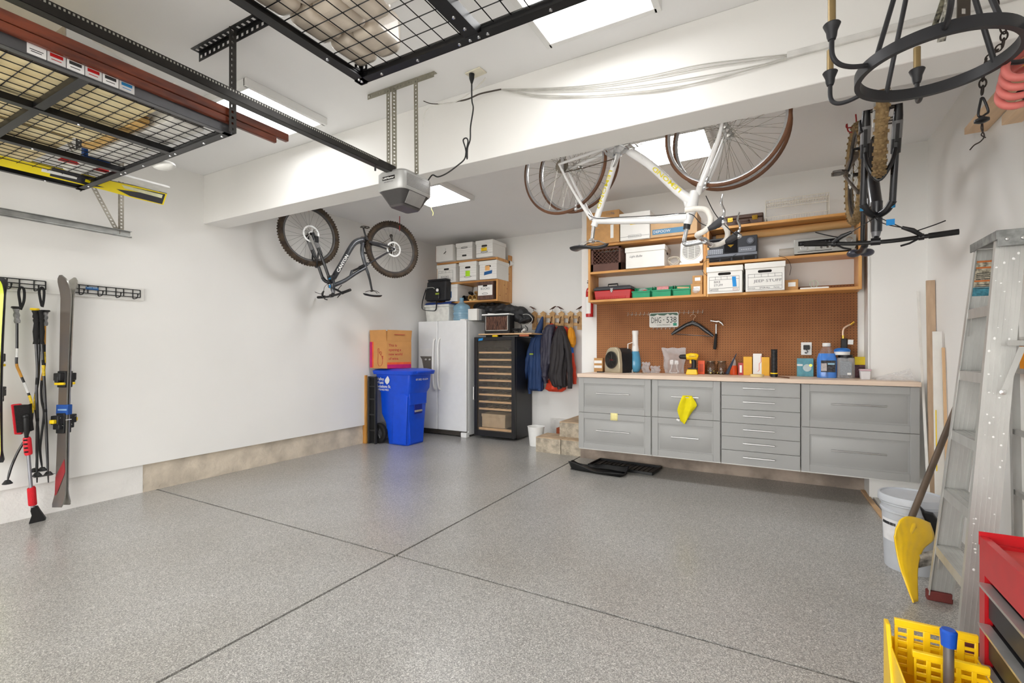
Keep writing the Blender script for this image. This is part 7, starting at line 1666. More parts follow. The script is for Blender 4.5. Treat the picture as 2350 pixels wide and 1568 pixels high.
GB = M('gunmetal_frame', (96,99,104), rough=.3, metal=.3, var=.1, scale=3, coat=.4, rgb2=(36,38,43)); BF = M('black_frame', (38,38,42), rough=.35, var=.08, coat=.3); DF = M('dusty_frame', (120,108,96), rough=.6, var=.2, scale=8)
o1 = V((-4.438,4.739,2.643)); u1 = V((-4.816+4.438,3.749-4.739,0)).normalized()
t, F, G = mtb('dark grey mountain bike hanging upside down by the left wall', o1, u1, GB, M('dark_swingarm', (66,66,70), rough=.35, coat=.3), BLACKP, 1, MUD, 10, ('x', 1))
p, q = F(.60,.034,-.13), F(.735,.034,-.375); d = (q-p).normalized(); w_ = d.cross(F.v).normalized()
if w_.dot(F.u) < 0: w_ = -w_
text('CANYON', q+w_*-.016, -d, w_ if (-d).cross(w_).dot(F.v) > 0 else -w_, .036, WHITEP, t, width=.25, bold=.03)
HR = M('hook_red', (170,34,36), rough=.4)
def hook(label, p, d, mat=HR, top=ZC, cat='hook', hh=.10, r=.005):
    p = V(p); d = V(d).normalized(); m = MB()
    m.tube(smooth_path([p+d*.05+V((0,0,.03)), p+d*.045+V((0,0,-.005)), p+d*.0+V((0,0,-.02)), p-d*.045+V((0,0,-.01)), p-d*.055+V((0,0,.05)), p-d*.055+V((0,0,hh)), p-d*.0+V((0,0,hh+.01)), V((p.x,p.y,top))],4), r, 8)
    return m.build('bike_hook', mat, label=label, cat=cat)
hook('red ceiling hook through the rear wheel of the left mountain bike', F(-.10,0,.29), F.u+F.v*2, top=ZC, hh=.085)
hook('red ceiling hook through the front wheel of the left mountain bike', G(1.06,0,.335), F.v, top=ZC, hh=.02)
t, F, G = mtb('black mountain bike with muddy tyres hanging upside down by right wall', (.505,4.42,2.645), (.02,-1.12,0), BF, DF, BLACKP, -1, MUD2, -9, ('y', 0))
for s_ in (-1, 1):
    a, b = G(1.055,s_*.072,-.07), G(1.02,s_*.071,-.155); m = MB(); m.ob(a+F.v*-.008, F.v*.016, F.u*.012, b-a); m.build('decal_panel', BLACKP, t, smooth=0)
    m = MB(); m.sph(F(.205,s_*.038,-.628), .045, .042, .028, rot=(0,0,s_*.3)); m.build('saddle_wing', M('saddle_blue_grey', (58,60,74), rough=.4, coat=.3), t)
hook('red ceiling hook through the rear wheel of the right mountain bike', F(.0,0,.345), F.v, top=ZC, hh=.02)
hook('red ceiling hook through the front wheel of the right mountain bike', G(1.06,0,.35), F.v, top=ZC, hh=.015)
# ---------------- white road bike
WF = M('pearl_white_frame', (236,236,236), rough=.25, var=.01, coat=.6); BT = M('tan_wall_tyre', (112,74,50), rough=.6, var=.15, scale=5); AR = M('alloy_rim', (200,200,202), rough=.25, metal=.8); SS = M('spoke_steel', (176,172,164), rough=.25, metal=.8)
BTP = M('white_bar_tape', (232,228,220), rough=.6, var=.04, scale=30, bump=.2)
O2 = V((-1.368,3.22,2.652)); U2 = V((-.283+1.368,3.08-3.22,0)); F = Fr(O2, U2)
t = thing('road_bike', 'white racing bike hanging upside down from the ceiling', 'bicycle', O2, math.atan2(U2.y, U2.x))
wheel(t, F(0,0,0), F.v, .345, .0125, BT, AR, SS, STEEL, 32, 0, 0, .010, .012, .07)
wheel(t, F(1.094,0,-.01), F.v, .352, .0125, BT, AR, SS, STEEL, 32, 0, 0, .010, .012, .06, .1)
def seg(m, pts, rad, sm=0, n=14, flat=None): 
    p = [F(*q) for q in pts]
    if sm: 
        k = len(p); p2 = smooth_path(p, sm); L_ = len(p2); rad = [rad[min(int(i/(L_-1)*(k-1)), k-2)]+(rad[min(int(i/(L_-1)*(k-1)), k-2)+1]-rad[min(int(i/(L_-1)*(k-1)), k-2)])*(i/(L_-1)*(k-1)-min(int(i/(L_-1)*(k-1)), k-2)) for i in range(L_)]; p = p2
    m.tube(p, rad, n, flat=flat)
m = MB(); bb = (.435,0,.045)
seg(m, [bb,(.64,0,-.13),(.82,0,-.335),(.905,0,-.415)], [.028,.027,.028,.034], 5); seg(m, [bb,(.37,0,-.15),(.29,0,-.36),(.245,0,-.47)], [.024,.021,.021,.024], 5)
seg(m, [(.25,0,-.43),(.45,0,-.465),(.70,0,-.50),(.885,0,-.515)], [.024,.022,.022,.034], 5); seg(m, [(.925,0,-.36),(.905,0,-.45),(.880,0,-.555)], [.026,.038,.024], 5)
seg(m, [(.86,0,-.375),(.895,0,-.47),(.84,0,-.525)], [.014,.030,.014], 4)
m.cyl(F(.435,-.034,.045), F(.435,.034,.045), .024)
for s_ in (-1, 1):
    seg(m, [(.42,s_*.03,.045),(.22,s_*.045,.022),(0,s_*.060,0)], [.014,.012,.008], 4); seg(m, [(0,s_*.060,0),(.10,s_*.045,-.20),(.235,s_*.018,-.425)], [.008,.009,.012], 4)
m.build('frame', WF, t)
m = MB()
for s_ in (-1, 1): seg(m, [(1.094,s_*.052,-.01),(1.075,s_*.052,-.09),(1.02,s_*.046,-.23),(.965,s_*.030,-.345)], [.008,.012,.016,.018], 4)
seg(m, [(.968,-.034,-.335),(.948,0,-.368),(.968,.034,-.335)], [.018,.022,.018]); m.build('fork', WF, t)
YD = M('yellow_decal', (232,214,40), rough=.4)
for s_ in (-1,):
    def tx(st, p, q, off, h, wd):
        p, q = F(*p), F(*q); d = (q-p).normalized(); n_ = -F.v; w_ = n_.cross(d).normalized(); text(st, p-w_*h*.5+n_*off, d, w_, h, YD, t, width=wd, bold=.01, off=.001)
    tx('LEMOND', (.85,0,-.355), (.60,0,-.09), .0295, .026, .25); tx('LEMOND', (.385,0,-.115), (.275,0,-.395), .022, .024, .26)
m = MB(); m.tube([F(.247,0,-.45),F(.232,0,-.555)], [.013,.013], 12); m.cyl(F(.228,-.02,-.57), F(.228,.02,-.57), .014); m.build('seat_post', STEEL, t)
m = MB()
def sad(q, v):
    th = q*2*math.pi; wd = .018+.058*max(0,(v-.4)/.6)**1.2; e = 1 if .03 < v < .97 else .3
    return F(.355-.285*v, wd*e*math.cos(th), -.605-.022*max(0,v-.5)*2*.5-.012*math.sin(v*6)+.018*e*math.sin(th)*(.4 if math.sin(th) > 0 else 1))
m.grid(sad, 20, 20, closed_u=True); m.build('saddle', M('saddle_black', (36,37,42), rough=.35, coat=.3), t, sub=1)
m = MB()
for s_ in (-1, 1): m.tube(smooth_path([F(.33,s_*.01,-.60),F(.27,s_*.02,-.575),F(.19,s_*.022,-.575),F(.13,s_*.03,-.60)],4), .0035, 6)
m.build('saddle_rails', CHROME, t)
m = MB(); m.cyl(F(.880,0,-.555), F(.876,0,-.585), .021); m.build('headset', M('headset_dark', (70,70,72), rough=.3, metal=.7), t)
m = MB(); m.tube(smooth_path([F(.877,0,-.58),F(.862,0,-.655),F(.868,0,-.675),F(.90,0,-.678),F(.985,0,-.672)],5), [.0125]*11+[.015]*10, 14); m.cyl(F(.985,-.022,-.672), F(.985,.022,-.672), .019); m.build('stem', M('polished_alloy', (206,208,210), rough=.15, metal=.9), t)
m = MB(); hb = lambda s_: [F(.985,s_*.0,-.672),F(.985,s_*.13,-.672),F(.99,s_*.175,-.668),F(1.03,s_*.195,-.660),F(1.062,s_*.20,-.635),F(1.068,s_*.203,-.590),F(1.045,s_*.205,-.545),F(.995,s_*.205,-.528),F(.93,s_*.205,-.525)]
for s_ in (-1, 1):
    p = smooth_path(hb(s_), 6); m.tube(p[:9], .0125, 12)
m.build('handlebar', AR, t)
for s_ in (-1, 1):
    m = MB(); p = smooth_path(hb(s_), 8)[8:]; m.tube(p, [.0155+.0008*(i % 2) for i in range(len(p))], 14); m.build('bar_tape', BTP, t, smooth=50)
    m = MB(); m.tube([F(1.055,s_*.20,-.648),F(1.085,s_*.20,-.640),F(1.115,s_*.20,-.622),F(1.13,s_*.20,-.60)], [.016,.021,.022,.015], 12); hd = m.build('brake_hood', M('hood_dark', (62,62,66), rough=.6), t)
    m = MB(); m.tube(smooth_path([F(1.125,s_*.20,-.615),F(1.14,s_*.205,-.57),F(1.125,s_*.21,-.52),F(1.135,s_*.215,-.475)],5), [.013]*4+[.009]*8+[.006]*4, 10, flat=.7); m.sph(F(1.135,s_*.20,-.625), .017, nu=12, nv=8); m.build('brake_lever', CHROME, hd)
    m = MB(); m.tube(smooth_path([F(1.14,s_*.20,-.62),F(1.12,s_*.14,-.62),F(1.04,s_*.05,-.52),F(.99,0,-.40)] if s_ > 0 else [F(1.14,s_*.20,-.62),F(1.09,s_*.15,-.64),F(.98,s_*.07,-.58),F(.90,s_*.03,-.50),F(.70,s_*.022,-.475),F(.45,s_*.022,-.445),F(.26,s_*.03,-.42),F(.17,s_*.03,-.33)],6), .0026, 6); m.build('brake_cable', BLACKP, t)
for (q, nm) in (((.995,-.372+.03),'front'),((.120,-.318),'rear')):
    m = MB(); u0, w0 = q
    for s_ in (-1, 1): m.tube(smooth_path([F(u0-.01,0,w0-.01),F(u0,s_*.03,w0+.005),F(u0+.012,s_*.026,w0+.045)],4), .008, 8)
    m.sph(F(u0-.01,-.012,w0-.01), .016, nu=10, nv=8); m.build('brake_caliper', CHROME, t)
cassette(t, F, -1, 7, M('sprocket_steel', (168,160,148), rough=.3, metal=.9))
sv = -.045; m = MB(); a_, b_, d_ = frame_of(F.v)
for (r_, dv) in ((.098,0),(.080,.006)):
    cc = F(.435, sv+dv, .045)
    for j in range(48):
        t0, t1 = 2*math.pi*j/48, 2*math.pi*(j+1)/48; e = .003 if j % 2 else 0
        A_ = [cc+(a_*math.cos(x)+b_*math.sin(x))*y for (x, y) in ((t0,r_-.012),(t0,r_+e),(t1,r_+e),(t1,r_-.012))]; m.poly3(A_, F.v*.0025)
for j in range(5): th = 2*math.pi*j/5; m.tube([F(.435,sv,.045), F(.435,sv,.045)+(a_*math.cos(th)+b_*math.sin(th))*.09], [.014,.008], 8, flat=.5)
m.build('chainrings', CHROME, t, smooth=0)
m = MB(); m.tube([F(.435,sv,.045-.10),F(.20,sv,-.065),F(.02,sv,-.06)], .0045, 6, flat=.6); m.tube([F(.435,sv,.145),F(.2,sv,.10),F(0,sv,.05)], .0045, 6, flat=.6); m.build('chain', M('chain_dark', (92,80,68), rough=.4, metal=.8), t)
m = MB(); m.tube([F(0,sv,-.0),F(.02,sv*1.1,-.05),F(.02,sv,.09)], [.012,.014,.010], 10); m.build('rear_derailleur', CHROME, t)
m = MB(); m.tube([F(.40,-.03,-.10),F(.43,-.04,-.06),F(.45,-.06,-.03)], [.008,.016,.018], 10); m.build('front_derailleur', CHROME, t)
for s_ in (-1, 1):
    pc = F(.435+s_*-.135, s_*.075, .045+s_*.08); m = MB(); m.tube([F(.435,s_*.03,.045), F(.435,s_*.07,.045), pc], [.014,.014,.010], 10, flat=.7); k_ = m.build('crank', CHROME, t)
    m = MB(); q = pc+F.v*s_*.05; m.cyl(pc, pc+F.v*s_*.09, .006, n=8); m.tube([q-F.u*.03-F.v*.035,q+F.u*.03-F.v*.035,q+F.u*.03+F.v*.035,q-F.u*.03+F.v*.035], .005, 6, closed=True); m.build('pedal', STEEL, k_)
    m = MB(); m.tube([q+F.u*.03-F.v*.02,q+F.u*.09-F.v*.02+F.w*-.02,q+F.u*.11+F.w*-.05,q+F.u*.06+F.w*-.07,q+F.u*.07+F.w*-.10], .003, 6); m.build('toe_clip', WHITEP, k_)
hook('white ceiling hook holding the rear wheel of the white bike', F(0,0,.325), F.v, WHITEP, top=ZC, hh=.02)
hook('white ceiling hook holding the front wheel of the white bike', F(1.094,0,.325), F.v, WHITEP, top=ZC, hh=.02)
# second pair of wheels hanging behind the white bike
for (c_, r_, lb) in ((F(.005,.20,.055),.345,'tan walled wheel hanging behind the rear wheel of white bike'),(F(1.075,.20,.02),.350,'tan walled wheel hanging behind the front wheel of white bike')):
    w2 = thing('bicycle_wheel', lb, 'wheel', c_); wheel(w2, c_, F.v, r_, .0125, BT, AR, SS, STEEL, 32, 0, 0, .010, .012, .06, .05)
# ================================================================ right side
ALU = M('ladder_aluminium', (198,198,194), rough=.40, metal=.4, var=.07, scale=9, stretch=(1,1,.3), bump=.1)
t = thing('step_ladder', 'paint-spotted aluminium step ladder leaning by the right wall', 'ladder', (.80,3.04,0))
fb, ft_ = {-1:(.735,2.80), 1:(.735,3.30)}, {-1:(.900,2.93), 1:(.900,3.21)}; LH = 1.84
def rp(s_, z): f = z/LH; return V((fb[s_][0]+(ft_[s_][0]-fb[s_][0])*f, fb[s_][1]+(ft_[s_][1]-fb[s_][1])*f, z))
for s_ in (-1, 1):
    a, b = rp(s_, .03), rp(s_, LH-.02); d = b-a; w = .098; m = MB()
    X_ = V((1,0,0)); Y_ = V((0,1,0))
    m.ob(a-X_*w/2, X_*w, Y_*.003, d)
    for (xo, tw) in ((-w/2,.004),(w/2-.004,.004)): m.ob(a+X_*xo+Y_*(-.026 if s_ > 0 else .003), X_*tw, Y_*.026, d)
    for k in range(5): m.ob(a+X_*(-w/2+.014+k*.017)-Y_*.0015, X_*.004, Y_*.0015, d)
    m.build('side_rail', ALU, t, smooth=0)
    m = MB(); c = rp(s_, 0); m.bx(c.x-w/2-.004,c.x+w/2+.004,c.y-.022,c.y+.018,0,.05); m.build('foot', M('foot_red_rubber', (112,50,46), rough=.8), t, bevel=.006)
for k, z in enumerate((.30,.605,.91,1.215,1.52)):
    a, b = rp(-1, z), rp(1, z); m = MB(); m.ob(a+V((-.045,.004,-.004)), V((.09,0,0)), b-a-V((0,.008,0)), V((0,0,.006))); m.ob(a+V((-.048,.004,-.045)), V((.004,0,0)), b-a-V((0,.008,0)), V((0,0,.047))); m.ob(a+V((.042,.004,-.03)), V((.003,0,0)), b-a-V((0,.008,0)), V((0,0,.03)))
    for j in range(4): m.ob(a+V((-.035+j*.02,.004,.002)), V((.004,0,0)), b-a-V((0,.008,0)), V((0,0,.0018)))
    m.build('step', ALU, t, smooth=0)
    if k in (0, 4):
        m = MB(); e = V((-.042,0,0)); m.ob(b+e+V((0,-.022,-.13)), V((.003,0,0)), V((0,.014,0)), V((0,-.05,.11))); m.build('step_brace', ALU, t, smooth=0)
m = MB(); m.bx(.845,1.01,2.905,3.235,LH-.015,LH+.012); m.bx(.841,.847,2.900,3.24,LH-.03,LH+.012); m.bx(.845,1.01,2.900,2.905,LH-.06,LH+.012); m.build('top_cap', M('cap_scuffed', (156,158,156), rough=.5, metal=.4, var=.15, scale=25), t, bevel=.004)
m = MB(); 
for xx in (.875,.925,.98): m.lathe([(.008,0),(.006,.004),(0,.005)], (xx,2.900,LH-.03), (0,-1,0), 10)
m.build('rivets', STEEL, t, kind='stuff')
bb_, bt_ = {-1:(1.045,2.78), 1:(1.045,3.32)}, {-1:(.985,2.93), 1:(.985,3.21)}
def bp(s_, z): f = z/LH; return V((bb_[s_][0]+(bt_[s_][0]-bb_[s_][0])*f, bb_[s_][1]+(bt_[s_][1]-bb_[s_][1])*f, z))
for s_ in (-1, 1):
    a, b = bp(s_, .0), bp(s_, LH-.03); m = MB(); m.ob(a-V((.02,0,0)), V((.04,0,0)), V((0,.003,0)), b-a); m.ob(a-V((.02,0,0)), V((.003,0,0)), V((0,-.022*s_,0)), b-a); m.build('rear_leg', ALU, t, smooth=0)
for z in (.34,.62,.92,1.22):
    a, b = bp(-1, z), bp(1, z); m = MB(); m.ob(a+V((-.01,0,-.012)), V((.02,0,0)), b-a, V((0,0,.024))); m.build('rear_crossbar', ALU, t, smooth=0)
m = MB(); a, b = bp(-1,.62), bp(1,.34); m.ob(a, V((.004,0,0)), b-a, V((0,0,.02))); m.build('rear_diagonal', ALU, t, smooth=0)
for s_ in (-1,):
    y = 2.845; a = V((.86,y+.0,1.34)); m = MB(); m.ob(a, V((.125,.02,0)), V((0,.004,0)), V((0,0,.022))); m.build('spreader_bar', ALU, t, smooth=0)
    m = MB(); p, q = V((.895,y-.004,1.335)), V((.825,y-.03,1.13)); m.ob(p, V((.022,0,0)), V((0,.004,0)), q-p); m.build('spreader_link', ALU, t, smooth=0)
    m = MB(); m.lathe([(.012,0),(.012,.006),(0,.008)], q+V((.011,.0,.01)), (0,-1,0), 14); m.build('pivot_bolt', STEEL, t)
# label on the far rail
def rl(z, dx): c = rp(1, z); return V((c.x+dx, c.y-.0032, z))
for (z0, z1, mt, nm) in ((1.635,1.765,M('ladder_label', (206,196,172), rough=.6, var=.25, scale=70),'warning_label'),(1.59,1.632,M('ladder_label_blue', (76,150,170), rough=.6, var=.15, scale=60),'blue_label')):
    m = MB(); m.poly3([rl(z0,-.034), rl(z0,.03), rl(z1,.03), rl(z1,-.034)], (0,-.001,0)); o = m.build(nm, mt, t, smooth=0)
    if nm == 'warning_label':
        for zz in (1.755,1.725,1.66): m = MB(); m.poly3([rl(zz,-.033)+V((0,-.0012,0)), rl(zz,.029)+V((0,-.0012,0)), rl(zz+.008,.029)+V((0,-.0012,0)), rl(zz+.008,-.033)+V((0,-.0012,0))], (0,-.0005,0)); m.build('orange_stripe', M('stripe_orange', (214,120,60), rough=.6), o, smooth=0)
m = MB()
for k in range(7):
    z = 1.70-k*.009-(.02 if k > 3 else 0); m.poly3([rl(z,-.028)+V((0,-.0012,0)), rl(z,.024)+V((0,-.0012,0)), rl(z+.003,.024)+V((0,-.0012,0)), rl(z+.003,-.028)+V((0,-.0012,0))], (0,-.0005,0))
m.build('label_print', INK, t, smooth=0, kind='stuff')
rk = random.Random(11); m = MB()
for k in range(46):
    z = rk.uniform(.3,1.75); c = rp(-1, z); rr = rk.uniform(.0015,.005)
    m.lathe([(rr,0),(rr*.8,.0006),(0,.0008)], (c.x+rk.uniform(-.04,.04), c.y-.0016, z), (0,-1,0), 8, sy=rk.uniform(.6,1.5))
m.build('paint_spots', M('white_paint', (240,240,238), rough=.6, var=.01), t, kind='stuff')
# grey strip seen low between chest and ladder
m = MB(); a, b = P(2225,1470,Z=.02), P(2252,1462,Z=.02); m.ob(a, b-a+V((.15,.05,0)), (0,.03,0), (0,0,.02)); m.build('white_stick', WHITEP, label='white stick on the floor between the ladder foot and red tool chest', cat='stick')
# ---------------- buckets
q = (.700, 3.72); t = thing('plastic_bucket', 'grey white lidded plastic bucket behind the yellow snow shovel', 'bucket', (q[0],q[1],0)); BKT = M('bucket_grey', (190,194,200), rough=.4, var=.02)
m = MB(); m.lathe([(0,0),(.128,0),(.130,.01),(.143,.34),(.152,.345),(.152,.355),(.145,.36),(.147,.385),(.156,.39),(.156,.40),(.149,.405)], n=40, cap=False); m.build('bucket_body', BKT, t, local=True)
m = MB(); m.lathe([(.150,.405),(.163,.405),(.163,.435),(.158,.445),(.150,.445),(.147,.437),(0,.437)], n=44, cap=False); m.build('lid', BKT, t, local=True)
m = MB(); m.grid(lambda u,v: (-(.1385+.006*v)*math.cos(R(8+52*u)), -(.1385+.006*v)*math.sin(R(8+52*u)), .17+.13*v), 14, 3); m.build('label', M('bucket_label', (226,226,228), rough=.5), t, local=True)
m = MB()
for k in range(11):
    a_ = R(14+k*3.4); c = V((-.1445*math.cos(a_), -.1445*math.sin(a_), .275)); m.cb(c, .003, .004+.002*(k % 3), .016, (0,0,a_))
m.build('bar_print', INK, t, local=True, smooth=0, kind='stuff')
# ---------------- snow shovel
YS = M('shovel_yellow', (255,208,24), rough=.35, var=.03, coat=.3)
t = thing('snow_shovel', 'yellow snow shovel with long brown handle standing on its blade', 'shovel', (.62,3.30,0))
Lc = [P(2052,1232,Y=3.30),P(2056,1262,Y=3.30),P(2064,1300,Y=3.28),P(2078,1340,Y=3.25),P(2097,1384,Y=3.20)]
Rc = [P(2134,1200,Y=3.50),P(2143,1236,Y=3.49),P(2118,1262,Y=3.42),P(2106,1305,Y=3.34),P(2106,1384,Y=3.23)]
Lc[-1].z = Rc[-1].z = .004
Ls, Rs = smooth_path(Lc, 6), smooth_path(Rc, 6); n_ = len(Ls); m = MB()
def blade(u, v):
    i = min(int(v*(n_-1)), n_-1); a, b = Ls[i], Rs[i]; p = a.lerp(b, u); bul = math.sin(math.pi*u)*(.055*(1-v)+.02)
    return p+V((-.55,-.6,.35*(1-v)))*bul+V((0,0,.05*math.sin(math.pi*u)*(1-v)**2))+V((.0014*math.sin(u*31)*(1-v),0,0))
m.grid(blade, 26, n_); m.build('blade', YS, t, solid=.007, smooth=70, bevel=.0)
ha, hb_ = P(2087,1200,Y=3.42), P(2178,975,Y=3.80)
top = ha+(hb_-ha)*1.55; top.x = min(top.x, 1.07)
m = MB(); m.cyl(ha-(hb_-ha)*.05, top, .0165, n=16); m.build('handle', M('brown_handle', (96,80,66), rough=.5, var=.12, scale=8), t)
m = MB(); d = (hb_-ha).normalized(); m.tube([ha-d*.06, ha-d*.01, ha+d*.02], [.03,.036,.024], 16); m.build('socket', YS, t)
m = MB(); gx = V((0,1,0)); m.tube([top-gx*.0, top+d*.05-gx*.06, top+d*.13-gx*.055, top+d*.13+gx*.055, top+d*.05+gx*.06, top], .013, 10); m.build('grip', BLACKP, t)
# worn clear scoop and black dustpan behind it
m = MB()
def scoop(u, v): p = P(2108+46*v, 1270+18*u*2-10*v, Y=3.40+.03*v); return p+V((0,.0,0))+V((-.03*math.sin(math.pi*u),-.03*math.sin(math.pi*u),-.01*math.sin(u*18)))
m.grid(scoop, 16, 10); m.build('worn_scoop', M('worn_grey', (190,184,174), rough=.5, metal=.3, var=.25, scale=30), label='worn grey ribbed metal scoop between the yellow shovel and ladder', cat='scoop', solid=.006)
m = MB(); m.poly3([P(2110,1163,Y=3.52),P(2122,1176,Y=3.52),P(2140,1180,Y=3.55),P(2152,1195,Y=3.55),P(2150,1225,Y=3.55),P(2142,1240,Y=3.55),P(2128,1205,Y=3.52),P(2116,1182,Y=3.52)], (.01,.035,0)); m.build('black_dustpan', BLACKP, label='black plastic scoop edge between the bucket and yellow shovel', cat='scoop', bevel=.006)
# ---------------- trim boards standing in the corner
def board(label, a, b, w, th, mat, nm='trim_board', cat='board'):
    a, b = V(a), V(b); m = MB(); m.ob(a-V((w/2,0,0)), V((w,0,0)), V((0,th,0)), b-a); return m.build(nm, mat, label=label, cat=cat, bevel=.002)
TW = M('trim_white', (230,228,222), rough=.5, var=.02)
pt = P(2108,668,Y=5.22); board('thin white stick leaning in the corner at the end of the worktop', (1.006,4.74,0), (pt.x,5.24,pt.z), .018, .012, TW, 'trim_stick', 'stick')
pt = P(2141,643,Y=5.02); board('pale wooden board standing in the right corner, tallest', (1.064,4.90,0), (1.068,5.02,pt.z), .055, .022, M('pale_oak', (196,168,140), rough=.6, var=.08, scale=5, stretch=(6,6,.6)))
pt = P(2150,761,Y=4.80); board('white trim board standing before the pale wooden board', (1.047,4.66,0), (1.056,4.78,pt.z), .055, .015, TW)
board('narrow tan edged trim piece beside the white trim board', (1.082,4.60,0), (1.085,4.75,1.34), .018, .012, WOODL)
m = MB(); a, b = P(2145,985,Y=4.70), P(2145,1025,Y=4.68); m.ob((1.022,4.652,.42), (.006,0,0), (0,.004,0), (.006,.05,.45)); m.build('yellow_ruler', YEL, label='yellow measuring strip against the white trim board', cat='ruler')
for k, (x0, w_, mt) in enumerate(((.70,.035,WOODL),(.755,.030,TW))):
    m = MB(); a = V((x0,4.62,0)); b = V((x0-.035,5.50,0)); m.ob(a, (w_,0,0), b-a, (0,0,.018)); m.build('floor_strip', mt, label=('tan wooden strip lying on the floor under the bench end','white strip lying on the floor under the bench end')[k], cat='strip', bevel=.002)
# ---------------- red tool chest
RC = M('chest_red', (186,16,26), rough=.35, var=.04, coat=.3); RD = M('chest_red_side', (150,16,24), rough=.4, coat=.2)
cx0, cx1, cy0, cy1, cz = .585, 1.06, 1.42, 2.16, .70
t = thing('tool_chest', 'red metal tool chest with black drawers at the bottom right corner', 'tool chest', ((cx0+cx1)/2,(cy0+cy1)/2,0))
m = MB(); m.bx(cx0+.02,cx1,cy0,cy0+.02,.05,cz-.02); m.bx(cx0+.02,cx1,cy1-.02,cy1,.05,cz-.02); m.bx(cx1-.02,cx1,cy0+.02,cy1-.02,.05,cz-.02); m.bx(cx0,cx0+.02,cy1-.045,cy1,.05,cz); m.bx(cx0,cx0+.02,cy0,cy0+.045,.05,cz); m.bx(cx0,cx0+.02,cy0+.045,cy1-.045,cz-.115,cz); m.bx(cx0+.02,cx1-.02,cy0+.02,cy1-.02,.05,.07); m.bx(cx0+.02,cx1-.02,cy0+.02,cy1-.02,cz-.04,cz-.035)
m.build('cabinet', RC, t, smooth=0); m = MB(); m.bx(cx0-.001,cx1,cy1+.0005,cy1+.004,cz-.03,cz+.014); m.build('rear_lip', RC, t, smooth=0)
m = MB(); m.bx(cx0+.021,cx0+.024,cy0+.02,cy1-.02,cz-.03,cz-.001); m.build('inner_lip', RC, t, smooth=0)
m = MB(); m.bx(cx0+.03,cx1-.02,cy0+.02,cy1-.02,cz-.034,cz-.030); m.build('top_mat', M('faded_red', (200,70,64), rough=.6, var=.1), t, smooth=0)
DG = M('drawer_dark', (44,44,46), rough=.4, var=.1)
for k, z in enumerate((.565,.432,.299,.166)):
    m = MB(); m.bx(cx0+.008,cx0+.35,cy0+.05,cy1-.05,z-.115,z-.004); d_ = m.build('drawer', DG, t, bevel=.003)
    m = MB(); m.prism([(-.018,0),(.012,0),(.012,-.016),(.004,-.004),(-.014,-.014)], (cx0,cy0+.05,z-.002), (1,0,0), (0,0,1), (0,cy1-cy0-.10,0)); m.build('drawer_pull', M('pull_silver', (200,200,198), rough=.3, metal=.6), d_, smooth=0)
for (x, y) in ((cx0+.05,cy0+.05),(cx0+.05,cy1-.05),(cx1-.05,cy0+.05),(cx1-.05,cy1-.05)):
    m = MB(); m.cyl((x-.012,y,.026),(x+.012,y,.026), .026, n=18); m.bx(x-.015,x+.015,y-.015,y+.015,.03,.052); m.build('caster', BLACKR, t)
# ---------------- yellow mop bucket with wringer and blue capped pole
YM = M('mop_yellow', (250,206,20), rough=.35, var=.02, coat=.2)
t = thing('mop_bucket', 'yellow mop bucket with perforated wringer in front of the red chest', 'mop bucket', (.43,2.02,0))
bx0, bx1, by0, by1, bz = .335, .575, 1.86, 2.16, .372
m = MB(); 
for (a, b_, c_, d_) in ((bx0,bx1,by0,by0+.006),(bx0,bx1,by1-.006,by1),(bx0,bx0+.006,by0,by1),(bx1-.006,bx1,by0,by1)): m.bx(a,b_,c_,d_,.04,.30)
m.bx(bx0,bx1,by0,by1,.03,.05); m.build('bucket_body', YM, t, bevel=.004)
# wringer: back perforated wall, front wall, left wall
def holes_wall(m, x0, x1, y, z0, z1, nx, nz, hw, hh, th=.006):
    # solid wall with real square holes
    px = (x1-x0)/nx; pz = (z1-z0)/nz
    for i in range(nx+1):
        xa = x0+i*px-(px-hw)/2; xb = x0+i*px+(px-hw)/2; m.bx(max(x0,xa),min(x1,xb),y,y+th,z0,z1)
    for j in range(nz+1):
        za = z0+j*pz-(pz-hh)/2; zb = z0+j*pz+(pz-hh)/2; m.bx(x0,x1,y+.0005,y+th-.0005,max(z0,za),min(z1,zb))
m = MB(); holes_wall(m, bx0+.02, bx1, by1-.03, .19, bz-.02, 5, 6, .024, .015); m.bx(bx0+.02,bx1,by1-.032,by1-.018,bz-.02,bz+.004); m.build('wringer_back', YM, t, bevel=.002)
m = MB(); holes_wall(m, bx0+.055, bx1, by1-.13, .17, bz-.065, 5, 5, .024, .014); m.bx(bx0+.05,bx1,by1-.134,by1-.118,bz-.066,bz-.045); m.build('wringer_press', YM, t, bevel=.002)
m = MB(); m.prism([(by1-.01,.06),(by1-.01,bz-.012),(by1-.05,bz-.012),(by1-.20,.10)], (bx0-.008,0,0), (0,1,0), (0,0,1), (.014,0,0)); m.build('wringer_side', YM, t, bevel=.003)
pc = P(2177,1452,D=1.50); t = thing('mop', 'grey mop pole with blue end cap standing in the yellow bucket', 'mop', (pc.x,pc.y,.06))
pc2 = V((pc.x,pc.y,pc.z)); m = MB(); m.cyl((pc.x,pc.y+.0,.06), pc2-V((0,0,.02)), .0135, n=18); m.build('pole', M('pole_alu', (128,124,122), rough=.35, metal=.6), t)
m = MB(); m.tube([pc2-V((0,0,.042)), pc2+V((0,0,.004)), pc2+V((0,0,.010))], [.019,.0215,.017], 20); m.build('end_cap', M('cap_royal', (24,84,190), rough=.4), t)
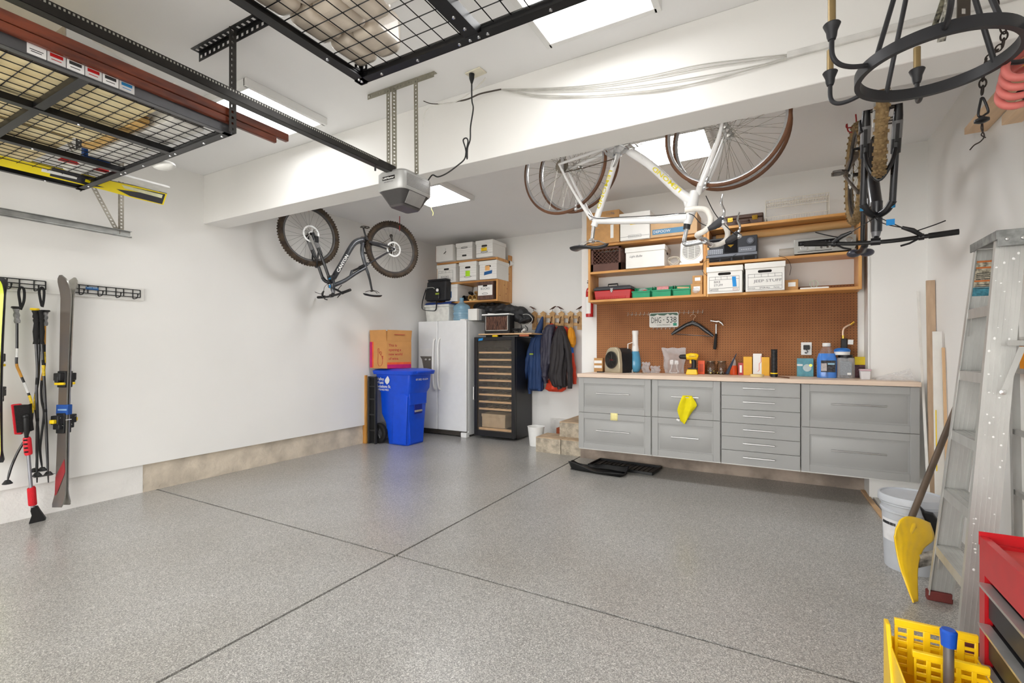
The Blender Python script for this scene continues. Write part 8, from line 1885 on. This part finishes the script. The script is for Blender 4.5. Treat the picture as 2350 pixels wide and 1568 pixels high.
# ---------------- chandelier hung from the ceiling
CI = M('chandelier_iron', (44,44,47), rough=.45, metal=.2, var=.06); GC = M('candle_gold', (150,128,88), rough=.4, metal=.5, var=.05)
cc = V((.485,2.24,2.35)); cr = .225; t = thing('chandelier', 'black iron ring chandelier with gold candle sleeves hanging from the ceiling', 'chandelier', cc)
m = MB(); N = 72; pr_ = [(-.010,-.020),(.008,-.020),(.008,.020),(-.010,.020)]
vs = []; fs = []
for i in range(N):
    th = 2*math.pi*i/N
    for (dr_, dz) in pr_: vs.append(cc+V((math.cos(th)*(cr+dr_), math.sin(th)*(cr+dr_), dz)))
for i in range(N):
    for j in range(4): a, b = i*4, ((i+1) % N)*4; fs.append((a+j, a+(j+1) % 4, b+(j+1) % 4, b+j))
m.add(vs, fs); m.build('ring', CI, t, smooth=30)
p0 = P(1985,150,Z=2.35)-cc; a0_ = math.degrees(math.atan2(p0.y, p0.x))
for k in range(6):
    th = R(a0_+58*k if k < 2 else a0_+60*k); u = V((math.cos(th), math.sin(th), 0)); b = cc+u*cr; m = MB()
    m.tube(smooth_path([b, b+u*.06+V((0,0,-.004)), b+u*.105+V((0,0,.008)), b+u*.128+V((0,0,.04)), b+u*.13+V((0,0,.10))],6), .0085, 10); ar_ = m.build('arm', CI, t)
    m = MB(); c = b+u*.13+V((0,0,.095)); m.lathe([(.012,0),(.016,.012),(.018,.03),(.028,.055),(.026,.058),(0,.056)], c, (0,0,1), 22); m.build('candle_cup', CI, ar_)
    m = MB(); m.cyl(c+V((0,0,.05)), c+V((0,0,.15)), .0125, n=18); m.build('candle_sleeve', GC, ar_)
apx = cc+V((0,0,.62))
for k in range(4):
    th = R(a0_+8+88*k); b = cc+V((math.cos(th),math.sin(th),0))*cr; m = MB(); m.cyl(b, apx+V((math.cos(th),math.sin(th),0))*.03, .0085, n=10); m.build('rod', CI, t)
m = MB(); m.lathe([(.012,0),(.045,.02),(.045,.05),(.012,.13),(0,.13)], apx, (0,0,1), 20); m.build('canopy', CI, t)
# chain with carabiner
RU = M('rusty_chain', (66,58,54), rough=.6, metal=.6, var=.2)
def chain(par, pts, size=.020, r=.0032, name='chain_link', cap=60):
    p = [V(x) for x in pts]; L = [0]
    for i in range(len(p)-1): L.append(L[-1]+(p[i+1]-p[i]).length)
    n = int(L[-1]/(size*1.35)); 
    for k in range(n):
        s_ = (k+.5)/n*L[-1]; i = max(j for j in range(len(p)-1) if L[j] <= s_); f = (s_-L[i])/(L[i+1]-L[i]); c = p[i].lerp(p[i+1], f); d = (p[i+1]-p[i]).normalized(); a, b, _ = frame_of(d); sd = a if k % 2 else b
        m = MB(); m.tube([c+d*(size*math.sin(q))*.95+sd*(size*.55*math.cos(q)) for q in [2*math.pi*j/14 for j in range(14)]], r, 6, closed=True); m.build(name, RU, par)
def W(x, y, D): return P(x, y, D=D)
t = thing('hanging_chain', 'rusty hanging chain with carabiner and wire tail beside the chandelier', 'chain', W(2255,230,1.95))
chain(t, [W(2282,0,1.95),W(2290,40,1.95),W(2305,75,1.95)]); chain(t, [W(2305,75,1.95),W(2302,100,1.95),W(2278,125,1.95),W(2262,140,1.95),W(2257,160,1.95),W(2254,215,1.95)])
m = MB(); m.tube(smooth_path([W(2252,225,1.95),W(2245,262,1.95),W(2252,268,1.95),W(2262,262,1.95),W(2268,255,1.95),W(2258,228,1.95),W(2252,225,1.95)],4), .0045, 8); m.build('carabiner', M('carabiner_dark', (50,50,52), rough=.4, metal=.7), t)
m = MB(); m.lathe([(.012,0),(.024,.006),(.024,.014),(.010,.022),(0,.022)], W(2253,282,1.95), (0,0,1), 16); m.build('swivel', M('carabiner_dark'), t)
m = MB(); m.tube(smooth_path([W(2253,284,1.95),W(2252,296,1.95),W(2259,312,1.95),W(2250,325,1.95),W(2236,333,1.95),W(2226,344,1.95)],4), .0026, 6); m.tube(smooth_path([W(2255,284,1.95),W(2256,300,1.95),W(2252,310,1.95),W(2262,316,1.95)],4), .0022, 6); m.build('wire_tail', RU, t)
# plumbers strap, speckled pipe, second flat bracket
SPK = M('speckled_pipe', (168,164,152), rough=.5, metal=.3, var=.35, scale=60)
m = MB(); m.cyl(W(2160,96,1.78), W(2186,-40,1.70), .0125, n=18); m.build('speckled_pipe', SPK, label='grey speckled pipe end hanging across the chandelier ring', cat='pipe')
m = MB(); m.cyl(W(2145,60,1.95), W(2178,-40,1.90), .010, n=14); m.build('speckled_pipe', M('speckled_green', (128,124,104), rough=.6, var=.4, scale=70), label='darker mottled pipe just behind the speckled pipe', cat='pipe')
a, b = W(2212,42,2.0), W(2214,-60,2.0); m = MB(); m.perf(a, b, (1,.56,0), .055, .004, .05, .35, .4); m.build('perforated_plate', M('plate_brown', (84,76,70), rough=.5, metal=.5), label='dark perforated steel plate hanging above the chandelier ring', cat='bracket', smooth=0)
# wooden cleat board on the right wall
m = MB(); m.bx(.995,1.098,2.9,3.93,2.645,2.685); m.build('cleat_board', M('raw_pine', (224,192,156), rough=.6, var=.05, scale=5, stretch=(6,.6,6)), label='raw pine board fixed along the top of the right wall', cat='board', bevel=.002)
m = MB(); m.bx(1.02,1.098,2.9,3.45,2.50,2.55); m.build('cleat_board', M('raw_pine'), label='lower raw pine board end on the right wall behind the red hose', cat='board', bevel=.002)
# red hose coil
HRD = M('hose_red', (206,112,104), rough=.5, var=.05)
t = thing('air_hose', 'coiled pinkish red air hose hanging at the right edge', 'hose', W(2350,210,1.75))
for k in range(4):
    m = MB(); D_ = 1.75-.02*k; c = W(2352+6*k, 196-22*k, D_); uu = (W(2400,196,D_)-W(2300,196,D_)).normalized(); pts = []
    for j in range(36):
        q = 2*math.pi*j/36; pts.append(c+uu*(.095*math.cos(q))+V((0,0,.075*math.sin(q)))+V((-.035,.06,.02))*math.cos(q)*0+V((.0,.05,0))*math.sin(q)+V((0,0,.055))*math.cos(q))
    m.tube(pts, .0125, 12, closed=True); m.build('hose_loop', HRD, t)
m = MB(); m.cyl(W(2338,215,1.72), W(2362,222,1.68), .013, n=16); m.build('hose_fitting', BLACKP, t)
m = MB(); m.tube([W(2346,112,1.8), W(2352,128,1.8), W(2356,150,1.8)], [.012,.014,.012], 10); m.build('yellow_fitting', YEL, label='yellow nozzle above the red hose at the right edge', cat='nozzle')
# things seen between the ladder rails on the right wall
m = MB(); m.bx(1.06,1.098,3.40,3.52,1.20,1.34); m.build('orange_box', M('orange_label', (250,160,30), rough=.5), label='small orange box on the right wall seen between ladder rails', cat='box', bevel=.003)
m = MB(); m.bx(1.03,1.098,3.15,3.75,1.37,1.385); m.build('wall_ledge', WHITEP, label='white ledge on the right wall seen through the ladder', cat='ledge', bevel=.002)
m = MB(); m.sph((1.06,3.83,1.285), .03,.05,.075); m.build('wall_bracket', BLACKP, label='rounded black bracket sticking out from behind the ladder rail', cat='bracket')
